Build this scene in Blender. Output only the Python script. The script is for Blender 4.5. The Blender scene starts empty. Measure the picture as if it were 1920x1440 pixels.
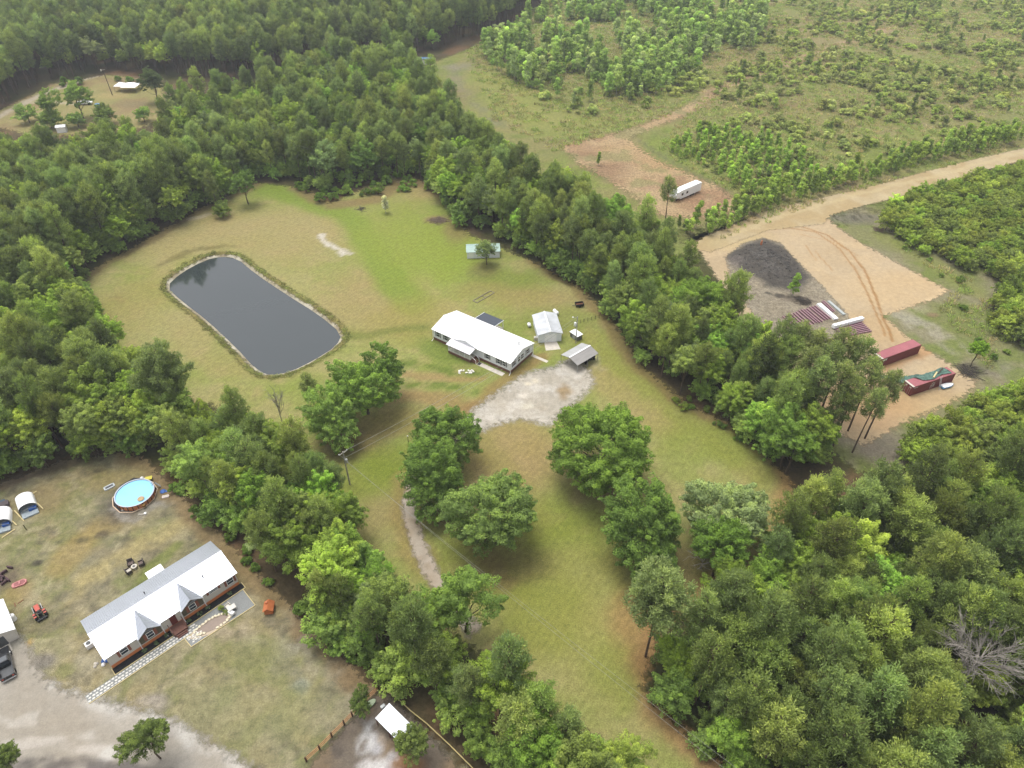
import bpy, math, random
import numpy as np
from mathutils import Vector, Matrix

random.seed(7); RNG = np.random.default_rng(11)
scene = bpy.context.scene
COL = scene.collection

# ------------------------------------------------------------------ camera, sky, sun, exposure
CAM_H = 100.0; PITCH = math.radians(40.0); FPX = 1333.0
cam_data = bpy.data.cameras.new('camera'); cam = bpy.data.objects.new('camera', cam_data); COL.objects.link(cam)
cam.location = (0, 0, CAM_H); cam.rotation_euler = (math.radians(50.0), 0, 0)
cam_data.sensor_width = 36.0; cam_data.lens = FPX / 1920 * 36.0
cam_data.clip_start = 1.0; cam_data.clip_end = 4000.0
scene.camera = cam
SUN_EL, SUN_AZ = math.radians(74), math.radians(318)      # azimuth clockwise from +Y: high, a little beyond the scene to the left
world = bpy.data.worlds.new('World'); scene.world = world; world.use_nodes = True
wn = world.node_tree.nodes; wl = world.node_tree.links
for n in list(wn): wn.remove(n)
sky = wn.new('ShaderNodeTexSky'); sky.sky_type = 'NISHITA'; sky.sun_disc = False
sky.sun_elevation = SUN_EL; sky.sun_rotation = SUN_AZ; sky.air_density = 1.0; sky.dust_density = 4.0
hs = wn.new('ShaderNodeHueSaturation'); hs.inputs['Saturation'].default_value = 0.18
bg = wn.new('ShaderNodeBackground'); bg.inputs['Strength'].default_value = 0.15
wo = wn.new('ShaderNodeOutputWorld')
wl.new(sky.outputs[0], hs.inputs['Color']); wl.new(hs.outputs[0], bg.inputs['Color']); wl.new(bg.outputs[0], wo.inputs[0])
sun_data = bpy.data.lights.new('sun', 'SUN'); sun = bpy.data.objects.new('sun', sun_data); COL.objects.link(sun)
sun_data.energy = 0.85; sun_data.angle = math.radians(30); sun_data.color = (1.0, 0.965, 0.9)
sd = Vector((math.sin(SUN_AZ) * math.cos(SUN_EL), math.cos(SUN_AZ) * math.cos(SUN_EL), math.sin(SUN_EL)))
sun.rotation_euler = (-sd).to_track_quat('-Z', 'Y').to_euler()
scene.view_settings.view_transform = 'Standard'; scene.view_settings.look = 'None'
scene.view_settings.exposure = 0.90; scene.view_settings.gamma = 1.0; scene.view_settings.use_curve_mapping = False
scene.render.engine = 'CYCLES'
try:
    scene.cycles.max_bounces = 6; scene.cycles.diffuse_bounces = 3; scene.cycles.glossy_bounces = 2
    scene.cycles.transmission_bounces = 3; scene.cycles.transparent_max_bounces = 10; scene.cycles.use_denoising = True
except Exception: pass

# ------------------------------------------------------------------ helpers
SP, CP = math.sin(PITCH), math.cos(PITCH)
def G(x, y, z=0.0):
    """where the sight line through photograph point (x, y) meets the height z above the ground"""
    u = (x - 960) / FPX; v = (y - 720) / FPX
    t = (z - CAM_H) / (-SP - v * CP)
    return Vector((u * t, (CP - v * SP) * t, z))
def GZ(bx, by, tx, ty):
    """height of a vertical thing with its foot at (bx, by) and its top at (tx, ty)"""
    return CAM_H * (1 - G(bx, by).y / G(tx, ty).y)
def project(p):
    dx, dy, dz = p[0], p[1], p[2] - CAM_H
    w = dy * CP - dz * SP
    return 960 + FPX * dx / w, 720 + FPX * (-dy * SP - dz * CP) / w
def lin(c, k=1.0):
    o = []
    for v in c[:3]:
        v /= 255.0
        o.append((v / 12.92 if v <= 0.04045 else ((v + 0.055) / 1.055) ** 2.4) * k)
    return tuple(o)

MATS = {}
def mat(name, rgb, rough=0.7, metal=0.0, spec=0.4, var=0.18, scale=2.5, bump=0.0, k=0.62, streak=None, alpha=None):
    """plain procedural material: a base colour with uneven wear"""
    if name in MATS: return MATS[name]
    m = bpy.data.materials.new(name); m.use_nodes = True
    nt = m.node_tree; b = nt.nodes['Principled BSDF']; L = nt.links
    tc = nt.nodes.new('ShaderNodeTexCoord')
    nz = nt.nodes.new('ShaderNodeTexNoise'); nz.inputs['Scale'].default_value = scale; nz.inputs['Detail'].default_value = 5
    if streak:
        mp = nt.nodes.new('ShaderNodeMapping'); mp.inputs['Scale'].default_value = streak
        L.new(tc.outputs['Object'], mp.inputs[0]); L.new(mp.outputs[0], nz.inputs['Vector'])
    else: L.new(tc.outputs['Object'], nz.inputs['Vector'])
    mr = nt.nodes.new('ShaderNodeMapRange'); mr.inputs['From Min'].default_value = 0.25; mr.inputs['From Max'].default_value = 0.75
    mr.inputs['To Min'].default_value = 1 - var; mr.inputs['To Max'].default_value = 1 + var
    L.new(nz.outputs['Fac'], mr.inputs['Value'])
    mx = nt.nodes.new('ShaderNodeVectorMath'); mx.operation = 'SCALE'; mx.inputs[0].default_value = lin(rgb, k)
    L.new(mr.outputs[0], mx.inputs['Scale']); L.new(mx.outputs[0], b.inputs['Base Color'])
    b.inputs['Roughness'].default_value = rough; b.inputs['Metallic'].default_value = metal
    b.inputs['Specular IOR Level'].default_value = spec
    if bump:
        bp = nt.nodes.new('ShaderNodeBump'); bp.inputs['Strength'].default_value = bump; bp.inputs['Distance'].default_value = 0.05
        L.new(nz.outputs['Fac'], bp.inputs['Height']); L.new(bp.outputs[0], b.inputs['Normal'])
    MATS[name] = m
    return m

class MB:
    """collects shapes and links them as one mesh object"""
    def __init__(s, M=None): s.v = []; s.f = []; s.M = M
    def face(s, pts):
        i = len(s.v); s.v += [tuple(p) for p in pts]; s.f.append(tuple(range(i, i + len(pts)))); return s
    def box(s, x0, x1, y0, y1, z0, z1):
        i = len(s.v)
        s.v += [(x0, y0, z0), (x1, y0, z0), (x1, y1, z0), (x0, y1, z0), (x0, y0, z1), (x1, y0, z1), (x1, y1, z1), (x0, y1, z1)]
        s.f += [tuple(i + j for j in q) for q in ((3, 2, 1, 0), (4, 5, 6, 7), (0, 1, 5, 4), (1, 2, 6, 5), (2, 3, 7, 6), (3, 0, 4, 7))]
        return s
    def prism(s, pts, z0, z1):
        i = len(s.v); n = len(pts)
        s.v += [(p[0], p[1], z0) for p in pts] + [(p[0], p[1], z1) for p in pts]
        s.f.append(tuple(i + n + j for j in range(n))); s.f.append(tuple(i + n - 1 - j for j in range(n)))
        for j in range(n): k = (j + 1) % n; s.f.append((i + j, i + k, i + n + k, i + n + j))
        return s
    def bar(s, p0, p1, w, h, up=(0, 0, 1)):
        p0 = Vector(p0); p1 = Vector(p1); d = (p1 - p0).normalized(); u = Vector(up)
        if abs(d.dot(u)) > 0.95: u = Vector((1, 0, 0))
        r = d.cross(u).normalized() * (w / 2); q = r.cross(d).normalized() * (h / 2)
        i = len(s.v)
        for p in (p0, p1): s.v += [tuple(p - r - q), tuple(p + r - q), tuple(p + r + q), tuple(p - r + q)]
        s.f += [tuple(i + j for j in q2) for q2 in ((0, 1, 2, 3), (7, 6, 5, 4), (0, 4, 5, 1), (1, 5, 6, 2), (2, 6, 7, 3), (3, 7, 4, 0))]
        return s
    def tube(s, p0, p1, r0, r1=None, n=8, cap=True):
        r1 = r0 if r1 is None else r1
        p0 = Vector(p0); p1 = Vector(p1); d = (p1 - p0).normalized()
        a = d.orthogonal().normalized(); b = d.cross(a); i = len(s.v)
        for p, r in ((p0, r0), (p1, r1)):
            for k in range(n):
                t = 2 * math.pi * k / n; s.v.append(tuple(p + (a * math.cos(t) + b * math.sin(t)) * r))
        for k in range(n): j = (k + 1) % n; s.f.append((i + k, i + j, i + n + j, i + n + k))
        if cap: s.f.append(tuple(i + n + k for k in range(n))); s.f.append(tuple(i + n - 1 - k for k in range(n)))
        return s
    def lathe(s, c, prof, n=16):
        """prof: (radius, z) pairs from the bottom up"""
        i = len(s.v); m = len(prof)
        for r, z in prof:
            for k in range(n):
                t = 2 * math.pi * k / n; s.v.append((c[0] + r * math.cos(t), c[1] + r * math.sin(t), c[2] + z))
        for a in range(m - 1):
            for k in range(n): j = (k + 1) % n; s.f.append((i + a * n + k, i + a * n + j, i + (a + 1) * n + j, i + (a + 1) * n + k))
        s.f.append(tuple(i + (m - 1) * n + k for k in range(n))); s.f.append(tuple(i + n - 1 - k for k in range(n)))
        return s
    def slope(s, x0, x1, a, b, pitch, h, th=0.06):
        """ribbed metal sheet between the lines (y, z) = a and b, its ribs running from a to b"""
        dy, dz = b[0] - a[0], b[1] - a[1]; l = math.hypot(dy, dz); ny, nz = -dz / l, dy / l
        if nz < 0: ny, nz = -ny, -nz
        n = max(1, int(round((x1 - x0) / pitch))); p = (x1 - x0) / n; xs = []
        for k in range(n):
            q = x0 + k * p; xs += [(q, 0), (q + p * .72, 0), (q + p * .8, h), (q + p * .92, h)]
        xs.append((x1, 0)); i = len(s.v)
        for x, o in xs:
            s.v += [(x, a[0] + ny * o, a[1] + nz * o), (x, b[0] + ny * o, b[1] + nz * o)]
        for k in range(len(xs) - 1): s.f.append((i + 2 * k, i + 2 * k + 2, i + 2 * k + 3, i + 2 * k + 1))
        j = len(s.v)
        for x in (x0, x1):
            s.v += [(x, a[0], a[1] - .004), (x, b[0], b[1] - .004), (x, b[0] - ny * th, b[1] - nz * th), (x, a[0] - ny * th, a[1] - nz * th)]
        s.f += [(j, j + 1, j + 2, j + 3), (j + 7, j + 6, j + 5, j + 4), (j, j + 3, j + 7, j + 4), (j + 1, j + 5, j + 6, j + 2), (j + 3, j + 2, j + 6, j + 7)]
        return s
    def build(s, name, m, parent=None, smooth=False):
        me = bpy.data.meshes.new(name)
        v = [tuple(s.M @ Vector(p)) for p in s.v] if s.M is not None else s.v
        me.from_pydata(v, [], s.f); me.update()
        if smooth: me.polygons.foreach_set('use_smooth', [True] * len(me.polygons))
        me.materials.append(m)
        o = bpy.data.objects.new(name, me); COL.objects.link(o)
        if parent is not None: o.parent = parent
        return o

def tag(o, label=None, cat=None, group=None, kind=None):
    if label: o['label'] = label
    if cat: o['category'] = cat
    if group: o['group'] = group
    if kind or cat: o['kind'] = kind or 'thing'
    return o
def thing(name, label, cat, loc=(0, 0, 0), rz=0.0, group=None):
    o = bpy.data.objects.new(name, None); COL.objects.link(o); o.empty_display_size = 0.5
    o.location = loc; o.rotation_euler = (0, 0, rz)
    return tag(o, label, cat, group)
def heading(a, b): return math.atan2(b.y - a.y, b.x - a.x)
def loc2(o, p):
    """world point -> the local frame of an Empty (flat ground)"""
    c, s = math.cos(o.rotation_euler.z), math.sin(o.rotation_euler.z); dx, dy = p[0] - o.location.x, p[1] - o.location.y
    return Vector((c * dx + s * dy, -s * dx + c * dy, p[2]))
def dup(root, loc, rz, **kw):
    r = root.copy(); COL.objects.link(r); r.location = loc; r.rotation_euler = (0, 0, rz); tag(r, **kw)
    for ch in root.children:
        c = ch.copy(); COL.objects.link(c); c.parent = r
        for g in ch.children: d = g.copy(); COL.objects.link(d); d.parent = c
    return r

# ------------------------------------------------------------------ numpy noise and painted ground sheets
def vnoise(x, y, scale, seed):
    x = x / scale + seed * 17.31; y = y / scale + seed * 5.77
    xi = np.floor(x).astype(np.int64); yi = np.floor(y).astype(np.int64); fx = x - xi; fy = y - yi
    fx = fx * fx * (3 - 2 * fx); fy = fy * fy * (3 - 2 * fy)
    def h(a, b):
        n = (a * 374761393 + b * 668265263 + seed * 1442695) & 0x7fffffff
        n = ((n ^ (n >> 13)) * 1274126177) & 0x7fffffff
        return ((n ^ (n >> 16)) & 0xffff) / 65535.0
    return (h(xi, yi) * (1 - fx) + h(xi + 1, yi) * fx) * (1 - fy) + (h(xi, yi + 1) * (1 - fx) + h(xi + 1, yi + 1) * fx) * fy
def fbm(x, y, scale, seed, o=4):
    t = 0; a = 1; s = 0
    for i in range(o): t = t + a * vnoise(x, y, scale / 2 ** i, seed + i * 3); s += a; a *= 0.55
    return t / s
def sstep(e0, e1, x):
    t = np.clip((x - e0) / (e1 - e0), 0, 1); return t * t * (3 - 2 * t)
def sdf_poly(P, X, Y):
    """signed distance in metres, negative inside"""
    d = np.full(X.shape, 1e18); ins = np.zeros(X.shape, bool); n = len(P)
    for i in range(n):
        ax, ay = P[i][0], P[i][1]; bx, by = P[(i + 1) % n][0], P[(i + 1) % n][1]
        ex, ey = bx - ax, by - ay; wx, wy = X - ax, Y - ay
        t = np.clip((wx * ex + wy * ey) / (ex * ex + ey * ey + 1e-12), 0, 1)
        d = np.minimum(d, (wx - ex * t) ** 2 + (wy - ey * t) ** 2)
        c = ((ay <= Y) & (by > Y)) | ((by <= Y) & (ay > Y))
        with np.errstate(divide='ignore', invalid='ignore'):
            xc = ax + (Y - ay) / (by - ay if by != ay else 1e-12) * ex
        ins ^= c & (X < xc)
    d = np.sqrt(d); return np.where(ins, -d, d)
def dist_line(P, X, Y):
    d = np.full(X.shape, 1e18)
    for i in range(len(P) - 1):
        ax, ay = P[i][0], P[i][1]; ex, ey = P[i + 1][0] - ax, P[i + 1][1] - ay
        wx, wy = X - ax, Y - ay; t = np.clip((wx * ex + wy * ey) / (ex * ex + ey * ey + 1e-12), 0, 1)
        d = np.minimum(d, (wx - ex * t) ** 2 + (wy - ey * t) ** 2)
    return np.sqrt(d)
def W(pts): return [G(*p) for p in pts]

def smooth_poly(P, it=2):
    for _ in range(it):
        Q = []
        for i in range(len(P)):
            a, b = P[i], P[(i + 1) % len(P)]; Q += [a.lerp(b, .25), a.lerp(b, .75)]
        P = Q
    return P
POND = smooth_poly(W([(306, 535), (335, 508), (380, 484), (412, 476), (446, 479), (480, 508), (540, 548), (600, 585), (645, 622), (634, 646), (590, 674), (545, 696), (503, 704), (474, 690), (440, 652), (385, 600), (335, 562)]), 1)
WATER_Z = -0.55
def ground_z(X, Y):
    z = np.zeros(X.shape)
    near = (X > -110) & (X < -25) & (Y > 105) & (Y < 200)
    if near.any():
        s = sdf_poly(POND, X[near], Y[near])
        z[near] = -2.2 * sstep(1.6, -4.0, s)
    return z

def paint(X, Y, base, ops):
    C = np.empty(X.shape + (3,)); C[:] = lin(base, GK)
    wx = (fbm(X, Y, 6.0, 71) - .5) * 3.2 + (fbm(X, Y, 1.7, 72) - .5) * 1.0; wy = (fbm(X, Y, 6.0, 73) - .5) * 3.2 + (fbm(X, Y, 1.7, 74) - .5) * 1.0
    for i, op in enumerate(ops):
        t = op[0]
        if t == 'n':                                       # patches: colour, scale, threshold, softness, strength
            _, c, sc, th, so, st = op; w = sstep(th - so, th + so, fbm(X, Y, sc, 100 + i)) * st
        else:
            o = dict(soft=.6, s=.8, wob=1.0, brk=0.0); o.update(op[-1])
            x, y = X + wx * o['wob'], Y + wy * o['wob']
            if t == 'e':
                _, px, py, rx, ry, c, _o = op; p = G(px, py); a = o.get('ang', 0); dx, dy = x - p.x, y - p.y
                q = np.sqrt(((dx * math.cos(a) + dy * math.sin(a)) / rx) ** 2 + ((-dx * math.sin(a) + dy * math.cos(a)) / ry) ** 2)
                w = sstep(1 + o['soft'] * .5, 1 - o['soft'], q)
            elif t == 'l':
                _, pts, wd, c, _o = op; w = sstep(1 + o['soft'] * .5, 1 - o['soft'], dist_line(W(pts), x, y) / (wd / 2))
            else:
                _, pts, fe, c, _o = op; w = sstep(fe, -fe, sdf_poly(W(pts), x, y))
            if o['brk']: w = w * sstep(o['brk'] - .14, o['brk'] + .14, fbm(X, Y, o.get('bs', 3.0), 200 + i))
            w = w * o['s']
        C = C * (1 - w[..., None]) + np.array(lin(c, GK)) * w[..., None]
    return C
GK = 0.60

def ground_mat(name, grain=0.30, blotch=0.22, tint=(1.0, 0.97, 0.9), gs=4.5, amp=1.2, feather=0.35, bump=0.5, mow=0.0):
    m = bpy.data.materials.new(name); m.use_nodes = True; nt = m.node_tree; N = nt.nodes; L = nt.links
    b = N['Principled BSDF']; out = N['Material Output']
    b.inputs['Roughness'].default_value = 0.95; b.inputs['Specular IOR Level'].default_value = 0.12
    at = N.new('ShaderNodeAttribute'); at.attribute_name = 'Col'
    tc = N.new('ShaderNodeTexCoord')
    def noise(s, d=4, r=.6):
        n = N.new('ShaderNodeTexNoise'); n.inputs['Scale'].default_value = s; n.inputs['Detail'].default_value = d; n.inputs['Roughness'].default_value = r
        L.new(tc.outputs['Object'], n.inputs['Vector']); return n
    def rng(src, a, c, lo=.28, hi=.72):
        r = N.new('ShaderNodeMapRange'); r.inputs['From Min'].default_value = lo; r.inputs['From Max'].default_value = hi
        r.inputs['To Min'].default_value = a; r.inputs['To Max'].default_value = c; L.new(src, r.inputs['Value']); return r
    n1 = noise(gs, 5, .75); n2 = noise(0.9, 6, .68); n3 = noise(0.14, 3)
    m1 = rng(n1.outputs['Fac'], 1 - grain, 1 + grain); m2 = rng(n2.outputs['Fac'], 1 - blotch, 1 + blotch); t3 = rng(n3.outputs['Fac'], 0, 1)
    mu = N.new('ShaderNodeMath'); mu.operation = 'MULTIPLY'; L.new(m1.outputs[0], mu.inputs[0]); L.new(m2.outputs[0], mu.inputs[1])
    if mow:
        mp = N.new('ShaderNodeMapping'); mp.inputs['Rotation'].default_value = (0, 0, .62); L.new(tc.outputs['Object'], mp.inputs[0])
        wv = N.new('ShaderNodeTexWave'); wv.inputs['Scale'].default_value = .30; wv.inputs['Distortion'].default_value = 2.2; wv.inputs['Detail'].default_value = 3; wv.inputs['Detail Scale'].default_value = .8; L.new(mp.outputs[0], wv.inputs['Vector'])
        mm = rng(wv.outputs['Fac'], 1 - mow, 1 + mow, 0, 1); m4 = N.new('ShaderNodeMath'); m4.operation = 'MULTIPLY'; L.new(mu.outputs[0], m4.inputs[0]); L.new(mm.outputs[0], m4.inputs[1]); mu = m4
    vs = N.new('ShaderNodeVectorMath'); vs.operation = 'SCALE'; L.new(at.outputs['Color'], vs.inputs[0]); L.new(mu.outputs[0], vs.inputs['Scale'])
    vt = N.new('ShaderNodeVectorMath'); vt.operation = 'MULTIPLY'; L.new(vs.outputs[0], vt.inputs[0]); vt.inputs[1].default_value = tint
    mx = N.new('ShaderNodeMix'); mx.data_type = 'VECTOR'; L.new(t3.outputs[0], mx.inputs['Factor'])
    L.new(vs.outputs[0], mx.inputs[4]); L.new(vt.outputs[0], mx.inputs[5]); L.new(mx.outputs[1], b.inputs['Base Color'])
    bp = N.new('ShaderNodeBump'); bp.inputs['Strength'].default_value = bump; bp.inputs['Distance'].default_value = 0.12
    L.new(n1.outputs['Fac'], bp.inputs['Height']); L.new(bp.outputs[0], b.inputs['Normal'])
    if amp is not None:
        ea = N.new('ShaderNodeAttribute'); ea.attribute_name = 'Edge'
        ne = noise(0.9, 6, .65)
        rr = rng(ne.outputs['Fac'], -amp, amp, .25, .75)
        ad = N.new('ShaderNodeMath'); ad.operation = 'ADD'; L.new(ea.outputs['Fac'], ad.inputs[0]); L.new(rr.outputs[0], ad.inputs[1])
        al = rng(ad.outputs[0], 0, 1, -feather, feather)
        tr = N.new('ShaderNodeBsdfTransparent'); ms = N.new('ShaderNodeMixShader')
        L.new(al.outputs[0], ms.inputs[0]); L.new(tr.outputs[0], ms.inputs[1]); L.new(b.outputs[0], ms.inputs[2]); L.new(ms.outputs[0], out.inputs['Surface'])
    return m

def sheet(name, poly, res, z, base, ops, m, margin=3.0, bbox=None, zf=None):
    P = poly
    if P is not None:
        xs = [p[0] for p in P]; ys = [p[1] for p in P]; bbox = (min(xs) - margin, max(xs) + margin, min(ys) - margin, max(ys) + margin)
    nx = int((bbox[1] - bbox[0]) / res) + 2; ny = int((bbox[3] - bbox[2]) / res) + 2
    X, Y = np.meshgrid(bbox[0] + np.arange(nx) * res, bbox[2] + np.arange(ny) * res)
    S = sdf_poly(P, X, Y) if P is not None else np.full(X.shape, -50.0)
    idx = np.arange(nx * ny).reshape(ny, nx)
    a, b_, c, d = idx[:-1, :-1], idx[:-1, 1:], idx[1:, 1:], idx[1:, :-1]
    keep = np.minimum(np.minimum(S[:-1, :-1], S[:-1, 1:]), np.minimum(S[1:, 1:], S[1:, :-1])) < margin
    F = np.stack([a[keep], b_[keep], c[keep], d[keep]], 1)
    used = np.unique(F); remap = np.full(nx * ny, -1); remap[used] = np.arange(len(used)); F = remap[F]
    X = X.ravel()[used]; Y = Y.ravel()[used]; S = S.ravel()[used]
    Z = ground_z(X, Y) + z
    if zf is not None: Z = Z + zf(X, Y, S)
    V = np.stack([X, Y, Z], 1)
    o = np_mesh(name, V, F)
    me = o.data; me.materials.append(m)
    C = paint(X, Y, base, ops)
    ca = me.attributes.new('Col', 'FLOAT_COLOR', 'POINT'); ca.data.foreach_set('color', np.concatenate([C, np.ones((len(X), 1))], 1).astype(np.float32).ravel())
    ea = me.attributes.new('Edge', 'FLOAT', 'POINT'); ea.data.foreach_set('value', (-S).astype(np.float32))
    me.polygons.foreach_set('use_smooth', np.ones(len(F), bool))
    COL.objects.link(o); o['kind'] = 'structure'
    return o
def np_mesh(name, V, F):
    me = bpy.data.meshes.new(name); nf, k = F.shape
    me.vertices.add(len(V)); me.vertices.foreach_set('co', V.astype(np.float32).ravel())
    me.loops.add(nf * k); me.loops.foreach_set('vertex_index', F.astype(np.int32).ravel())
    me.polygons.add(nf); me.polygons.foreach_set('loop_start', np.arange(nf, dtype=np.int32) * k)
    me.update(calc_edges=True); me.validate()
    return bpy.data.objects.new(name, me)

# ------------------------------------------------------------------ the ground
DRY, GREEN, OLIVE, STRAW, SOIL = (176, 164, 116), (138, 154, 68), (152, 158, 88), (160, 128, 92), (112, 98, 74)
gm_forest = ground_mat('leaf_litter', .35, .3, (1, .97, .9), 2.2, None)
ground = sheet('ground', None, 2.5, 0.0, (98, 86, 62), [('n', (78, 84, 46), 14, .52, .12, .8), ('n', (140, 108, 80), 9, .6, .1, .6)], gm_forest, bbox=(-420, 420, 15, 720), zf=lambda X, Y, S: -0.8 * sstep(6.0, 2.0, np.where((X > -110) & (X < -25) & (Y > 105) & (Y < 200), sdf_poly(POND, X, Y), 99.0)))
far = MB().face([(-5000, 10, -4.0), (5000, 10, -4.0), (5000, 9000, -4.0), (-5000, 9000, -4.0)]).build('ground', mat('far_ground', (92, 98, 62), .95, var=.3, scale=.05, spec=.1))
tag(far, kind='structure')

lawn_poly = W([(140, 522), (250, 462), (380, 388), (480, 342), (570, 352), (620, 380), (760, 322), (840, 365), (880, 440), (1000, 490), (1090, 540), (1150, 600), (1210, 690), (1290, 755), (1390, 805), (1450, 865), (1490, 905), (1490, 965), (1440, 1060), (1350, 1110), (1240, 1180), (1205, 1290), (1300, 1380), (1400, 1480), (1250, 1480), (1130, 1400), (960, 1270), (860, 1200), (780, 1130), (700, 1050), (600, 920), (520, 830), (400, 760), (280, 730), (200, 640)])
lawn_ops = [
    ('n', DRY, 16, .54, .12, .55), ('n', GREEN, 9, .60, .1, .45), ('n', (182, 164, 118), 3.5, .62, .1, .4),
    ('e', 330, 430, 22, 22, (176, 160, 112), dict(s=.7)), ('e', 540, 440, 26, 22, (174, 158, 112), dict(s=.75)), ('e', 240, 570, 12, 24, (160, 150, 90), dict(s=.6, ang=-.6)),
    ('e', 700, 560, 16, 20, (170, 152, 106), dict(s=.7)), ('l', [(540, 690), (420, 690), (330, 600)], 9, (168, 156, 104), dict(s=.6)),
    ('l', [(500, 350), (590, 385), (650, 400), (700, 460), (740, 530), (775, 570)], 11, (130, 152, 58), dict(s=.85)),
    ('e', 830, 470, 15, 22, (140, 158, 60), dict(s=.85)), ('e', 760, 440, 16, 20, (146, 158, 70), dict(s=.8)), ('e', 740, 370, 16, 14, (150, 156, 80), dict(s=.6)),
    ('e', 800, 350, 12, 12, (172, 150, 106), dict(s=.6)), ('e', 950, 530, 12, 8, (124, 138, 58), dict(s=.7)), ('e', 1000, 560, 13, 6, (164, 146, 96), dict(s=.65)),
    ('e', 900, 545, 9, 5, (160, 145, 92), dict(s=.5)), ('e', 1040, 600, 14, 7, (128, 140, 62), dict(s=.6)), ('e', 780, 600, 13, 12, (160, 150, 84), dict(s=.6)),
    ('l', [(660, 632), (730, 622), (800, 612)], 4, (112, 124, 58), dict(s=.6)),
    ('l', [(760, 680), (830, 696), (900, 700)], 3, (104, 126, 48), dict(s=.8, brk=.4)), ('l', [(750, 720), (830, 722), (890, 730)], 2.2, (98, 122, 44), dict(s=.85, brk=.42)),
    ('l', [(740, 700), (830, 710), (900, 712)], 2.5, (166, 140, 96), dict(s=.7)), ('l', [(740, 745), (830, 745), (880, 760)], 5, (162, 136, 92), dict(s=.75)),
    ('e', 830, 660, 9, 4, (110, 132, 52), dict(s=.6, ang=-.6)), ('l', [(870, 770), (930, 730), (985, 690), (1020, 670)], 4, (156, 128, 84), dict(s=.7)),
    ('e', 960, 850, 13, 12, (170, 148, 102), dict(s=.8)), ('l', [(905, 830), (960, 900), (1010, 990)], 7, (152, 146, 82), dict(s=.5)),
    ('l', [(1110, 640), (1180, 700), (1300, 790), (1420, 880)], 9, (150, 152, 76), dict(s=.7)), ('l', [(1120, 700), (1180, 760), (1240, 800)], 8, (170, 152, 100), dict(s=.6)),
    ('e', 1330, 830, 14, 7, (140, 150, 70), dict(s=.7)), ('e', 1050, 1060, 14, 16, (140, 150, 62), dict(s=.7)), ('e', 1080, 1120, 9, 10, (166, 160, 100), dict(s=.6)),
    ('e', 1130, 1200, 9, 10, (168, 160, 100), dict(s=.6, brk=.4)), ('e', 1020, 1150, 10, 9, (140, 146, 64), dict(s=.6)), ('e', 1160, 1260, 7, 6, (136, 146, 62), dict(s=.6)),
    ('e', 880, 1060, 8, 10, (136, 142, 66), dict(s=.6)), ('l', [(830, 940), (880, 1010), (950, 1090)], 4, (150, 130, 84), dict(s=.5)),
    ('e', 700, 900, 10, 8, (134, 146, 58), dict(s=.7)), ('e', 730, 870, 7, 5, (126, 142, 52), dict(s=.6)), ('e', 700, 970, 5, 6, (168, 150, 106), dict(s=.6)),
    ('l', [(758, 900), (752, 950), (765, 1010), (790, 1060)], 5.5, (158, 138, 88), dict(s=.7)),
    ('e', 750, 790, 12, 5, (150, 128, 84), dict(s=.6)), ('e', 660, 830, 8, 5, (126, 110, 72), dict(s=.8)),
    # pine straw and leaf litter along the woods; beneath crowns also painted shade
    ('l', [(1000, 490), (1080, 535), (1120, 575), (1150, 620), (1200, 690), (1270, 745), (1380, 800), (1440, 850), (1490, 910)], 5, (142, 120, 80), dict(s=.75)),
    ('l', [(1490, 900), (1480, 980), (1440, 1060), (1330, 1120)], 8, (170, 138, 92), dict(s=.75)), ('l', [(1260, 1150), (1220, 1240), (1230, 1310), (1310, 1390), (1400, 1480)], 7, (162, 130, 90), dict(s=.9)),
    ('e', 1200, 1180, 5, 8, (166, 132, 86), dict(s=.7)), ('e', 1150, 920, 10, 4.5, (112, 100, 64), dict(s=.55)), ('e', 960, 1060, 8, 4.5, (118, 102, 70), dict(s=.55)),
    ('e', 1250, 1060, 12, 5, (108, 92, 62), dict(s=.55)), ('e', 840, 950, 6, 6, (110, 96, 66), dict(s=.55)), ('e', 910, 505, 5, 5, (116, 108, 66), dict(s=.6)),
    ('l', [(140, 525), (250, 465), (380, 390), (480, 345)], 6, (134, 118, 80), dict(s=.8)), ('l', [(390, 402), (360, 412)], 2.5, (190, 178, 150), dict(s=.7)),
    ('l', [(560, 355), (620, 385), (700, 375), (770, 330), (840, 370)], 7, (142, 122, 84), dict(s=.8)), ('e', 860, 430, 5, 10, (140, 122, 82), dict(s=.7)),
    ('l', [(600, 440), (622, 462), (640, 478)], 2.6, (212, 206, 194), dict(s=.95, brk=.42, bs=1.6)), ('l', [(655, 476), (640, 470)], 1.6, (206, 198, 184), dict(s=.8)),
    ('e', 225, 560, 3.5, 3, (150, 126, 84), dict(s=.6, brk=.4)), ('l', [(300, 495), (360, 470), (440, 462)], 3, (112, 104, 62), dict(s=.6, brk=.45)),
    ('e', 820, 412, 4, 3, (152, 128, 96), dict(s=.8)), ('l', [(1110, 668), (1130, 690)], 4, (196, 186, 160), dict(s=.5, brk=.5)),
]
PO = [tuple(p) for p in POND]
gm_lawn = ground_mat('lawn_turf', .46, .24, (1, .97, .9), 4.5, 1.6, .8, .35, mow=.04)
lawn = sheet('lawn', lawn_poly, 0.8, 0.02, OLIVE, lawn_ops, gm_lawn, 4)
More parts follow.
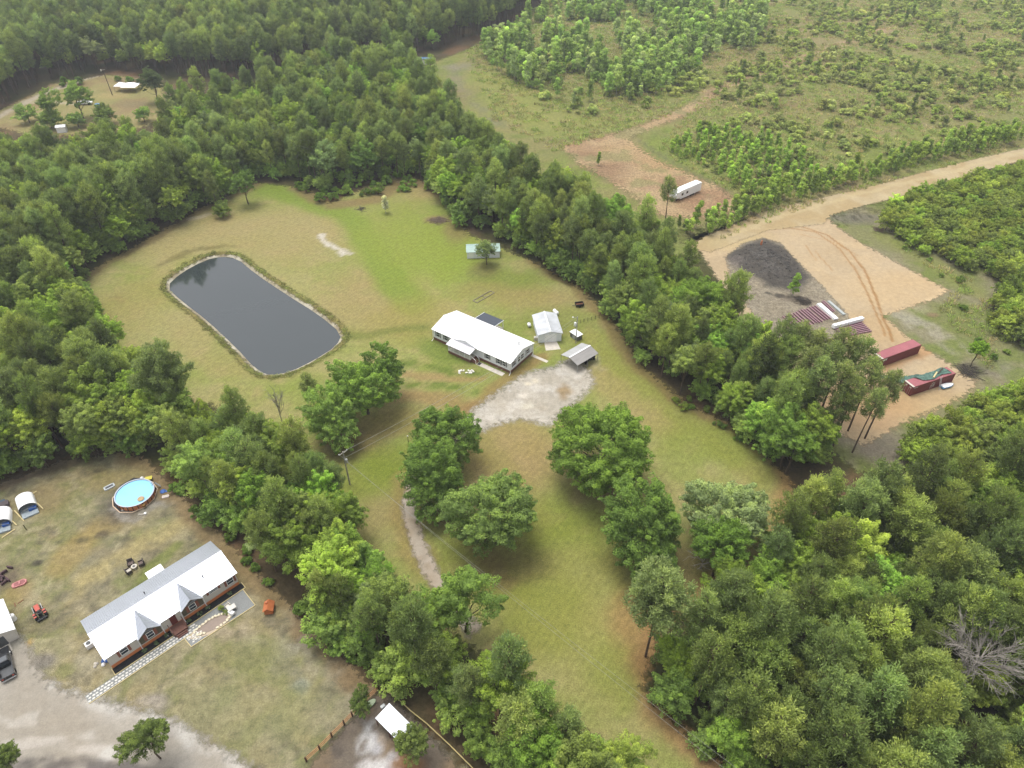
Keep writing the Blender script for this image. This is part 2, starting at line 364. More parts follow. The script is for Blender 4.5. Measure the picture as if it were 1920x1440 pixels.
def ring_sheet(name, P, w0, w1, z, base, ops, m, res=.5):
    """a band along the pond's shore, from w0 inside to w1 outside"""
    xs = [p[0] for p in P]; ys = [p[1] for p in P]; bb = (min(xs) - w1 - 2, max(xs) + w1 + 2, min(ys) - w1 - 2, max(ys) + w1 + 2)
    X, Y = np.meshgrid(np.arange(bb[0], bb[1], res), np.arange(bb[2], bb[3], res)); ny, nx = X.shape
    S = sdf_poly(P, X, Y); E = np.minimum(S + w0, w1 - S); idx = np.arange(nx * ny).reshape(ny, nx)
    mx = np.maximum(np.maximum(E[:-1, :-1], E[:-1, 1:]), np.maximum(E[1:, 1:], E[1:, :-1])); k = mx > -1.2
    F = np.stack([idx[:-1, :-1][k], idx[:-1, 1:][k], idx[1:, 1:][k], idx[1:, :-1][k]], 1)
    u = np.unique(F); r = np.full(nx * ny, -1); r[u] = np.arange(len(u)); F = r[F]; x, y, e = X.ravel()[u], Y.ravel()[u], E.ravel()[u]
    o = np_mesh(name, np.stack([x, y, ground_z(x, y) + z], 1), F); me = o.data; me.materials.append(m)
    C = paint(x, y, base, ops); me.attributes.new('Col', 'FLOAT_COLOR', 'POINT').data.foreach_set('color', np.concatenate([C, np.ones((len(x), 1))], 1).astype(np.float32).ravel())
    me.attributes.new('Edge', 'FLOAT', 'POINT').data.foreach_set('value', e.astype(np.float32)); COL.objects.link(o); o['kind'] = 'structure'
    return o
gm_edge = ground_mat('bank_turf', .3, .25, (1, .97, .9), 3.0, 1.0, .5, .5)
ring_sheet('pond_bank', PO, -0.1, 1.5, .12, (126, 132, 68), [('n', (104, 100, 58), 5, .55, .1, .7), ('n', (156, 142, 92), 4, .58, .1, .6)], gm_edge)
ring_sheet('pond_shore', PO, 1.0, 0.15, .15, (186, 178, 156), [('n', (214, 208, 190), 3, .5, .1, .8), ('n', (140, 126, 100), 4, .62, .1, .6)], ground_mat('shore_sand', .25, .2, (1, .95, .85), 4, .55, .25, .3))

wm = bpy.data.materials.new('pond_water'); wm.use_nodes = True
_b = wm.node_tree.nodes['Principled BSDF']; _b.inputs['Base Color'].default_value = (*lin((70, 78, 80), .5), 1); _b.inputs['Roughness'].default_value = 0.04; _b.inputs['IOR'].default_value = 1.6
_n = wm.node_tree.nodes.new('ShaderNodeTexNoise'); _n.inputs['Scale'].default_value = 1.6; _n.inputs['Detail'].default_value = 4
_t = wm.node_tree.nodes.new('ShaderNodeTexCoord'); wm.node_tree.links.new(_t.outputs['Object'], _n.inputs['Vector'])
_p = wm.node_tree.nodes.new('ShaderNodeBump'); _p.inputs['Strength'].default_value = .12; _p.inputs['Distance'].default_value = .05
wm.node_tree.links.new(_n.outputs['Fac'], _p.inputs['Height']); wm.node_tree.links.new(_p.outputs[0], _b.inputs['Normal'])
cx = sum(p[0] for p in PO) / len(PO); cy = sum(p[1] for p in PO) / len(PO)
wp = [Vector((p[0] + (p[0] - cx) * .02, p[1] + (p[1] - cy) * .02, WATER_Z)) for p in PO]
tag(MB().face(wp).build('pond_water', wm), 'slate grey still pond water with rounded corners', None, kind='structure')

yard_poly = W([(-200, 985), (-60, 925), (0, 905), (120, 862), (240, 846), (275, 862), (330, 918), (395, 982), (445, 1035), (565, 1155), (700, 1285), (800, 1375), (900, 1470), (1000, 1640), (-400, 1640), (-300, 1000)])
YG = (150, 145, 112)
yard_ops = [('n', (164, 150, 112), 7, .5, .12, .7), ('n', (132, 136, 88), 4, .54, .1, .7), ('n', (138, 132, 112), 6, .58, .08, .6), ('n', (180, 170, 138), 2.0, .6, .08, .6), ('n', (112, 106, 90), 2.2, .64, .06, .6),
    ('l', [(240, 960), (170, 1000), (120, 1060)], 6, (166, 146, 90), dict(s=.6)), ('l', [(330, 985), (240, 1045), (160, 1090)], 4.5, (186, 172, 122), dict(s=.7, brk=.35)),
    ('l', [(330, 1030), (240, 1110)], 3, (126, 140, 66), dict(s=.6, brk=.4)), ('e', 250, 940, 6.8, 6.0, (104, 98, 92), dict(s=.9, ang=.2)), ('l', [(215, 955), (260, 975), (310, 945)], 2, (170, 166, 158), dict(s=.6, brk=.45, bs=1.5)),
    ('l', [(240, 850), (320, 915), (380, 985), (430, 1035), (520, 1110), (600, 1180), (690, 1275)], 5, (150, 128, 92), dict(s=.8)), ('l', [(560, 1170), (640, 1250), (700, 1310)], 4, (128, 108, 84), dict(s=.6)),
    ('e', 182, 885, 1.4, 1.0, (84, 84, 76), dict(s=.9)), ('e', 193, 1002, 1.6, 1.2, (96, 88, 76), dict(s=.8)), ('e', 157, 1015, 1.0, .9, (100, 96, 76), dict(s=.7)), ('e', 70, 1058, 1.3, 1.0, (80, 76, 70), dict(s=.9)),
    ('e', 82, 1243, 2.0, 1.6, (132, 126, 118), dict(s=.9, wob=.3)), ('e', 52, 1210, .9, 1.0, (206, 170, 96), dict(s=.7)), ('e', 35, 1110, 3, 2.6, (160, 138, 92), dict(s=.6)),
    ('e', 190, 1230, 3.6, 4.5, (182, 174, 148), dict(s=.8, brk=.4, bs=1.6)), ('e', 80, 1175, 4, 1.6, (130, 120, 96), dict(s=.6, brk=.4)), ('e', 425, 1180, 3.2, 2.2, (190, 176, 148), dict(s=.7, brk=.42, bs=1.8)),
    ('e', 545, 1225, 3.6, 4.0, (168, 162, 150), dict(s=.8, brk=.45, bs=2)), ('e', 530, 1250, 2.0, 1.3, (134, 126, 112), dict(s=.7)), ('e', 560, 1285, 1.6, 1.2, (150, 156, 150), dict(s=.7)), ('e', 620, 1250, 2.5, 3, (172, 166, 146), dict(s=.6, brk=.45)),
    ('e', 285, 1325, 2.6, 1.3, (176, 166, 156), dict(s=.7, brk=.4)), ('e', 340, 1200, 3, 2, (176, 164, 134), dict(s=.5, brk=.4)), ('e', 440, 1340, 9, 6, (150, 148, 110), dict(s=.6)), ('e', 560, 1330, 5, 5, (140, 144, 96), dict(s=.5)),
    ('e', 640, 1340, 6, 4, (164, 156, 130), dict(s=.6, brk=.42)), ('e', 480, 1230, 7, 4, (138, 140, 88), dict(s=.6)), ('e', 80, 940, 6, 4, (150, 130, 88), dict(s=.5)), ('e', 10, 1085, 2.5, 3.5, (116, 100, 92), dict(s=.7, brk=.35)),
    ('l', [(20, 905), (90, 880), (160, 862)], 3.5, (112, 94, 78), dict(s=.7)), ('e', 210, 900, 7, 4, (160, 146, 92), dict(s=.5))]
yard = sheet('yard_ground', yard_poly, 0.45, 0.02, YG, yard_ops, ground_mat('yard_turf', .34, .32, (1, .97, .9), 4.2, 1.1, .5, .4), 3)
pen_poly = W([(585, 1432), (640, 1372), (690, 1322), (712, 1300), (745, 1318), (800, 1375), (890, 1470), (930, 1640), (420, 1640)])
sheet('pen_ground', pen_poly, 0.4, 0.035, (126, 116, 104), [('n', (100, 92, 84), 4, .55, .1, .7), ('n', (150, 128, 96), 5, .6, .1, .5), ('e', 690, 1382, 1.6, 2.3, (214, 214, 214), dict(s=.95, brk=.4, bs=1.3)), ('e', 697, 1398, 1.3, 2, (196, 196, 200), dict(s=.9, brk=.4, bs=1.3)),
    ('e', 700, 1438, 2.4, 1.4, (224, 222, 222), dict(s=.95, brk=.4, bs=1.2)), ('e', 733, 1425, 1.3, 1.7, (204, 204, 208), dict(s=.85, brk=.45, bs=1)), ('e', 714, 1384, .9, 1, (180, 166, 150), dict(s=.7)), ('e', 760, 1440, 3, 2, (168, 120, 72), dict(s=.6, brk=.45))],
    ground_mat('pen_soil', .25, .22, (1, .95, .88), 4, .8, .5, .4), 2)
road_poly = W([(-160, 1150), (0, 1196), (38, 1192), (58, 1222), (78, 1268), (120, 1292), (170, 1306), (250, 1328), (330, 1352), (385, 1388), (440, 1418), (490, 1455), (560, 1540), (560, 1640), (-400, 1640)])
sheet('gravel_road', road_poly, 0.4, 0.04, (186, 179, 167), [('n', (172, 164, 150), 8, .5, .12, .7), ('l', [(-40, 1330), (120, 1370), (300, 1440)], 5, (174, 166, 152), dict(s=.7)),
    ('l', [(100, 1290), (220, 1330), (330, 1370), (440, 1440)], 2.6, (210, 206, 198), dict(s=.8, brk=.38, bs=2)), ('l', [(0, 1395), (100, 1400), (200, 1425)], 1.6, (214, 206, 196), dict(s=.7, brk=.4)), ('l', [(-40, 1350), (60, 1356)], 1.5, (208, 202, 192), dict(s=.6, brk=.4)),
    ('e', 170, 1385, 3, 1, (206, 200, 190), dict(s=.7, brk=.4)), ('e', 200, 1425, 1.3, 1.4, (220, 216, 208), dict(s=.8)), ('l', [(0, 1440), (150, 1448), (330, 1470)], 2.4, (104, 98, 96), dict(s=.8, brk=.35)), ('e', 30, 1200, 3, 2, (168, 164, 150), dict(s=.7)),
    ('e', 300, 1380, 1.6, 2.4, (150, 140, 128), dict(s=.5))], ground_mat('road_gravel', .16, .13, (1, .97, .93), 5, 1.0, .8, .3), 2)

gravel_poly = W([(880, 800), (884, 772), (930, 738), (985, 700), (1040, 688), (1072, 672), (1105, 695), (1112, 722), (1085, 750), (1045, 782), (1030, 797), (975, 785), (935, 795), (895, 812)])
sheet('gravel_driveway', gravel_poly, 0.4, 0.04, (204, 197, 184), [('n', (184, 176, 160), 4, .5, .12, .7), ('n', (222, 216, 206), 3, .6, .1, .6), ('e', 1060, 735, 2.2, 3, (160, 134, 90), dict(s=.8, brk=.4)), ('e', 1004, 715, .8, .9, (236, 226, 204), dict(s=.95, wob=.3)), ('e', 990, 721, .9, .7, (232, 222, 200), dict(s=.95, wob=.3)),
    ('e', 980, 742, 1.4, 1.0, (228, 220, 206), dict(s=.9, wob=.4)), ('e', 985, 758, 2.2, 1.5, (226, 220, 204), dict(s=.8, brk=.4, bs=1.2)), ('e', 920, 785, 1.2, 1.0, (226, 218, 206), dict(s=.8, wob=.4)), ('e', 1000, 770, 3, 1.5, (190, 178, 158), dict(s=.6, brk=.45)), ('e', 1055, 690, 4, 3, (182, 178, 168), dict(s=.6, brk=.4))],
    ground_mat('drive_gravel', .26, .2, (1, .97, .92), 5, 1.2, 1.1, .35), 2.5)
dl = W([(888, 806), (850, 838), (800, 872), (775, 905), (766, 945), (772, 985), (788, 1030), (812, 1080), (845, 1130), (890, 1185)])
def strip(line, w):
    L_, R_ = [], []
    for i, p in enumerate(line):
        a = line[max(0, i - 1)]; b = line[min(len(line) - 1, i + 1)]; d = (b - a); d.z = 0; d.normalize(); n = Vector((-d.y, d.x, 0)) * w / 2
        L_.append(p + n); R_.append(p - n)
    return L_ + R_[::-1]
sheet('dirt_drive', strip(dl, 2.4), 0.4, 0.035, (194, 182, 166), [('n', (178, 162, 140), 4, .5, .1, .7), ('n', (200, 188, 174), 2.5, .6, .1, .6)], ground_mat('drive_dirt', .18, .15, (1, .96, .9), 5, .7, .5, .3), 2)

scrub_poly = W([(1015, 5), (940, 58), (872, 95), (790, 125), (800, 185), (850, 240), (930, 320), (1080, 410), (1250, 480), (1330, 475), (1420, 440), (1560, 402), (1700, 356), (1920, 290), (2300, 200), (2700, 60), (2800, -60), (1060, -60)])
SCR = (136, 144, 80)
scrub_ops = [('n', (154, 142, 98), 20, .53, .1, .6), ('n', (136, 148, 72), 11, .55, .1, .65), ('n', (164, 146, 112), 6, .62, .08, .5), ('n', (112, 128, 58), 5, .64, .08, .5),
    ('e', 1050, 200, 40, 30, (152, 156, 84), dict(s=.75)), ('e', 950, 150, 20, 16, (156, 160, 84), dict(s=.7)), ('e', 1350, 300, 34, 26, (132, 148, 70), dict(s=.55)), ('e', 1520, 200, 50, 26, (146, 136, 92), dict(s=.55)), ('e', 1650, 60, 70, 50, (158, 144, 104), dict(s=.6)),
    ('e', 1450, 120, 40, 30, (158, 142, 102), dict(s=.6)), ('e', 1800, 200, 40, 20, (146, 138, 96), dict(s=.5)), ('e', 1120, 190, 26, 22, (126, 128, 76), dict(s=.6)),
    ('l', [(1330, 172), (1400, 145), (1480, 118), (1570, 88), (1700, 40)], 9, (178, 154, 120), dict(s=.9)), ('l', [(1700, 320), (1600, 352), (1480, 400), (1400, 400)], 4, (168, 150, 112), dict(s=.55, brk=.42)), ('l', [(1740, 268), (1640, 315), (1520, 345)], 4, (172, 152, 120), dict(s=.6, brk=.4)),
    ('l', [(1920, 300), (1740, 340), (1600, 385), (1480, 420), (1330, 465)], 6, (120, 116, 100), dict(s=.7)), ('l', [(850, 130), (860, 165), (900, 200), (940, 235)], 7, (140, 134, 112), dict(s=.55, brk=.4)), ('e', 860, 125, 8, 7, (146, 142, 130), dict(s=.55, brk=.35)), ('e', 820, 190, 14, 20, (148, 128, 96), dict(s=.6)), ('l', [(1190, 258), (1250, 300), (1340, 345), (1385, 385)], 2.5, (110, 100, 88), dict(s=.5)),
    ('e', 1480, 200, 10, 5, (150, 120, 96), dict(s=.5, brk=.45)), ('e', 1390, 240, 14, 6, (156, 140, 112), dict(s=.5, brk=.45))]
scrub = sheet('scrubland', scrub_poly, 1.8, 0.02, SCR, scrub_ops, ground_mat('scrub_turf', .45, .36, (1, .97, .9), 2.2, 2.5, 1.0, .8), 6)
clr_poly = W([(1050, 272), (1130, 256), (1210, 232), (1280, 202), (1335, 172), (1345, 180), (1290, 216), (1215, 242), (1180, 262), (1230, 300), (1300, 330), (1350, 352), (1392, 388), (1330, 410), (1240, 405), (1150, 345), (1080, 305)])
sheet('cleared_ground', clr_poly, 0.9, 0.05, (172, 144, 112), [('n', (190, 166, 128), 8, .5, .1, .8), ('n', (152, 124, 96), 6, .58, .1, .7), ('e', 1180, 285, 12, 10, (186, 160, 120), dict(s=.7)), ('e', 1240, 310, 10, 8, (188, 158, 116), dict(s=.6)), ('e', 1320, 375, 10, 9, (164, 130, 102), dict(s=.7, brk=.42)), ('e', 1140, 320, 10, 8, (152, 124, 98), dict(s=.6)), ('l', [(1130, 270), (1220, 240), (1330, 178)], 4, (188, 164, 126), dict(s=.7)), ('n', (138, 140, 92), 7, .6, .07, .6)],
    ground_mat('cleared_soil', .36, .32, (1, .97, .9), 1.8, 4.0, 1.2, .8), 6)
rough_poly = W([(1290, 445), (1440, 400), (1560, 384), (1660, 370), (1760, 380), (2150, 520), (2150, 760), (1880, 790), (1740, 830), (1660, 920), (1560, 850), (1470, 720), (1380, 570)])
sheet('rough_grass', rough_poly, 0.8, 0.02, (138, 138, 94), [('n', (150, 142, 116), 8, .5, .1, .7), ('n', (118, 134, 60), 6, .55, .1, .7), ('e', 1600, 410, 10, 5, (122, 118, 104), dict(s=.8)), ('l', [(1650, 440), (1760, 500), (1830, 550)], 7, (140, 146, 80), dict(s=.6)), ('l', [(1690, 590), (1760, 630), (1800, 660)], 6, (172, 166, 148), dict(s=.8, brk=.4)), ('e', 1710, 580, 6, 3, (176, 168, 140), dict(s=.6, brk=.4)), ('e', 1800, 600, 9, 8, (122, 132, 70), dict(s=.6, brk=.4)), ('e', 1860, 690, 6, 4, (150, 140, 130), dict(s=.6, brk=.4)), ('e', 1750, 590, 2, 1.4, (146, 116, 100), dict(s=.7)), ('e', 1640, 830, 8, 6, (150, 138, 126), dict(s=.7))],
    ground_mat('rough_turf', .34, .28, (1, .97, .9), 2.2, 1.5, .6, .6), 3)
SAND = (202, 181, 148)
sand_poly = W([(1305, 460), (1345, 438), (1450, 408), (1545, 400), (1562, 420), (1612, 455), (1778, 545), (1748, 563), (1655, 592), (1700, 632), (1762, 672), (1832, 716), (1815, 738), (1745, 772), (1690, 794), (1620, 835), (1550, 800), (1470, 720), (1410, 640), (1370, 560), (1325, 490)])
sheet('sand_pad', sand_poly, 0.45, 0.045, SAND, [('n', (194, 172, 138), 9, .5, .12, .7), ('n', (214, 190, 152), 5, .6, .1, .5), ('e', 1690, 540, 16, 10, (210, 184, 144), dict(s=.7)), ('e', 1360, 445, 14, 8, (204, 184, 138), dict(s=.8)), ('e', 1640, 620, 9, 8, (200, 172, 130), dict(s=.6)), ('l', [(1640, 690), (1700, 668), (1760, 645)], 4, (190, 142, 92), dict(s=.6)),
    ('e', 1720, 755, 12, 6, (200, 170, 122), dict(s=.6)), ('e', 1620, 760, 12, 10, (194, 158, 116), dict(s=.6)),
    ('l', [(1420, 432), (1480, 428), (1530, 436), (1570, 462), (1600, 500), (1625, 545), (1645, 590), (1660, 630)], .7, (170, 128, 78), dict(s=.75, wob=.25)), ('l', [(1500, 425), (1550, 440), (1592, 470), (1620, 505), (1640, 550), (1658, 600), (1675, 640)], .8, (166, 120, 66), dict(s=.75, wob=.25)),
    ('l', [(1528, 470), (1545, 492), (1562, 508)], .5, (180, 138, 84), dict(s=.6, wob=.3)), ('l', [(1510, 460), (1530, 488)], .5, (178, 136, 82), dict(s=.6, wob=.3)), ('l', [(1500, 440), (1560, 452), (1610, 480)], .5, (188, 146, 94), dict(s=.5, wob=.3)), ('l', [(1320, 470), (1370, 446), (1420, 436)], .5, (172, 148, 104), dict(s=.6, wob=.3)),
    ('l', [(1690, 790), (1760, 762), (1815, 738)], 2, (196, 176, 130), dict(s=.5)), ('l', [(1770, 545), (1740, 562), (1660, 590)], 1.6, (222, 196, 156), dict(s=.7, brk=.4))],
    ground_mat('pad_sand', .18, .16, (1, .97, .92), 5, 1.3, .6, .25), 2)
soil_poly = W([(1360, 482), (1395, 456), (1432, 446), (1462, 455), (1500, 495), (1545, 540), (1585, 585), (1602, 616), (1570, 645), (1480, 655), (1420, 600), (1375, 535)])
def heap(X, Y, S):
    h = 0
    for px, py, r, a in ((1425, 478, 7, 1.3), (1455, 500, 6, 1.0), (1445, 520, 5, .7), (1395, 490, 5, .8)):
        p = G(px, py); h = h + a * np.exp(-((X - p.x) ** 2 + (Y - p.y) ** 2) / (2 * (r * .55) ** 2))
    return h * (.45 + 1.1 * fbm(X, Y, 2.2, 55, 6)) * sstep(0, -2.5, S)
sheet('soil_heap', soil_poly, 0.4, 0.06, (158, 148, 128), [('n', (168, 158, 138), 4, .55, .1, .6), ('p', [(1362, 482), (1395, 458), (1435, 446), (1462, 458), (1495, 492), (1520, 520), (1500, 545), (1450, 540), (1400, 515)], 1.5, (84, 80, 76), dict(s=.92)), ('e', 1435, 495, 5, 7, (108, 104, 100), dict(s=.6, brk=.45, bs=2)), ('e', 1385, 495, 2.5, 3, (124, 116, 110), dict(s=.7)), ('l', [(1440, 548), (1475, 555)], 2.0, (64, 60, 56), dict(s=.8, brk=.35)), ('l', [(1440, 470), (1470, 500), (1490, 525)], 1.5, (66, 64, 62), dict(s=.7, brk=.4)), ('e', 1500, 560, 6, 3, (120, 108, 96), dict(s=.6, brk=.4)), ('e', 1560, 600, 5, 4, (150, 140, 116), dict(s=.6))],
    ground_mat('heap_soil', .5, .45, (1, .97, .93), 3.0, .9, .35, 1.0), 2, zf=heap)
dr_poly = W([(1290, 462), (1330, 440), (1380, 420), (1440, 394), (1540, 371), (1640, 348), (1740, 321), (1830, 298), (1925, 277), (2200, 212), (2500, 150), (2500, 172), (2200, 238), (1925, 299), (1830, 323), (1700, 366), (1610, 388), (1556, 404), (1545, 420), (1440, 432), (1330, 474)])
sheet('dirt_road', dr_poly, 0.6, 0.06, (198, 180, 144), [('n', (186, 162, 116), 8, .5, .12, .6), ('n', (214, 196, 158), 5, .6, .1, .5), ('l', [(1330, 458), (1440, 412), (1600, 366), (1740, 332), (1925, 285), (2200, 222)], 2.2, (212, 194, 152), dict(s=.6)), ('e', 1340, 455, 6, 4, (190, 170, 124), dict(s=.6))],
    ground_mat('road_dirt', .14, .12, (1, .96, .9), 4, .8, .35, .25), 2)
sheet('meadow', W([(-60, 262), (-40, 225), (15, 198), (60, 178), (95, 158), (150, 150), (200, 140), (300, 150), (320, 215), (240, 250), (60, 255), (0, 240)]), 1.2, 0.02, (164, 152, 104), [('n', (150, 150, 90), 12, .5, .1, .6), ('n', (150, 120, 96), 8, .62, .1, .5), ('l', [(-40, 238), (20, 206), (60, 186), (100, 168), (140, 154), (190, 140)], 4.5, (196, 184, 164), dict(s=.9)), ('l', [(55, 193), (90, 190), (140, 196)], 3, (196, 182, 156), dict(s=.7)), ('l', [(10, 196), (60, 170), (110, 148), (200, 136)], 6, (160, 118, 98), dict(s=.8)), ('e', 265, 150, 14, 8, (150, 124, 104), dict(s=.6)), ('e', 250, 195, 10, 5, (140, 130, 96), dict(s=.6)), ('e', 210, 180, 8, 5, (182, 166, 110), dict(s=.5))],
    ground_mat('meadow_turf', .25, .2, (1, .97, .9), 1.5, 2.5, 1.0, .5), 5)

# ------------------------------------------------------------------ trees: a few of each kind grown once, then copied
def leaf_mat(name, trans=0.75, contrast=0.5, young=(1.18, 1.12, 0.8), mass=False):
    m = bpy.data.materials.new(name); m.use_nodes = True; nt = m.node_tree; N = nt.nodes; L = nt.links
    for n in list(N): N.remove(n)
    out = N.new('ShaderNodeOutputMaterial'); oi = N.new('ShaderNodeAttribute' if mass else 'ShaderNodeObjectInfo')
    if mass: oi.attribute_type = 'INSTANCER'; oi.attribute_name = 'tint'
    at = N.new('ShaderNodeAttribute'); at.attribute_name = 'Tone'
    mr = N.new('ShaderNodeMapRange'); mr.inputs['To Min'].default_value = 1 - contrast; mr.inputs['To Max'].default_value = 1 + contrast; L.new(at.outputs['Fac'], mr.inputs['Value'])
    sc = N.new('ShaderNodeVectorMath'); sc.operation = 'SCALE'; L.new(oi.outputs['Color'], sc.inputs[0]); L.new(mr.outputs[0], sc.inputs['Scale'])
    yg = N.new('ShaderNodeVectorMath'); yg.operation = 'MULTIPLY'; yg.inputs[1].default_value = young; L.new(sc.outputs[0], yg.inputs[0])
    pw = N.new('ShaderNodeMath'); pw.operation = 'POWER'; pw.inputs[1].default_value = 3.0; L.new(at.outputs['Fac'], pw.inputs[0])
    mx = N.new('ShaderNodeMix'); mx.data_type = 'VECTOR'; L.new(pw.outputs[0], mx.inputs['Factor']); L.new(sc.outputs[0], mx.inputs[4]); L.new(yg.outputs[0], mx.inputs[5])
    d = N.new('ShaderNodeBsdfDiffuse'); t = N.new('ShaderNodeBsdfTranslucent'); ms = N.new('ShaderNodeAddShader'); th = N.new('ShaderNodeVectorMath'); th.operation = 'SCALE'; th.inputs['Scale'].default_value = trans
    L.new(mx.outputs[1], d.inputs['Color']); L.new(mx.outputs[1], th.inputs[0]); L.new(th.outputs[0], t.inputs['Color']); L.new(d.outputs[0], ms.inputs[0]); L.new(t.outputs[0], ms.inputs[1]); L.new(ms.outputs[0], out.inputs['Surface'])
    return m
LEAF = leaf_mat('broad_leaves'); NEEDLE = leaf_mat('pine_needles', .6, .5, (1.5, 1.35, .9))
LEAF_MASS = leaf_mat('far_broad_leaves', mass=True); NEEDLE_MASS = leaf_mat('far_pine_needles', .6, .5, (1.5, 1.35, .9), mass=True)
BARK = mat('bark', (112, 98, 84), .95, var=.35, scale=3, bump=.4, spec=.1); PINE_BARK = mat('pine_bark', (124, 104, 90), .95, var=.35, scale=4, bump=.4, spec=.1); GREY_BARK = mat('bare_grey_wood', (206, 200, 192), .95, var=.2, spec=.1)

def unit(a): return a / (np.linalg.norm(a, axis=1, keepdims=True) + 1e-9)
class Plant:
    """leaf faces and wood of one plant, as arrays"""
    def __init__(s, seed): s.r = np.random.default_rng(seed); s.q = []; s.t = []; s.wood = MB()
    def leaves(s, c, n, size, tone):
        """diamond leaf sprays: centres, facing directions, half lengths, tones"""
        k = len(c); a = unit(np.cross(n, unit(s.r.normal(size=(k, 3))))); b = np.cross(n, a)
        L_ = size[:, None] * s.r.uniform(.8, 1.25, (k, 1)); B_ = L_ * s.r.uniform(.45, .7, (k, 1))
        s.q.append(np.stack([c - a * L_, c - b * B_ + n * L_ * .12, c + a * L_, c + b * B_ + n * L_ * .12], 1)); s.t.append(np.repeat(tone, 4))
    def blades(s, c, d, ln, w, tone):
        k = len(c); a = unit(np.cross(d, unit(s.r.normal(size=(k, 3))))) * w; m = c + d * (ln * .55)[:, None]
        s.q.append(np.stack([c, m - a, c + d * ln[:, None], m + a], 1)); s.t.append(np.repeat(tone, 4))
    def clump(s, p, r, k, size, tone, up=.45, flat=.75, out=None):
        d = unit(s.r.normal(size=(k, 3))); d[:, 2] = np.where(d[:, 2] < -.35, -d[:, 2], d[:, 2])
        c = p + d * (r * s.r.uniform(.6, 1.08, (k, 1))) * np.array([1, 1, flat])
        if out is not None: e = d @ out; c = c + out * (e * r * .75)[:, None] - (d - out * e[:, None]) * (np.clip(e, 0, 1) * r * .38)[:, None]
        n = unit(d * .9 + np.array([0, 0, up]) + s.r.normal(size=(k, 3)) * .55)
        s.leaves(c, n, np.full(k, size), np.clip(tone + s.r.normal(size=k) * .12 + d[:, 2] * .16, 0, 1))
    def tuft(s, p, d, r, k, ln, tone):
        """a brush of needles at a twig's end"""
        e = unit(d[None] * .7 + s.r.normal(size=(k, 3)) * .75 + np.array([0, 0, .25]))
        c = p + s.r.normal(size=(k, 3)) * r * .45
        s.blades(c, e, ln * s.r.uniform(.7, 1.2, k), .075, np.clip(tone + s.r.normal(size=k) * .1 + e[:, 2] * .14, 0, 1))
    def limb(s, pts, r0, r1, n=6):
        for i in range(len(pts) - 1):
            a = r0 + (r1 - r0) * i / (len(pts) - 1); b = r0 + (r1 - r0) * (i + 1) / (len(pts) - 1)
            s.wood.tube(pts[i], pts[i + 1], a, b, n, cap=(i == len(pts) - 2))
    def meshes(s, base, leaf, bark):
        out = {}
        if s.q:
            V = np.concatenate(s.q).reshape(-1, 3); T = np.concatenate(s.t); F = np.arange(len(V)).reshape(-1, 4)
            o = np_mesh(base + '_crown', V, F); me = o.data; bpy.data.objects.remove(o)
            me.attributes.new('Tone', 'FLOAT', 'POINT').data.foreach_set('value', T.astype(np.float32)); me.materials.append(leaf); out['crown'] = me
        me = bpy.data.meshes.new(base + '_trunk'); me.from_pydata(s.wood.v, [], s.wood.f); me.update(); me.materials.append(bark); out['trunk'] = me
        return out

def grow_pine(seed, h=17.0, R=2.9, bare=.45, dens=1.0):
    p = Plant(seed); r = p.r; lean = r.normal(size=2) * .35
    top = np.array([lean[0], lean[1], h]); ax = lambda z: np.array([lean[0] * (z / h) ** 2, lean[1] * (z / h) ** 2, z])
    p.limb([tuple(ax(z)) for z in np.linspace(0, h * .97, 6)], .21, .05, 6)
    z0 = h * bare; lv = int(11 * dens); ph = r.uniform(0, 6)
    for i in range(lv):
        f = (i + r.uniform(0, .8)) / lv; z = z0 + (h * .98 - z0) * f
        prof = (min(1, .45 + f * 2.2)) * (1 - f ** 2.6) ** .7 * (.8 + .2 * r.uniform()) + .16
        nb = int(r.integers(4, 7)) if f < .9 else 3
        for j in range(nb):
            ph += 2.4 + r.normal() * .3; ln = R * prof * r.uniform(.62, 1.12); up = .10 + .55 * f + r.normal() * .08
            d = np.array([math.cos(ph), math.sin(ph), up]); d /= np.linalg.norm(d); b = ax(z); tip = b + d * ln
            if ln > 1.0: p.limb([tuple(b), tuple(b + d * ln * .55 - np.array([0, 0, .1])), tuple(tip)], .055, .02, 3)
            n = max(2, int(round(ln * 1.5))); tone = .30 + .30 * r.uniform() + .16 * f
            for q in range(n):
                t = 1 - q * .26 / max(1, ln * .5); sp = d * ln * max(.3, t) + r.normal(size=3) * np.array([.34, .34, .16]) * (1.0 if q else .3)
                e = d + np.array([0, 0, .55]); p.tuft(b + sp, e / np.linalg.norm(e), .62, int(34 * dens), .52, tone - q * .03)
    for q in range(3): p.tuft(top + r.normal(size=3) * .3, np.array([0, 0, 1.0]), .5, 30, .5, .7)
    return p
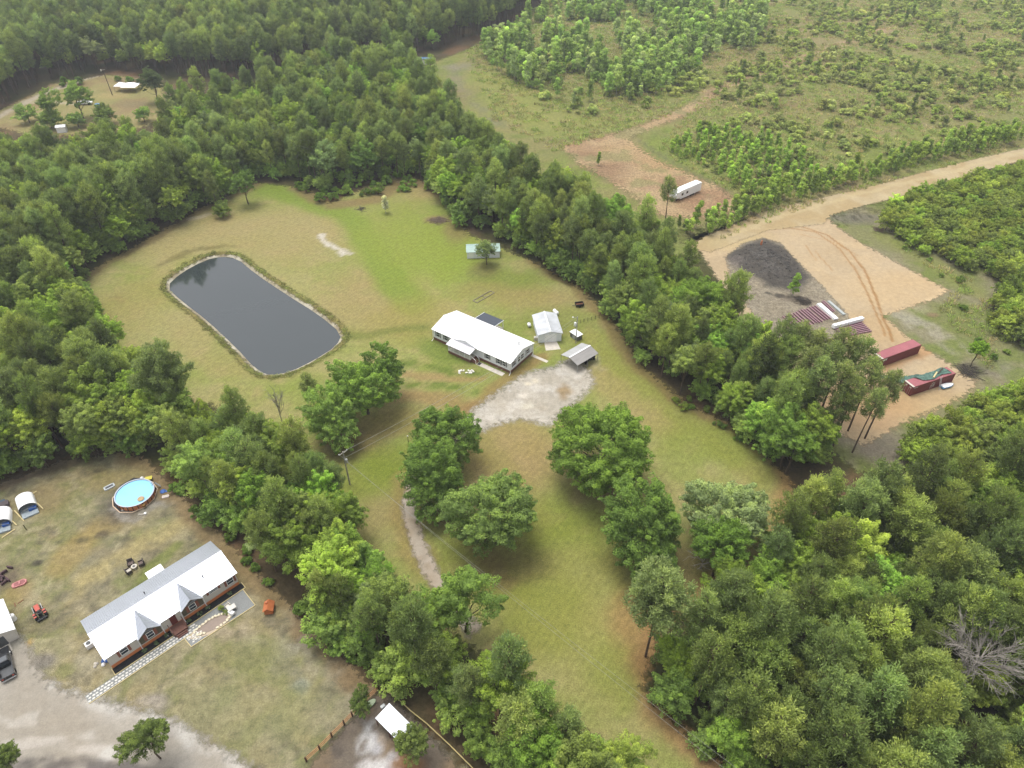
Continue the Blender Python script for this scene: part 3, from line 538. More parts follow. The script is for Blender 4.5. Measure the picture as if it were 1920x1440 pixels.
def grow_broad(seed, h=13.0, R=4.0, cz=.62, n=105, cr=.92, leaf=.155, k=180, lobes=6):
    p = Plant(seed); r = p.r; C = np.array([0, 0, h * cz]); Hh = h * (1 - cz) * .96
    lob = unit(r.normal(size=(lobes, 3)) + np.array([0, 0, .4])); la = r.uniform(.12, .46, lobes); hol = unit(r.normal(size=(lobes, 3)) + np.array([0, 0, .3]))
    pts = []
    for i in range(n):
        d = r.normal(size=3); d[2] = d[2] * .9 + .25; d /= np.linalg.norm(d)
        if d[2] < -.45: d[2] *= -.6; d /= np.linalg.norm(d)
        rr = .64 + sum(a * max(0, float(d @ l)) ** 4 for a, l in zip(la, lob)) + r.normal() * .07 - .22 * max(0, max(float(d @ l) for l in hol)) ** 8
        if r.uniform() < .26: rr *= r.uniform(.45, .85)
        q = C + d * np.array([R, R, Hh if d[2] > 0 else Hh * .85]) * rr; pts.append(q)
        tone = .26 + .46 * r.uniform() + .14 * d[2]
        p.clump(q, cr * r.uniform(.5, 1.3), int(k * r.uniform(.6, 1.15)), leaf, tone, out=unit((d + np.array([0, 0, .25]) + r.normal(size=3) * .25)[None])[0])
        if r.uniform() < .5: p.clump(q + d * cr * r.uniform(.7, 1.2) + r.normal(size=3) * .3, cr * .45, int(k * .28), leaf, tone + .12)
    tw = max(.14, R * .055); p.limb([(0, 0, 0), (r.normal() * .15, r.normal() * .15, h * .22), (r.normal() * .3, r.normal() * .3, h * .42), tuple(C)], tw, tw * .35, 7)
    for i in range(9):
        q = pts[int(r.integers(len(pts)))]; s0 = np.array([0, 0, h * r.uniform(.22, .5)]); p.limb([tuple(s0), tuple((s0 + q) / 2 + np.array([0, 0, -.2]) + r.normal(size=3) * .2), tuple(q)], tw * .42, .03, 4)
    return p
def grow_sapling(seed, h=6.0, R=1.25, n=26, leaf=.20, k=60, cr=.62, bare=.22):
    p = Plant(seed); r = p.r; p.limb([(0, 0, 0), (r.normal() * .1, r.normal() * .1, h * .5), (r.normal() * .2, r.normal() * .2, h * .95)], .07, .02, 5)
    for i in range(n):
        f = bare + (1 - bare) * ((i + r.uniform()) / n); a = r.uniform(0, 6.28); rr = R * (1.15 - f) ** .6 * math.sqrt(r.uniform(.08, 1)) * min(1, .5 + (f - bare) * 3)
        q = np.array([math.cos(a) * rr, math.sin(a) * rr, h * f]); p.clump(q, cr * r.uniform(.6, 1.15), int(k * r.uniform(.6, 1.2)), leaf, .35 + .35 * r.uniform() + .1 * f)
        if i % 3 == 0: p.limb([(0, 0, max(.1, h * f - .5)), tuple(q)], .025, .01, 3)
    return p
def grow_shrub(seed, h=1.6, R=1.3, n=16, leaf=.17, k=60):
    p = Plant(seed); r = p.r
    for i in range(n):
        a = r.uniform(0, 6.28); rr = R * math.sqrt(r.uniform()) * .85; z = h * (1 - (rr / R) ** 2 * .7) * r.uniform(.45, 1)
        q = np.array([math.cos(a) * rr, math.sin(a) * rr, z]); p.clump(q, .5 * r.uniform(.6, 1.2), int(k * r.uniform(.6, 1.2)), leaf, .3 + .4 * r.uniform())
        if i % 2 == 0: p.limb([(0, 0, 0), tuple(q)], .03, .012, 3)
    return p
def grow_bare(seed, h=8.0, R=4.0, n=16, twigs=7, r0=.16, spread=.9, lo=.3):
    """a leafless dead tree with forking limbs"""
    p = Plant(seed); r = p.r; p.limb([(0, 0, 0), (r.normal() * .2, r.normal() * .2, h * .35), (r.normal() * .4, r.normal() * .4, h * .7)], r0, r0 * .5, 6)
    for i in range(n):
        a = i * 2.4 + r.normal() * .3; s0 = np.array([0, 0, h * r.uniform(lo, max(.7, lo + .25))]); q = np.array([math.cos(a) * R * r.uniform(.6, 1), math.sin(a) * R * r.uniform(.6, 1), h * r.uniform(.65, 1.0)])
        m = (s0 + q) / 2 + r.normal(size=3) * .35; p.limb([tuple(s0), tuple(m), tuple(q)], r0 * .5, .025, 4)
        for j in range(twigs):
            t = r.uniform(.3, 1); b = s0 + (m - s0) * 2 * t if t < .5 else m + (q - m) * (2 * t - 1)
            e = b + (q - s0) / np.linalg.norm(q - s0) * r.uniform(.5, 1.3) + r.normal(size=3) * .55 * spread; p.limb([tuple(b), tuple(e)], .035, .012, 3)
    return p

PROTO = {}
def reg(kind, plants, leaf, bark): PROTO[kind] = [pl.meshes(kind, leaf, bark) for pl in plants]
reg('pine_tree', [grow_pine(100 + i, h=16 + (i % 4) * .8, R=3.1 + .3 * (i % 3), bare=.42 + .05 * (i % 3)) for i in range(9)], NEEDLE, PINE_BARK)
reg('broadleaf_tree', [grow_broad(200 + i, h=12.5 + (i % 3) * 1.2, R=3.9 + .35 * (i % 4), cz=.58 + .03 * (i % 3), lobes=4 + i % 3) for i in range(9)], LEAF, BARK)
reg('bush_tree', [grow_broad(250 + i, h=6.2 + (i % 3) * .6, R=2.9 + .25 * (i % 4), cz=.42, n=70, cr=.8, leaf=.17, k=120, lobes=6) for i in range(7)], LEAF, BARK)
reg('oak_tree', [grow_broad(300, h=15, R=9.6, cz=.46, n=360, cr=1.2, leaf=.19, k=200, lobes=12), grow_broad(301, h=14, R=7.2, cz=.47, n=250, cr=1.12, leaf=.19, k=185, lobes=10), grow_broad(302, h=13, R=6.6, cz=.48, n=225, cr=1.12, leaf=.19, k=185, lobes=9)], LEAF, BARK)
reg('lone_pine', [grow_pine(150, h=20, R=4.6, bare=.52, dens=1.5), grow_pine(151, h=19, R=2.6, bare=.6, dens=.88), grow_pine(152, h=21, R=5.4, bare=.5, dens=1.5)], NEEDLE, PINE_BARK)
reg('sapling', [grow_sapling(400 + i, h=5.2 + .5 * (i % 4), R=1.1 + .15 * (i % 3)) for i in range(7)], LEAF, GREY_BARK)
reg('shrub', [grow_shrub(500 + i, h=1.4 + .25 * (i % 4), R=1.2 + .2 * (i % 3)) for i in range(6)], LEAF, BARK)
reg('dead_tree', [grow_bare(600, 9, 4.6, 34, 26, .13), grow_bare(601, 12, 2.0, 16, 6, .12), grow_bare(603, 18, 5.2, 40, 30, .12, lo=.5), grow_bare(602, 3.2, 3.0, 9, 7, .16)], LEAF, mat('dead_wood', (182, 174, 164), .95, var=.25, spec=.1))

def plant(kind, loc, scale, rz, colour, label, cat, group=None, variant=None, sz=None, name=None):
    P = PROTO[kind]; v = int(RNG.integers(len(P))) if variant is None else variant
    name = name or ('pine_tree' if kind == 'lone_pine' else kind)
    o = thing(name, label, cat, loc, rz, group); o.scale = (scale, scale, sz or scale)
    for part_, me in P[v].items():
        c = bpy.data.objects.new({'crown': 'crown', 'trunk': 'trunk'}[part_], me); COL.objects.link(c); c.parent = o
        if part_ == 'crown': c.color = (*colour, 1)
    return o

PINE_C = [(0.128, 0.174, 0.055), (0.146, 0.190, 0.058), (0.116, 0.157, 0.055), (0.161, 0.206, 0.060), (0.133, 0.179, 0.065)]
PINE_Y = (.165, .205, .058)
BROAD_C = [(0.138, 0.194, 0.038), (0.161, 0.220, 0.045), (0.118, 0.164, 0.038), (0.184, 0.234, 0.052), (0.140, 0.178, 0.054)]
BRIGHT = (.135, .212, .044); PALE = (.150, .190, .084)
def jitter(c, a=.19):
    k = 1 + RNG.normal() * a; return tuple(max(.005, v * k * (1 + RNG.normal() * .022)) for v in c)

BLOCKED = []          # (polygon in world metres, margin): nothing is planted there
def blocked(x, y): 
    X = np.array([x]); Y = np.array([y])
    return any(sdf_poly(P, X, Y)[0] < m for P, m in BLOCKED)

def scatter(poly_px, spacing, jit=.42, seed=0, grow=0.0):
    P = W(poly_px); xs = [p.x for p in P]; ys = [p.y for p in P]; r = np.random.default_rng(seed)
    X, Y = np.meshgrid(np.arange(min(xs), max(xs), spacing), np.arange(min(ys), max(ys), spacing * .87))
    X = X + (np.arange(X.shape[0]) % 2)[:, None] * spacing / 2
    X = X + r.uniform(-jit, jit, X.shape) * spacing; Y = Y + r.uniform(-jit, jit, X.shape) * spacing
    k = sdf_poly(P, X, Y) < grow
    return list(zip(X[k], Y[k]))

WOODS = [
 # phrase, polygon (x, y, height of the line that was read off the photograph), spacing, share of pines, size, extra
 ('in the dense wood left of the pond', [(-220, 985, 0), (-10, 905, 0), (110, 862, 0), (235, 846, 0), (262, 850, 0), (262, 720, 13), (215, 640, 13), (165, 575, 13), (135, 540, 5), (150, 512, 0), (250, 455, 0), (330, 420, 0), (395, 375, 0), (395, 330, 13), (300, 240, 15), (200, 228, 15), (120, 240, 15), (40, 240, 15), (-260, 300, 15), (-420, 500, 0)], 4.4, .62, 1.0, {}),
 ('in the belt below the pond', [(292, 832, 0), (372, 898, 0), (455, 995, 0), (575, 1128, 0), (655, 1205, 0), (700, 1245, 0), (765, 1275, 0), (845, 1325, 0), (915, 1400, 0), (1030, 1560, 0), (1200, 1450, 8), (1110, 1355, 14), (1005, 1285, 14), (930, 1238, 14), (835, 1180, 14), (770, 1118, 14), (692, 1032, 14), (645, 965, 14), (615, 880, 12), (565, 830, 12), (515, 800, 12), (440, 760, 13), (390, 745, 13), (300, 700, 13), (255, 715, 13)], 4.5, .34, 1.0, {'bright': .3}),
 ('in the wood behind the mown grass', [(400, 375, 0), (480, 335, 0), (560, 335, 0), (600, 360, 0), (660, 345, 0), (720, 335, 0), (800, 335, 0), (860, 420, 0), (930, 450, 0), (985, 470, 0), (1080, 400, 9), (1010, 315, 13), (960, 275, 13), (900, 232, 13), (850, 190, 13), (800, 140, 10), (760, 118, 5), (640, 110, 8), (480, 130, 13), (330, 160, 13), (300, 225, 13), (395, 300, 13)], 4.9, .48, 1.0, {'bright': .2}),
 ('in the belt right of the white house', [(990, 480, 0), (1090, 530, 0), (1150, 590, 0), (1210, 680, 0), (1290, 745, 0), (1380, 795, 0), (1440, 850, 0), (1480, 890, 0), (1540, 868, 0), (1562, 832, 0), (1552, 775, 8), (1515, 695, 13), (1470, 640, 13), (1410, 575, 13), (1330, 505, 13), (1270, 450, 13), (1180, 380, 13), (1075, 330, 13), (1040, 300, 13), (985, 470, 0)], 4.6, .45, 1.0, {'bright': .22}),
 ('in the wood at the lower right', [(1500, 1600, 0), (1390, 1450, 0), (1280, 1345, 0), (1255, 1290, 0), (1310, 1215, 0), (1370, 1160, 0), (1420, 1110, 0), (1460, 1050, 0), (1500, 985, 0), (1520, 955, 4), (1580, 940, 8), (1650, 920, 10), (1700, 900, 10), (1770, 870, 10), (1850, 830, 10), (1930, 800, 10), (2300, 800, 8), (2300, 1600, 0)], 4.8, .72, 1.05, {'yellow': .2, 'bright': .16}),
 ('in the far pine wood across the top', [(-420, 300, 0), (-40, 218, 0), (15, 192, 0), (90, 152, 0), (200, 130, 0), (300, 140, 0), (460, 130, 4), (640, 122, 0), (740, 108, 0), (800, 98, 0), (880, 72, 0), (950, 50, 0), (1010, 8, 0), (1040, -40, 0), (1040, -120, 0), (-900, -120, 0)], 5.0, .84, 1.0, {'bright': .05}),
 ('in the young thicket right of the sand track', [(1650, 425, 0), (1700, 462, 0), (1780, 495, 0), (1850, 520, 0), (2010, 590, 0), (2200, 460, 0), (2200, 300, 0), (1940, 322, 0), (1830, 345, 0), (1740, 372, 0), (1680, 390, 0)], 3.2, .0, .55, {'thicket': 1}),
 ('in the clump right of the sand pad', [(1855, 600, 0), (1885, 640, 0), (1990, 680, 0), (2100, 640, 0), (2100, 540, 0), (1880, 560, 0)], 3.4, .0, .6, {'thicket': 1}),
 ('in the thicket below the red containers', [(1760, 900, 0), (1690, 880, 0), (1735, 812, 4), (1800, 775, 5), (1860, 745, 5), (1960, 715, 5), (2250, 760, 5), (2250, 900, 0)], 3.6, .05, .68, {'thicket': 1}),
]
GAPS = [(700, 205, 7), (1330, 540, 5), (545, 290, 7), (880, 205, 5), (1640, 830, 6), (1840, 915, 5), (640, 820, 5), (1700, 745, 6), (590, 800, 5), (910, 480, 5), (905, 465, 7), (540, 1128, 5), (650, 905, 4.5), (625, 890, 3)]
GAPZ = [(1843, 1225, 15, 4.5), (1835, 1290, 14, 3.5)]
GAPW = [(G(a, b), r) for a, b, r in GAPS] + [(G(a, b, z), r) for a, b, z, r in GAPZ]
plants = []           # kind, x, y, scale, colour, phrase, tone word
for wi, (phrase, poly, sp, pine, size, ex) in enumerate(WOODS):
    for x, y in scatter(poly, sp * (1.0 if ex.get('thicket') else .93 if 'far' in phrase else .82), seed=40 + wi, grow=.8):
        if any((x - g.x) ** 2 + (y - g.y) ** 2 < r * r for g, r in GAPW): continue
        u = RNG.uniform(); s = size * RNG.uniform(.74, 1.22)
        patch = vnoise(np.array([x]), np.array([y]), 16, 5)[0]; pp = np.clip(pine + (patch - .5) * .9 * (pine > .1), 0, 1)
        if ex.get('thicket'):
            c = jitter(BROAD_C[int(RNG.integers(5))] if u < .5 else (.155, .190, .044), .14); plants.append(['bush_tree', x, y, s * 1.25, c, phrase, 'bushy olive green' if u >= .5 else 'bushy mid-green', 'dark'])
        elif u < pp:
            if RNG.uniform() < ex.get('yellow', .04): c, w = jitter(PINE_Y), 'yellow-green'
            else: c, w = jitter(PINE_C[int(RNG.integers(5))]), 'dark green'
            plants.append(['pine_tree', x, y, s * (.76 if 'far' not in phrase else .88), c, phrase, w, 'dark'])
        else:
            if RNG.uniform() < ex.get('bright', .1): c, w = jitter(BRIGHT), 'bright lime green'
            elif RNG.uniform() < .07: c, w = jitter(PALE), 'pale grey-green'
            else: c, w = jitter(BROAD_C[int(RNG.integers(5))], .18), 'mid-green'
            plants.append(['broadleaf_tree', x, y, s * (.78 if pine < .8 else .8), c, phrase, w, 'dark'])

for wi, (phrase, poly, sp, pine, size, ex) in enumerate(WOODS):          # low growth along the woods' edges
    if ex.get('thicket') or 'far pine' in phrase: continue
    P = W(poly)
    for x, y in scatter(poly, 3.3, seed=140 + wi, grow=1.6):
        d = -sdf_poly(P, np.array([x]), np.array([y]))[0]
        if RNG.uniform() > (.62 if d < 4.5 else .34): continue
        if any((x - g.x) ** 2 + (y - g.y) ** 2 < r * r for g, r in GAPW): continue
        plants.append(['bush_tree', x, y, RNG.uniform(.55, 1.0), jitter([(.14, .205, .052), (.12, .175, .048), (.165, .225, .062)][int(RNG.integers(3))], .16), phrase, 'low bushy green', 'any'])

for i_ in range(26):                                                        # tall pines along the pond side of the left wood
    q = G(120 + 275 * i_ / 25, 518 - 140 * i_ / 25).lerp(G(80 + 275 * i_ / 25, 490 - 140 * i_ / 25), RNG.uniform(0, .6))
    plants.append(['pine_tree', q.x, q.y, RNG.uniform(.88, 1.05), jitter(PINE_C[i_ % 5]), 'in the dense wood left of the pond', 'dark green', 'dark'])
SCRUBS = [
 # kind, phrase, polygon, spacing, scale range, colours
 ('sapling', 'in the young grove above the clearing', [(905, 105, 0), (950, 150, 0), (1030, 190, 0), (1110, 205, 0), (1200, 190, 0), (1260, 165, 0), (1330, 120, 0), (1420, 90, 0), (1440, 20, 0), (1300, 0, 0), (1200, -30, 0), (1060, -40, 0), (1030, 15, 0), (950, 66, 0)], 3.6, (.6, 2.0), [(.22, .29, .09), (.19, .265, .076), (.17, .235, .07), (.23, .28, .12)]),
 ('sapling', 'on the scrub slope above the white camper', [(1250, 290, 0), (1330, 320, 0), (1400, 375, 0), (1560, 340, 0), (1500, 290, 0), (1380, 255, 0), (1300, 240, 0)], 3.6, (.5, 1.0), [(.17, .25, .05), (.19, .265, .06)]),
 ('sapling', 'along the upper side of the sand track', [(1340, 448, 0), (1440, 396, 0), (1600, 350, 0), (1760, 305, 0), (1920, 268, 0), (1920, 240, 0), (1760, 275, 0), (1600, 322, 0), (1440, 372, 0), (1370, 400, 0), (1300, 430, 0), (1250, 430, 0)], 3.0, (.5, 1.25), [(.17, .235, .05), (.19, .25, .06), (.14, .19, .05)]),
 ('shrub', 'scattered over the rough scrubland', [(1000, 10, 0), (1020, 200, 0), (1150, 240, 0), (1340, 160, 0), (1300, 300, 0), (1420, 380, 0), (1900, 250, 0), (2050, 150, 0), (2000, -30, 0), (1100, -30, 0)], 5.2, (.7, 2.1), [(.20, .245, .066), (.215, .25, .075), (.17, .205, .064), (.23, .255, .095)]),
 ('sapling', 'scattered over the rough scrubland', [(1290, 10, 0), (1300, 110, 0), (1480, 300, 0), (1640, 330, 0), (1900, 250, 0), (2000, 160, 0), (2000, -30, 0), (1300, -30, 0)], 17, (.5, 1.2), [(.15, .20, .055), (.135, .175, .055)]),
 ('shrub', 'along the woods by the mown grass', [(1250, 745, 0), (1300, 790, 0), (1360, 810, 0), (1440, 870, 0), (1460, 860, 0), (1380, 790, 0), (1290, 735, 0)], 3.6, (.5, .9), [(.09, .14, .03), (.11, .15, .03)]),
 ('shrub', 'at the foot of the trees by the pool yard', [(300, 905, 0), (420, 1025, 0), (570, 1165, 0), (700, 1292, 0), (720, 1280, 0), (590, 1140, 0), (440, 1005, 0), (320, 890, 0)], 3.2, (.6, 1.2), [(.09, .14, .03), (.075, .12, .026)]),
 ('shrub', 'behind the mown grass at the foot of the wood', [(540, 350, 0), (600, 380, 0), (700, 365, 0), (850, 370, 0), (860, 330, 0), (700, 330, 0), (600, 340, 0)], 4.5, (.8, 1.5), [(.10, .16, .03), (.12, .18, .036)]),
 ('shrub', 'on the rough grass beside the sand pad', [(1640, 430, 0), (1800, 520, 0), (1900, 620, 0), (1880, 700, 0), (1780, 640, 0), (1800, 545, 0), (1680, 480, 0)], 8, (.5, .9), [(.09, .14, .03), (.11, .15, .036)]),
 ('bush_tree', 'along the near edge of the far clearing', [(10, 228, 0), (120, 246, 0), (300, 236, 0), (300, 222, 0), (220, 228, 0), (130, 236, 0), (60, 222, 0)], 9, (.7, 1.2), [(.15, .215, .055), (.13, .185, .05)]),
 ('shrub', 'round the edge of the far clearing', [(110, 165, 0), (210, 150, 0), (260, 160, 0), (240, 150, 0), (120, 158, 0)], 4, (1.0, 1.8), [(.09, .145, .03)]),
]
for si, (kind, phrase, poly, sp, sr, cols) in enumerate(SCRUBS):
    for x, y in scatter(poly, sp, .48, 70 + si):
        d = fbm(np.array([x]), np.array([y]), 22, 9)[0]
        if 'scattered' in phrase and d < .42 + .2 * RNG.uniform(): continue
        if 'grove' in phrase and d < .34 + .26 * RNG.uniform(): continue
        if 'grove' in phrase and RNG.uniform() < .25: plants.append(['bush_tree', x, y, RNG.uniform(.45, 1.0), jitter((.16, .225, .064), .16), phrase, 'bushy light green', 'any']); continue
        plants.append([kind, x, y, RNG.uniform(*sr), jitter(cols[int(RNG.integers(len(cols)))], .16), phrase, 'leafy green' if kind == 'shrub' else 'bushy green' if kind == 'bush_tree' else 'slender light green', 'any'])

LANDMARKS = [(n_, G(a, b)) for n_, a, b in (('pool', 250, 935), ('canopy shelters', 40, 950), ('tan house', 330, 1160), ('playhouse', 506, 1140), ('metal shed', 740, 1370), ('rail fence', 650, 1370), ('utility pole', 656, 908), ('bright oak', 682, 800), ('pond', 480, 590), ('far canopy', 248, 172), ('far truck', 160, 197), ('blossoming tree', 722, 410), ('teal shed', 905, 485), ('white house', 900, 660), ('trailer', 1085, 575), ('carport', 1085, 670), ('largest oak', 1140, 920), ('pale oak', 1364, 1030), ('lone tall pine', 1225, 1215), ('leafless tree', 1845, 1330), ('soil heap', 1440, 500), ('steel beams', 1540, 620), ('near container', 1690, 680), ('tarp', 1740, 720), ('white camper', 1285, 380), ('lone sapling', 1490, 560), ('blue canopy', 798, 119), ('dirt drive', 800, 1070), ('bottom edge', 1250, 1500), ('lower right corner', 1920, 1440), ('right edge', 1960, 1000), ('left edge', -40, 700), ('left edge', -40, 400), ('top edge', 500, -10), ('top edge', 1300, -10), ('upper right corner', 1920, 0), ('sand track', 1700, 345))]
SHORT = {'in the dense wood left of the pond': 'in the wood left of the pond', 'in the belt right of the white house': 'in the belt right of the house', 'in the wood behind the mown grass': 'in the wood behind the lawn', 'in the wood at the lower right': 'in the lower right wood', 'in the far pine wood across the top': 'in the far top wood', 'in the young thicket right of the sand track': 'in the thicket by the track', 'in the young grove above the clearing': 'in the young upper grove', 'on the scrub slope above the white camper': 'on the slope above the camper', 'along the upper side of the sand track': 'along the sand track', 'along the woods by the mown grass': 'along the wood by the lawn', 'at the foot of the trees by the pool yard': 'at the belt by the yard', 'behind the mown grass at the foot of the wood': 'at the wood behind the lawn', 'on the rough grass beside the sand pad': 'beside the sand pad', 'scattered over the rough scrubland': 'on the open scrubland', 'along the near edge of the far clearing': 'by the far clearing', 'round the edge of the far clearing': 'behind the far clearing'}
def tree_label(size, word, kw, phrase, lm):
    l = f'{size}{word} {kw} {phrase}, nearest the {lm}'
    return l if len(l.split()) <= 16 else f'{word} {kw} {phrase}, nearest the {lm}'
ORD = ['first', 'second', 'third', 'fourth', 'fifth', 'sixth', 'seventh', 'eighth', 'ninth', 'tenth', 'eleventh', 'twelfth', 'thirteenth']
def landmark(x, y): return min(LANDMARKS, key=lambda q: (q[1].x - x) ** 2 + (q[1].y - y) ** 2)[0]
TALL = {'pine_tree': 1.17, 'broadleaf_tree': 1.02}; LIMIT = 290; count = {}
def in_frame(x, y, h, m=25):
    a = project((x, y, 0)); b = project((x, y, h)); return (-m < a[0] < 1920 + m or -m < b[0] < 1920 + m) and (-m < a[1] < 1440 + m or -m < b[1] < 1440 + m) and b[1] < 1440 + m and a[1] > -m
plants.sort(key=lambda p: p[1] ** 2 + p[2] ** 2)
mass = {}; SIZE = {k_: float(np.median([p[3] for p in plants if p[0] == k_])) for k_ in {p[0] for p in plants}}
KIND_WORD = {'bush_tree': 'bush tree', 'pine_tree': 'pine', 'broadleaf_tree': 'broadleaf tree', 'sapling': 'sapling', 'shrub': 'shrub'}
CAT = {'bush_tree': 'young tree', 'pine_tree': 'pine tree', 'broadleaf_tree': 'tree', 'sapling': 'young tree', 'shrub': 'shrub'}
HT = {'bush_tree': 6, 'pine_tree': 17, 'broadleaf_tree': 12, 'sapling': 5, 'shrub': 1.5}
for kind, x, y, s, c, phrase, word, _ in plants:
    if count.get(kind, 0) < LIMIT and in_frame(x, y, HT[kind] * s):
        count[kind] = count.get(kind, 0) + 1
        plant(kind, (x, y, 0), s, RNG.uniform(0, 6.28), c, (lab := tree_label('large ' if s > SIZE[kind] * 1.1 else 'small ' if s < SIZE[kind] * .9 else '', word, KIND_WORD[kind], SHORT.get(phrase, phrase), landmark(x, y))), CAT[kind], lab, sz=s * RNG.uniform(.88, 1.12) * TALL.get(kind, 1))
    else: mass.setdefault('woodland' if kind in ('pine_tree', 'broadleaf_tree', 'bush_tree') else 'undergrowth', []).append((kind, x, y, s, c))

def instancer(name, items, label, cat):
    """one object that draws a mass nobody would count: points carrying plants, each with its own colour"""
    keep = bpy.data.collections.new(name + '_sources'); first = {}; n = 0
    for kind in ('broadleaf_tree', 'pine_tree', 'bush_tree', 'sapling', 'shrub', 'weed'):
        if not any(i[0] == kind for i in items): continue
        first[kind] = n
        for ms in PROTO[kind]: keep.objects.link(bpy.data.objects.new('%s_%03d' % (name, n), join_meshes(ms))); n += 1
    me = bpy.data.meshes.new(name); me.vertices.add(len(items)); me.vertices.foreach_set('co', np.array([(i[1], i[2], 0) for i in items], np.float32).ravel())
    pi, rot, scl, tint = [], [], [], []
    for kind, x, y, s, c in items:
        pi.append(first[kind] + int(RNG.integers(len(PROTO[kind])))); rot.append((0, 0, RNG.uniform(0, 6.28))); scl.append((s, s, s * RNG.uniform(.88, 1.12) * TALL.get(kind, 1))); tint.append(c)
    me.attributes.new('proto', 'INT', 'POINT').data.foreach_set('value', np.array(pi, np.int32))
    for nm, a in (('turn', rot), ('size', scl), ('tint', tint)): me.attributes.new(nm, 'FLOAT_VECTOR', 'POINT').data.foreach_set('vector', np.array(a, np.float32).ravel())
    o = bpy.data.objects.new(name, me); COL.objects.link(o)
    ng = bpy.data.node_groups.new(name, 'GeometryNodeTree'); ng.interface.new_socket('Geometry', in_out='INPUT', socket_type='NodeSocketGeometry'); ng.interface.new_socket('Geometry', in_out='OUTPUT', socket_type='NodeSocketGeometry')
    N = ng.nodes; L = ng.links; gi = N.new('NodeGroupInput'); go = N.new('NodeGroupOutput'); ip = N.new('GeometryNodeInstanceOnPoints'); ci_ = N.new('GeometryNodeCollectionInfo')
    ci_.inputs['Collection'].default_value = keep; ci_.inputs['Separate Children'].default_value = True; ci_.inputs['Reset Children'].default_value = True
    def na(nm, t): q = N.new('GeometryNodeInputNamedAttribute'); q.data_type = t; q.inputs['Name'].default_value = nm; return q.outputs['Attribute']
    L.new(gi.outputs[0], ip.inputs['Points']); L.new(ci_.outputs[0], ip.inputs['Instance']); ip.inputs['Pick Instance'].default_value = True
    L.new(na('proto', 'INT'), ip.inputs['Instance Index']); e2r = N.new('FunctionNodeEulerToRotation'); L.new(na('turn', 'FLOAT_VECTOR'), e2r.inputs[0]); L.new(e2r.outputs[0], ip.inputs['Rotation']); L.new(na('size', 'FLOAT_VECTOR'), ip.inputs['Scale'])
    L.new(ip.outputs[0], go.inputs[0]); md = o.modifiers.new('growth', 'NODES'); md.node_group = ng
    return tag(o, label, cat, kind='stuff')
JOINED = {}
def join_meshes(ms):
    key = id(ms)
    if key in JOINED: return JOINED[key]
    c, t = ms.get('crown'), ms['trunk']; V, F, T, mi = [], [], [], []; off = 0; mats_ = []
    for k, me in enumerate([m for m in (c, t) if m is not None]):
        n = len(me.vertices); co = np.empty(n * 3, np.float32); me.vertices.foreach_get('co', co); V.append(co.reshape(-1, 3))
        F += [tuple(v + off for v in p.vertices) for p in me.polygons]; mi += [k] * len(me.polygons); mats_.append({LEAF: LEAF_MASS, NEEDLE: NEEDLE_MASS}.get(me.materials[0], me.materials[0]))
        tt = np.full(n, .5, np.float32)
        if 'Tone' in me.attributes: me.attributes['Tone'].data.foreach_get('value', tt)
        T.append(tt); off += n
    me = bpy.data.meshes.new('growth'); me.from_pydata(np.concatenate(V).tolist(), [], F); me.update()
    for m in mats_: me.materials.append(m)
    me.polygons.foreach_set('material_index', np.array(mi, np.int32)); me.attributes.new('Tone', 'FLOAT', 'POINT').data.foreach_set('value', np.concatenate(T)); JOINED[key] = me
    return me
instancer('woodland', mass['woodland'], 'distant dark pine and broadleaf woodland filling the upper left of the view', 'woodland')
# rough weeds over the scrub and along the wood edges
def grow_weed(seed):
    p = Plant(seed); r = p.r; k = 34; a = r.uniform(0, 6.28, k); rr = .75 * np.sqrt(r.uniform(size=k)); c = np.stack([np.cos(a) * rr, np.sin(a) * rr, np.zeros(k)], 1)
    d = unit(np.stack([np.cos(a) * .5, np.sin(a) * .5, np.full(k, 1.0)], 1) + r.normal(size=(k, 3)) * .3); p.blades(c, d, r.uniform(.35, .85, k), .07, r.uniform(.2, .8, k)); p.wood.tube((0, 0, 0), (0, 0, .3), .01, .005, 3)
    return p
reg('weed', [grow_weed(700 + i) for i in range(6)], LEAF, BARK)
weeds = []
for poly, sp, th in (([(870, 100, 0), (930, 230, 0), (1040, 285, 0), (1250, 220, 0), (1340, 160, 0), (1230, 280, 0), (1420, 390, 0), (1920, 262, 0), (2000, 100, 0), (1950, -20, 0), (1060, -20, 0)], 2.5, .36), ([(1640, 430, 0), (1800, 540, 0), (1760, 580, 0), (1860, 700, 0), (1900, 640, 0), (1850, 540, 0), (1700, 470, 0)], 2.2, .45), ([(1345, 450, 0), (1440, 392, 0), (1920, 262, 0), (1920, 274, 0), (1600, 360, 0)], 2.2, .5)):
    for x, y in scatter(poly, sp, .5, 91):
        if fbm(np.array([x]), np.array([y]), 9, 33)[0] > th: weeds.append(('weed', x, y, RNG.uniform(.7, 1.7), jitter([(.25, .25, .10), (.21, .25, .08), (.28, .24, .13), (.19, .24, .07)][int(RNG.integers(4))])))
# reeds and weeds round the pond bank
n_ = 230
for i in range(n_):
    j = int(RNG.integers(len(PO))); a, b = POND[j], POND[(j + 1) % len(POND)]; q = a.lerp(b, RNG.uniform()); out = Vector((q.x - cx, q.y - cy, 0)).normalized(); q = q + out * RNG.uniform(.5, 2.2)
    if fbm(np.array([q.x]), np.array([q.y]), 7, 44)[0] > .46: weeds.append(('weed', q.x, q.y, RNG.uniform(.35, .8), jitter((.20, .215, .085))))
instancer('undergrowth', mass.get('undergrowth', []) + weeds, 'low weeds and far brush over the rough scrubland and along the pond bank', 'undergrowth')

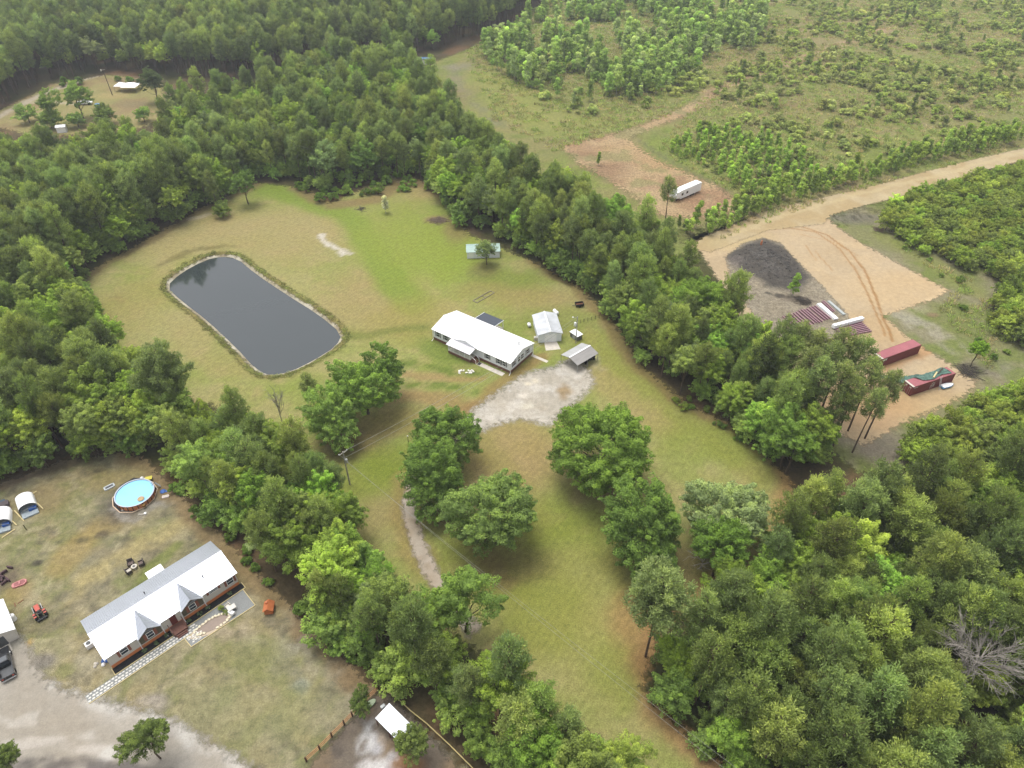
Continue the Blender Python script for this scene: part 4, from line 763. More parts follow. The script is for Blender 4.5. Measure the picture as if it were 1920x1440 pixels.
# single trees that stand apart
def at_height(px, py, z): p = G(px, py, z); return (p.x, p.y, 0)
def solo(kind, px, py, z, s, c, label, cat='tree', v=None, sz=None, name=None): return plant(kind, at_height(px, py, z), s, RNG.uniform(0, 6.28), c, label, cat, None, v, sz, name)
OAK1, OAK2 = (.092, .144, .036), (.118, .168, .052)
solo('oak_tree', 1135, 848, 7.5, 1.02, (.110, .168, .036), 'largest broad oak on the lawn below the gravel drive', v=0)
solo('oak_tree', 832, 808, 7.5, .80, OAK1, 'dark oak at the left end of the gravel drive', v=1)
solo('oak_tree', 822, 893, 7, .84, OAK1, 'dark oak leaning over the dirt drive, below the gravel', v=2)
solo('oak_tree', 926, 975, 6.5, .95, OAK2, 'lower middle oak right of the dirt drive under the wires', v=1)
solo('oak_tree', 1218, 996, 6.5, .98, OAK1, 'dark green oak beside the pale one right of the lawn', v=2)
solo('oak_tree', 1364, 968, 7, .86, (.165, .21, .095), 'pale grey-green oak at the right side of the lower lawn', v=1)
solo('broadleaf_tree', 1345, 1052, 4, .95, (.088, .145, .03), 'small green tree under the pale oak by the dead branches')
solo('oak_tree', 682, 728, 7, .86, (.12, .185, .042), 'bright oak left of the white house, nearer the pond', v=1)
solo('oak_tree', 628, 772, 7, .78, (.135, .20, .052), 'light green oak above the tree belt by the utility pole', v=2)
solo('broadleaf_tree', 722, 690, 8, 1.0, OAK1, 'dark tree at the right end of the oak group left of the white house')
solo('lone_pine', 1238, 1112, 16.5, 1.02, (.16, .205, .08), 'lone tall pine with a bare trunk at the bottom of the lawn', 'pine tree', 0)
solo('lone_pine', 296, 690, 17, 1.0, (.135, .175, .066), 'very large pine standing out at the lower left corner of the pond', 'pine tree', 2)
solo('broadleaf_tree', 458, 352, 5.5, .78, OAK1, 'small dark tree alone on the mown grass above the pond')
solo('sapling', 722, 386, 2.5, .95, (.30, .31, .21), 'small whitish blossoming tree on the mown grass', 'young tree', 1, None)
solo('broadleaf_tree', 822, 326, 5, .72, (.17, .21, .11), 'grey-green mossy tree at the back edge of the mown grass')
solo('broadleaf_tree', 605, 328, 5, .95, (.16, .22, .09), 'pale drooping tree behind the mown grass, left one')
solo('broadleaf_tree', 690, 312, 5, 1.0, (.12, .19, .05), 'pale drooping tree behind the mown grass, right one')
solo('broadleaf_tree', 912, 466, 5.0, .58, (.13, .17, .07), 'mossy tree hiding the front of the teal shed')
solo('sapling', 1491, 535, 3.2, 1.0, BRIGHT, 'bright green sapling standing alone by the dark soil heap', 'young tree', 2)
solo('sapling', 1123, 300, 2.0, .7, (.11, .17, .03), 'tiny sapling alone on the cleared brown ground', 'young tree', 3)
solo('broadleaf_tree', 1830, 668, 3.0, .52, (.13, .21, .03), 'round lime green bush tree right of the upper container')
solo('lone_pine', 1257, 352, 14.5, .92, (.15, .185, .066), 'thin pine with a long bare trunk left of the white camper', 'pine tree', 1)
solo('lone_pine', 577, 706, 12, .66, (.15, .185, .066), 'thin pole-like pine between the pond and the oaks', 'pine tree', 1)
solo('dead_tree', 516, 742, 8, .85, BRIGHT, 'bare grey dead tree at the lower end of the pond', 'dead tree', 1)
solo('dead_tree', 385, 285, 7, 1.05, BRIGHT, 'tall bare dead tree above the left corner of the mown grass', 'dead tree', 1)
solo('dead_tree', 1843, 1228, 14, 1.0, BRIGHT, 'wide leafless grey tree in the lower right wood', 'dead tree', 2)
solo('dead_tree', 1318, 1052, 2.0, .95, BRIGHT, 'fallen bare grey branches under the pale oak', 'dead tree', 3)
solo('broadleaf_tree', 283, 1398, 4, .62, (.085, .115, .036), 'small tree on the gravel road edge at the bottom')
solo('broadleaf_tree', 12, 1432, 3, .5, (.085, .115, .036), 'small tree in the bottom left corner')
solo('broadleaf_tree', 676, 1320, 3, .36, (.07, .10, .03), 'small dark tree over the wooden rail fence')
solo('broadleaf_tree', 775, 1398, 4, .55, (.095, .125, .04), 'thin tree growing over the corner of the small metal shed')
solo('broadleaf_tree', 1478, 838, 6, .86, (.115, .180, .040), 'round bright tree at the near edge of the right belt')
solo('broadleaf_tree', 868, 1122, 9, .95, (.11, .165, .042), 'round green tree over the lower end of the dirt drive')
solo('broadleaf_tree', 815, 1150, 9, .9, (.125, .185, .045), 'green tree left of the lower end of the dirt drive')
solo('broadleaf_tree', 140, 178, 9, 1.1, (.13, .19, .044), 'light green tree in front of the far clearing')
solo('broadleaf_tree', 92, 205, 7, .9, (.12, .175, .044), 'green tree at the left part of the far clearing, in front of the track')
solo('broadleaf_tree', 285, 150, 9, 1.1, (.060, .085, .034), 'dark tree at the right side of the far white canopy')
THIN = [(1540, 720, 1.0), (1512, 690, .95), (1550, 690, 1.0), (1578, 668, 1.05), (1606, 672, 1.0), (1630, 712, .95), (1576, 722, 1.0), (1664, 726, .9), (1528, 660, 1.0), (1498, 645, 1.0), (1600, 742, .9), (1640, 752, .85)]
for i, (px, py, s) in enumerate(THIN):
    plant('lone_pine', at_height(px, py, 13.5), s, RNG.uniform(0, 6.28), jitter((.14, .175, .064), .08), f'{ORD[[q[0] for q in sorted(enumerate(THIN), key=lambda q: q[1][0])].index(i)]} thin pine from the left in front of the sand pad', 'pine tree', 'thin pines in front of the sand pad', 1)

# ------------------------------------------------------------------ materials of the built things
WHITE = mat('white_paint', (246, 246, 246), .55, k=.86, var=.04); ROOF_W = mat('white_roof_metal', (250, 250, 250), .42, spec=.4, k=.80, var=.03, scale=.6)
SIDING = mat('pale_siding', (236, 239, 243), .6, k=.84, var=.05); BRICK = mat('brick_skirting', (134, 92, 76), .9, var=.3, scale=9, k=.7); DARKG = mat('dark_shutter', (62, 68, 76), .6, var=.1, k=.6)
GLASS = mat('window_glass', (62, 74, 84), .08, spec=.6, var=.1, k=.6); SHINGLE = mat('dark_shingle', (88, 94, 104), .9, var=.22, scale=7, k=.62, bump=.3)
CONC = mat('pale_concrete', (216, 208, 194), .9, var=.12, scale=1.6, k=.72); WOODL = mat('new_timber', (222, 204, 150), .8, var=.14, k=.72); WOODB = mat('brown_deck_wood', (124, 84, 70), .8, var=.2, scale=6, k=.62)
GREYM = mat('galvanised_metal', (196, 196, 194), .42, spec=.5, var=.14, scale=.9, k=.66, streak=(.3, 4, 1)); DARK = mat('black_plastic', (40, 42, 44), .5, var=.2); BLACKR = mat('black_rubber', (34, 34, 36), .85, var=.2)
RUST = mat('rust', (128, 84, 62), .9, var=.3, scale=5); POLE = mat('pole_wood', (186, 180, 168), .95, var=.2, k=.72); STEELP = mat('grey_steel', (170, 174, 176), .4, metal=.6, var=.1)
RED_W = mat('dark_red_door', (120, 52, 44), .7, var=.15); TAN = mat('tan_siding', (206, 200, 190), .75, var=.06, k=.86); CEDAR = mat('orange_cedar', (206, 126, 76), .8, var=.2, scale=3, k=.95, streak=(6, .6, 6)); SHUT = mat('red_brown_shutter', (138, 84, 66), .75, var=.15, k=.85)
BROWNG = mat('brown_gable_with_shade', (112, 104, 84), .85, var=.15, k=.6); MULCH = mat('black_mulch', (52, 52, 54), .98, var=.4, scale=8, bump=.8, spec=.1); PEB = mat('grey_pebble_bed', (160, 162, 160), .95, var=.22, scale=11, bump=.6, spec=.15); STONE = mat('pale_stone', (226, 222, 212), .85, var=.12, k=.76)  # gable siding: brown cladding, shade under the gable mixed into its colour
CRED = mat('container_red', (138, 70, 72), .6, var=.14, scale=.7, k=.72); CROOF = mat('pale_container_roof', (186, 112, 118), .7, var=.12, scale=.6, k=.62); STEELR = mat('primer_red_steel', (160, 122, 130), .65, var=.25, scale=3, k=.75); LABELW = mat('white_lettering', (232, 226, 224), .6, var=.08, k=.72)  # container roof paler and pinker than its walls
TARP = mat('green_tarp', (92, 128, 114), .55, var=.3, scale=1.3, k=.62, bump=.5); BLUE = mat('bright_blue', (62, 110, 190), .5, var=.1); POOLW = bpy.data.materials.new('pool_water')
POOLW.use_nodes = True; _b = POOLW.node_tree.nodes['Principled BSDF']; _b.inputs['Base Color'].default_value = (*lin((150, 212, 250), .92), 1); _b.inputs['Roughness'].default_value = .05; _b.inputs['IOR'].default_value = 1.33
_nz = POOLW.node_tree.nodes.new('ShaderNodeTexNoise'); _nz.inputs['Scale'].default_value = 2.0; _bp = POOLW.node_tree.nodes.new('ShaderNodeBump'); _bp.inputs['Strength'].default_value = .1; POOLW.node_tree.links.new(_nz.outputs['Fac'], _bp.inputs['Height']); POOLW.node_tree.links.new(_bp.outputs[0], _b.inputs['Normal'])
NROOF = mat('grey_white_roof_metal', (222, 226, 234), .40, metal=.75, spec=.6, k=.72, var=.03, scale=.5)
PLUM = mat('pool_wall_wood', (182, 118, 76), .7, var=.2, scale=3, k=.95); YEL = mat('yellow_plastic', (226, 214, 84), .5, var=.06, k=.72); ORANGE = mat('orange_plastic', (206, 122, 74), .55, var=.1, k=.68); TRED = mat('tractor_red', (206, 92, 74), .45, var=.1, k=.66); PINK = mat('faded_pink', (208, 138, 134), .6, var=.15, k=.66)
CANVAS = mat('white_canvas', (252, 252, 252), .6, k=.88, var=.03); CARB = mat('black_car_paint', (40, 42, 46), .18, spec=.6, var=.05); CARG = mat('dark_car_glass', (58, 64, 70), .06, spec=.7, var=.05); BEDL = mat('grey_bed_liner', (96, 98, 100), .6, var=.12); TEAL = mat('pale_teal_roof', (186, 212, 202), .55, var=.12, k=.64); GREENP = mat('green_plastic', (120, 150, 100), .5)

def window(parent, M, w, h, shut=None, sw=.28, frame=WHITE, rows=2):
    """M maps (along the wall, out of the wall, up) with the window's centre at the origin"""
    m = MB(M); t = .07
    m.box(-w / 2, w / 2, 0, .05, h / 2 - t, h / 2); m.box(-w / 2, w / 2, 0, .05, -h / 2, -h / 2 + t); m.box(-w / 2, -w / 2 + t, .001, .049, -h / 2 + t, h / 2 - t); m.box(w / 2 - t, w / 2, .001, .049, -h / 2 + t, h / 2 - t); m.box(-w / 2 + t, w / 2 - t, .002, .055, -.03, .03)
    f = m.build('window', frame, parent)
    MB(M).box(-w / 2 + t, w / 2 - t, .004, .02, -h / 2 + t, h / 2 - t).build('pane', GLASS, f)
    if shut is not None:
        for s in (-1, 1): MB(M).box(s * (w / 2 + .03) if s > 0 else -w / 2 - .03 - sw, w / 2 + .03 + sw if s > 0 else -w / 2 - .03, 0, .045, -h / 2 - .04, h / 2 + .04).build('shutter', shut, parent)
    return f
def wallM(x, y, z, ang): return Matrix.Translation((x, y, z)) @ Matrix.Rotation(ang, 4, 'Z')
# front wall faces -y locally: along = -x when rotated by pi
FRONT = math.pi

# ------------------------------------------------------------------ the white house
def hz(x, y, h=0): return G(800 + x / 9.114, 570 + y / 9.114, h)
a0, a1 = hz(125, 605), hz(1430, 1190); Lw = (a1 - a0).length; Ww = 8.8
house = thing('white_house', 'long white single-storey house with white metal roof, porch and brick skirting', 'house', a0, heading(a0, a1))
SK, EA, RI = .75, 3.15, 4.35
MB().box(.02, Lw - .02, .02, Ww - .02, -.1, SK).build('skirting', BRICK, house)
m = MB(); m.box(0, Lw, 0, Ww, SK, EA)
for x in (0, Lw): m.face([(x, 0, EA), (x, Ww, EA), (x, Ww / 2, RI - .06)] if x else [(x, Ww, EA), (x, 0, EA), (x, Ww / 2, RI - .06)])
for i in range(1, 9): z = SK + i * .26; m.box(-.015, Lw + .015, -.015, Ww + .015, z, z + .03)
m.build('wall', SIDING, house)
ov = .35; k = (RI - EA) / (Ww / 2); ev = EA + .02 - k * ov
rf = MB(); rf.slope(-.3, Lw + .3, (-ov, ev), (Ww / 2, RI), .9, .025); rf.slope(-.3, Lw + .3, (Ww + ov, ev), (Ww / 2, RI), .9, .025); rf.box(-.32, Lw + .32, Ww / 2 - .18, Ww / 2 + .18, RI - .02, RI + .035)
roof = rf.build('roof', ROOF_W, house)
px0, px1 = Lw * .275, Lw * .565
xd = (px0 + px1) / 2 + .6; wd = 3.6; zg = EA + 1.0                      # shallow cross gable above the porch
g = MB(); yb = (zg - EA) / k
for s in (-1, 1):
    q = [(xd + s * wd, -ov - .1, ev + .03), (xd, -ov - .1, zg), (xd, yb, zg + .02), (xd + s * wd * .0, yb, zg + .02)]
    g.face([(xd + s * wd, -ov - .1, ev + .04), (xd, -ov - .1, zg), (xd, yb + .1, zg + .03)] if s > 0 else [(xd, -ov - .1, zg), (xd + s * wd, -ov - .1, ev + .04), (xd, yb + .1, zg + .03)])
    g.face([(xd + s * wd, -ov - .1, ev - .03), (xd, -ov - .1, zg - .08), (xd, -ov - .1, zg)] + [(xd + s * wd, -ov - .1, ev + .04)])
g.build('cross_gable', ROOF_W, house)
MB().face([(xd - wd, -ov - .06, ev - .03), (xd + wd, -ov - .06, ev - .03), (xd, -ov - .06, zg - .08)]).build('gable_wall', SIDING, house)
ch = MB().tube((Lw - 1.5, Ww * .62, RI - .55), (Lw - 1.5, Ww * .62, RI + .65), .12, n=10).build('chimney_pipe', STEELP, house); MB().lathe((Lw - 1.5, Ww * .62, RI + .60), [(.2, 0), (.2, .12), (.05, .22)], 10).build('cap', WHITE, ch)
for x, y in ((Lw * .48, 5.6), (Lw * .75, 5.0)): MB().tube((x, y, RI - .4), (x, y, RI - .02), .09, n=8).build('roof_vent', GREYM, house)
for t in (.065, .17, .715, .855, .925): window(house, wallM(Lw * t, 0, 2.05, FRONT), .95 if t > .8 else 1.05, 1.35, DARKG, .22)
for y in (1.4, 3.3, 4.6, 6.7): window(house, wallM(Lw, y, 2.05, -math.pi / 2) , 1.0 if y != 4.6 else 1.2, 1.35, DARKG if y in (1.4, 6.7) else None, .2)
for x, y in ((-.1, -.12), (Lw + .08, -.12), (Lw + .08, Ww + .1), (Lw * .1, Ww + .1)):
    dn = MB().box(x - .05, x + .05, y - .05, y + .05, .2, ev); dn.bar((x, y, .2), (x + .15, y - .7, .06), .1, .1); dn.build('downspout', WHITE, house)
# porch
PD = 2.1; pr = MB()
MB().box(px0, px1, -PD, -.03, -.05, SK - .05).build('porch_skirting', BRICK, house)
for i in range(9): y = -PD + i * (PD - .03) / 9; MB().box(px0, px1, y, y + (PD - .03) / 9 - .02, SK - .045, SK + .02).build('deck_board', CONC, house)
pr.M = None; pr.slope(px0 - .25, px1 + .25, (-PD - .4, 2.62), (.0, 3.12), .45, .02); pr.build('porch_roof', mat('porch_roof_metal', (236, 232, 236), .45, k=.72, var=.05), house)
for i in range(5):
    x = px0 + .08 + (px1 - px0 - .16) * i / 4; MB().box(x - .07, x + .07, -PD + .02, -PD + .16, SK + .02, 2.60).build('porch_post', WHITE, house)
for z in (SK + .12, SK + .95): MB().box(px0 + .1, px1 - .1, -PD + .06, -PD + .12, z, z + .06).build('rail', WHITE, house)
bl = MB()
for i in range(46): x = px0 + .15 + (px1 - px0 - .3) * i / 45; bl.box(x - .02, x + .02, -PD + .07, -PD + .11, SK + .18, SK + .95)
tag(bl.build('balusters', WHITE, house), kind='stuff')
MB().box(px0 + .04, px0 + .1, -PD + .16, -.1, SK + .90, SK + .97).build('rail', WHITE, house)
MB(wallM((px0 + px1) / 2 + 1.0, -.001, 1.85, FRONT)).box(-.5, .5, 0, .05, -1.05, 1.0).build('door', RED_W, house)
for xx in (-1.9, -.5): MB().box((px0 + px1) / 2 + xx, (px0 + px1) / 2 + xx + 1.0, -.05, -.002, SK + .2, 2.35).build('red_panel', RED_W, house)
for i in range(4): MB().box(px1 + i * .32, px1 + (i + 1) * .32, -1.75, -.55, -.05, SK - .02 - i * .18).build('step', BRICK, house)
for y in (-1.75, -.55):
    MB().bar((px1 + .02, y, SK + .9), (px1 + 1.35, y, .95), .07, .09).build('stair_rail', WHITE, house); MB().box(px1 + 1.28, px1 + 1.36, y - .04, y + .04, 0, 1.0).build('stair_post', WHITE, house)
# rear porch with a dark roof
rx0, rx1 = Lw * .24, Lw * .50
rp = MB(); rp.face([(rx0, Ww + .36, 3.0), (rx1, Ww + .36, 3.0), (rx1, Ww + 4.0, 2.65), (rx0, Ww + 4.0, 2.65)]); rp.face([(rx0, Ww + 4.0, 2.55), (rx1, Ww + 4.0, 2.55), (rx1, Ww + .36, 2.9), (rx0, Ww + .36, 2.9)])
rp.face([(rx0, Ww + .36, 2.9), (rx0, Ww + .36, 3.0), (rx0, Ww + 4, 2.65), (rx0, Ww + 4, 2.55)]); rp.face([(rx1, Ww + 4, 2.55), (rx1, Ww + 4, 2.65), (rx1, Ww + .36, 3.0), (rx1, Ww + .36, 2.9)])
rpo = rp.build('rear_porch_roof', SHINGLE, house)
for x in (rx0 - .07, rx1): MB().bar((x + .035, Ww + .34, 2.97), (x + .035, Ww + 4.05, 2.62), .08, .16).build('fascia', WHITE, rpo)
for x in (rx0 + .1, rx1 - .1): MB().box(x - .07, x + .07, Ww + 3.8, Ww + 3.94, 0, 2.56).build('rear_post', WHITE, house)
MB().box(rx0, rx1, Ww + .03, Ww + 3.95, -.05, .5).build('rear_deck', CONC, house)
MB().box(Lw * .70, Lw * .76, Ww + .02, Ww + 1.8, -.05, .6).build('rear_landing', CONC, house)
# side deck at the left end
sdk = MB(); sdk.box(-3.0, -.05, Ww - 3.2, Ww - .3, -.05, .55); sdk.build('side_deck', WOODB, house)
for q in ((-3.05, Ww - 3.25, -3.0 + .25, Ww - .25), (-3.05, Ww - 3.25, -.08, Ww - 3.0), (-3.05, Ww - .5, -.08, Ww - .25)): MB().box(q[0], q[2], q[1], q[3], .56, .62).build('deck_edge', WOODL if False else WHITE, house)
# concrete walks
wk = thing('concrete_walkway', 'narrow concrete walkway from the porch steps along the house front', 'walkway', a0, heading(a0, a1))
n = 5
for i in range(n): x0 = px1 + 1.45 + i * 1.45; MB().box(x0, x0 + 1.42, -1.85, -.65, -.1, .07).build('slab', CONC, wk)
mt = MB().box(0, .75, 0, 1.0, 0, .02).build('doormat', DARK); mt.location = house.location + Matrix.Rotation(house.rotation_euler.z, 3, 'Z') @ Vector((px1 + 1.55, -1.75, .072)); mt.rotation_euler = house.rotation_euler; tag(mt, 'dark doormat at the foot of the white house porch steps', 'doormat')
wk2 = thing('concrete_walkway', 'concrete walk running out from the right rear corner of the white house', 'walkway', a0, heading(a0, a1))
for i in range(4): MB().box(Lw + .1 + i * 1.1, Lw + 1.17 + i * 1.1, Ww - .9, Ww - .1, -.1, .06).build('slab', CONC, wk2)
ringp = G(874, 698); rg = thing('stone_ring', 'broken ring of white stones on the grass in front of the white house', 'stones', ringp)
for i, (sx_, sy_) in enumerate(((-1.5, .5), (-1.1, .55), (-1.5, .05), (-1.45, -.4), (-.6, .5), (.1, -.35), (.5, .55), (.9, .2), (1.3, .5), (1.2, -.25), (.8, -.4), (1.6, .1))): MB(Matrix.Translation((sx_, sy_, .05)) @ Matrix.Rotation(i * 1.9, 4, 'Z')).box(-.26, .26, -.17, .17, -.1, .09 + .05 * (i % 3)).build('stone', STONE, rg)

# ------------------------------------------------------------------ garage, tanks, pump house, pole, carport
def gz(x, y, h=0): return G(970 + x / 9.6, 550 + y / 9.6, h)
b0, b1 = gz(380, 895), gz(790, 860); gw = (b1 - b0).length; gl = 7.9
gar = thing('metal_garage', 'small white metal garage with streaked gable roof beside the white house', 'garage', b0, heading(b0, b1))
m = MB(); m.box(0, gw, 0, gl, -.1, 2.5)
for y, f in ((0, 1), (gl, -1)): m.face([(0, y, 2.5), (gw, y, 2.5), (gw / 2, y, 3.25)][::f])
for i in range(1, 11): m.box(-.02, gw + .02, i * gl / 11 - .04, i * gl / 11 + .04, 0, 2.5)
m.build('wall', SIDING, gar)
GROOF = mat('weathered_white_roof', (222, 225, 229), .5, var=.26, scale=.45, k=.62)
for s in (0, 1):
    r_ = MB(Matrix(((0, 1, 0, 0), (1, 0, 0, 0), (0, 0, 1, 0), (0, 0, 0, 1)))); r_.slope(-.35, gl + .25, (-.28 if s == 0 else gw + .28, 2.46), (gw / 2, 3.28), .5, .03); r_.build('roof_slope', GROOF, gar)
MB().box(gw / 2 - .15, gw / 2 + .15, -.36, gl + .26, 3.27, 3.34).build('ridge_cap', ROOF_W, gar)
dr = MB(); dr.box(gw * .27, gw * .78, -.06, -.01, 0, 2.3)
for i in range(1, 9): dr.box(gw * .27, gw * .78, -.075, -.06, i * .25, i * .25 + .05)
dr.build('roll_up_door', WHITE, gar)
rmp = thing('concrete_ramp', 'pale concrete ramp in front of the garage door', 'ramp', b0, heading(b0, b1)); MB().prism([(gw * .25, -.05), (gw * .22, -3.2), (gw * .86, -3.1), (gw * .8, -.05)][::-1], -.1, .06).build('slab', CONC, rmp)
def tank(name, p, rz, L_, r, label, cat, m=WHITE):
    t = thing(name, label, cat, p, rz); pts = [(-L_ / 2 - r * .55, .03), (-L_ / 2 - r * .45, r * .5), (-L_ / 2 - r * .2, r * .85), (-L_ / 2, r), (L_ / 2, r), (L_ / 2 + r * .2, r * .85), (L_ / 2 + r * .45, r * .5), (L_ / 2 + r * .55, .03)]
    b = MB(Matrix.Translation((0, 0, r + .2)) @ Matrix.Rotation(math.pi / 2, 4, 'Y')); b.lathe((0, 0, 0), [(q[1], q[0]) for q in pts], 14); b.build('tank_body', m, t, True)
    for x in (-L_ * .3, L_ * .3): MB().box(x - .08, x + .08, -r * .6, r * .6, 0, .35).build('foot', GREYM, t)
    MB().lathe((0, 0, 2 * r + .18), [(.16, 0), (.16, .14), (.05, .2)], 10).build('valve_dome', GREYM, t)
    return t
tank('propane_tank', gz(690, 375), heading(b0, b1) + 1.9, 1.5, .48, 'white propane tank behind the right rear corner of the garage', 'propane tank')
tank('propane_tank', gz(212, 600), heading(b0, b1) + 1.6, .8, .42, 'short white tank standing left of the garage', 'propane tank')
ac = thing('air_conditioner', 'small pale unit at the left front corner of the garage', 'air conditioner', gz(335, 835), heading(b0, b1)); MB().box(-.45, .45, -.4, .4, -.02, .8).build('case', CONC, ac); MB().lathe((0, 0, .8), [(.3, 0), (.3, .06), (.1, .08)], 12).build('fan_cover', GREYM, ac)
c0, c1 = gz(945, 815), gz(1110, 845); ph = thing('pump_house', 'small grey pump house with a white slab roof by the lamp pole', 'shed', gz(1055, 800), heading(gz(945, 655, 1.4), gz(1090, 755, 1.4)))
MB().box(-1.25, 1.25, -.75, .75, -.05, 1.35).build('wall', mat('grey_block', (132, 130, 128), .9, var=.15), ph); MB().box(-1.4, 1.4, -.9, .9, 1.35, 1.47).build('roof', WHITE, ph); MB().box(-.4, .4, -.79, -.75, .1, 1.2).build('door', GREYM, ph)
MB().lathe((-.9, .2, 1.47), [(.12, 0), (.12, .35), (.05, .42)], 8).build('vent_pipe', WHITE, ph)
pt = thing('pressure_tank', 'small white tank behind the pump house', 'water tank', gz(1040, 590)); MB().lathe((0, 0, 0), [(.3, 0), (.34, .1), (.34, .9), (.2, 1.1), (.04, 1.15)], 12).build('tank_body', WHITE, pt, True)
bp2 = gz(1052, 893); ht2 = GZ(970 + 1052 / 9.6, 550 + 893 / 9.6, 970 + 1078 / 9.6, 550 + 418 / 9.6)
pole2 = thing('lamp_pole', 'slim grey pole with a lamp arm beside the pump house', 'light pole', bp2); MB().tube((0, 0, -.1), (0, 0, ht2), .13, .09, 8).build('pole', mat('grey_pole', (196, 192, 186), .8, var=.1, k=.66), pole2); ar = MB().bar((0, 0, ht2 - .5), (-1.0, .2, ht2 - .2), .06, .06).build('lamp_arm', STEELP, pole2); MB().lathe((-1.05, .2, ht2 - .4), [(.05, .3), (.2, .05), (.14, 0)][::-1], 10).build('lamp_head', WHITE, pole2); MB().box(-.14, .14, -.22, -.12, 1.0, 1.7).build('meter_box', STEELP, pole2)
# carport
d0, d1 = gz(785, 1105, 2.1), gz(1085, 1300, 2.1); cw = (d1 - d0).length; cl = (gz(1400, 1045, 2.1) - d1).length
cp = thing('carport', 'open metal carport with weathered grey ribbed roof', 'carport', (d0.x, d0.y, 0), heading(d0, d1))
SW = Matrix(((0, 1, 0, 0), (1, 0, 0, 0), (0, 0, 1, 0), (0, 0, 0, 1)))
for s in (0, 1): MB(SW).slope(0, cl, (0 if s == 0 else cw, 2.1), (cw / 2, 2.85), .3, .02).build('roof_slope', GREYM if s == 0 else mat('weathered_grey_roof', (176, 172, 168), .7, var=.16, scale=1.0, k=.62, streak=(4, .3, 1)), cp)
MB().box(cw / 2 - .16, cw / 2 + .16, -.02, cl + .02, 2.85, 2.9).build('ridge_cap', WHITE, cp)
for x in (.06, cw - .06):
    for y in (.06, cl / 2, cl - .06): MB().box(x - .04, x + .04, y - .04, y + .04, -.05, 2.08).build('post', STEELP, cp)
for y in (.06, cl - .06): MB().bar((0, y, 2.05), (cw / 2, y, 2.79), .05, .05).bar((cw / 2, y, 2.79), (cw, y, 2.05), .05, .05).build('truss', STEELP, cp)
def mower(p, rz, label, body, s=1.0, name='riding_mower'):
    t = thing(name, label, 'mower', p, rz); t.scale = (s, s, s)
    h = MB(); h.box(-.35, .35, .35, 1.15, .35, .8).box(-.3, .3, 1.15, 1.3, .4, .7); h.build('hood', body, t); MB().box(-.5, .5, -.65, .0, .35, .55).box(-.28, .28, -.55, -.05, .55, .68).box(-.28, .28, -.62, -.52, .68, 1.0).build('seat', DARK, t)
    MB().box(-.6, .6, -.1, .45, .15, .28).build('cutting_deck', body, t); MB().bar((0, .3, .7), (0, .1, 1.0), .05, .05).build('steering_column', DARK, t)
    for x, y, r in ((-.5, -.55, .32), (.5, -.55, .32), (-.45, .95, .22), (.45, .95, .22)): MB().tube((x - .12, y, r), (x + .12, y, r), r, n=14).build('wheel', BLACKR, t)
    return t
mower(gz(1215, 1240), heading(d0, d1) + .3, 'dark riding mower parked under the carport, nearer the front', DARK); mower(gz(1290, 1190), heading(d0, d1) - .3, 'dark mower under the rear edge of the carport', DARK, 1.1)
# trailer
tr = thing('utility_trailer', 'small black utility trailer with a rusty bed near the tree line', 'trailer', gz(1115, 230), heading(gz(1065, 235), gz(1180, 240)) + .25)
MB().box(-1.0, 1.0, -.65, .65, .45, .5).build('bed', RUST, tr)
for q in ((-1.05, 1.05, .65, .71), (-1.05, 1.05, -.71, -.65)): MB().box(q[0], q[1], q[2], q[3], .42, .95).build('side_rail', DARK, tr)
MB().box(-1.06, -1.0, -.64, .64, .45, .95).build('front_rail', DARK, tr); MB().box(1.0, 1.06, -.64, .64, .45, .95).build('tailgate', DARK, tr); MB().bar((-1.05, 0, .45), (-1.9, 0, .35), .08, .08).build('tow_bar', DARK, tr)
for y in (-.85, .73): MB().tube((0, y, .3), (0, y + .14, .3), .3, n=14).build('wheel', BLACKR, tr)
# wire fence
f0, f1 = gz(1130, 540), gz(1470, 450); fn = thing('wire_fence', 'short run of dark wire fence between the pump house and the wood', 'fence', f0, heading(f0, f1)); fl = (f1 - f0).length
for i in range(6): MB().tube((fl * i / 5, 0, -.1), (fl * i / 5, 0, 1.1), .05, n=6).build('post', mat('dark_post', (84, 74, 62), .9), fn)
for z in (.3, .6, .9): MB().tube((0, 0, z), (fl, 0, z), .012, n=4).build('wire', DARK, fn)
bed = thing('garden_bed', 'long timber garden bed frame on the grass behind the white house', 'garden bed', G(907, 557), heading(G(892, 565), G(920, 549)))
for q in ((-3.2, 3.2, -.75, -.65), (-3.2, 3.2, .65, .75), (-3.2, -3.1, -.65, .65), (3.1, 3.2, -.65, .65), (-.05, .05, -.65, .65)): MB().box(*q, -.05, .2).build('timber', mat('grey_timber', (168, 158, 138), .9, var=.15), bed)
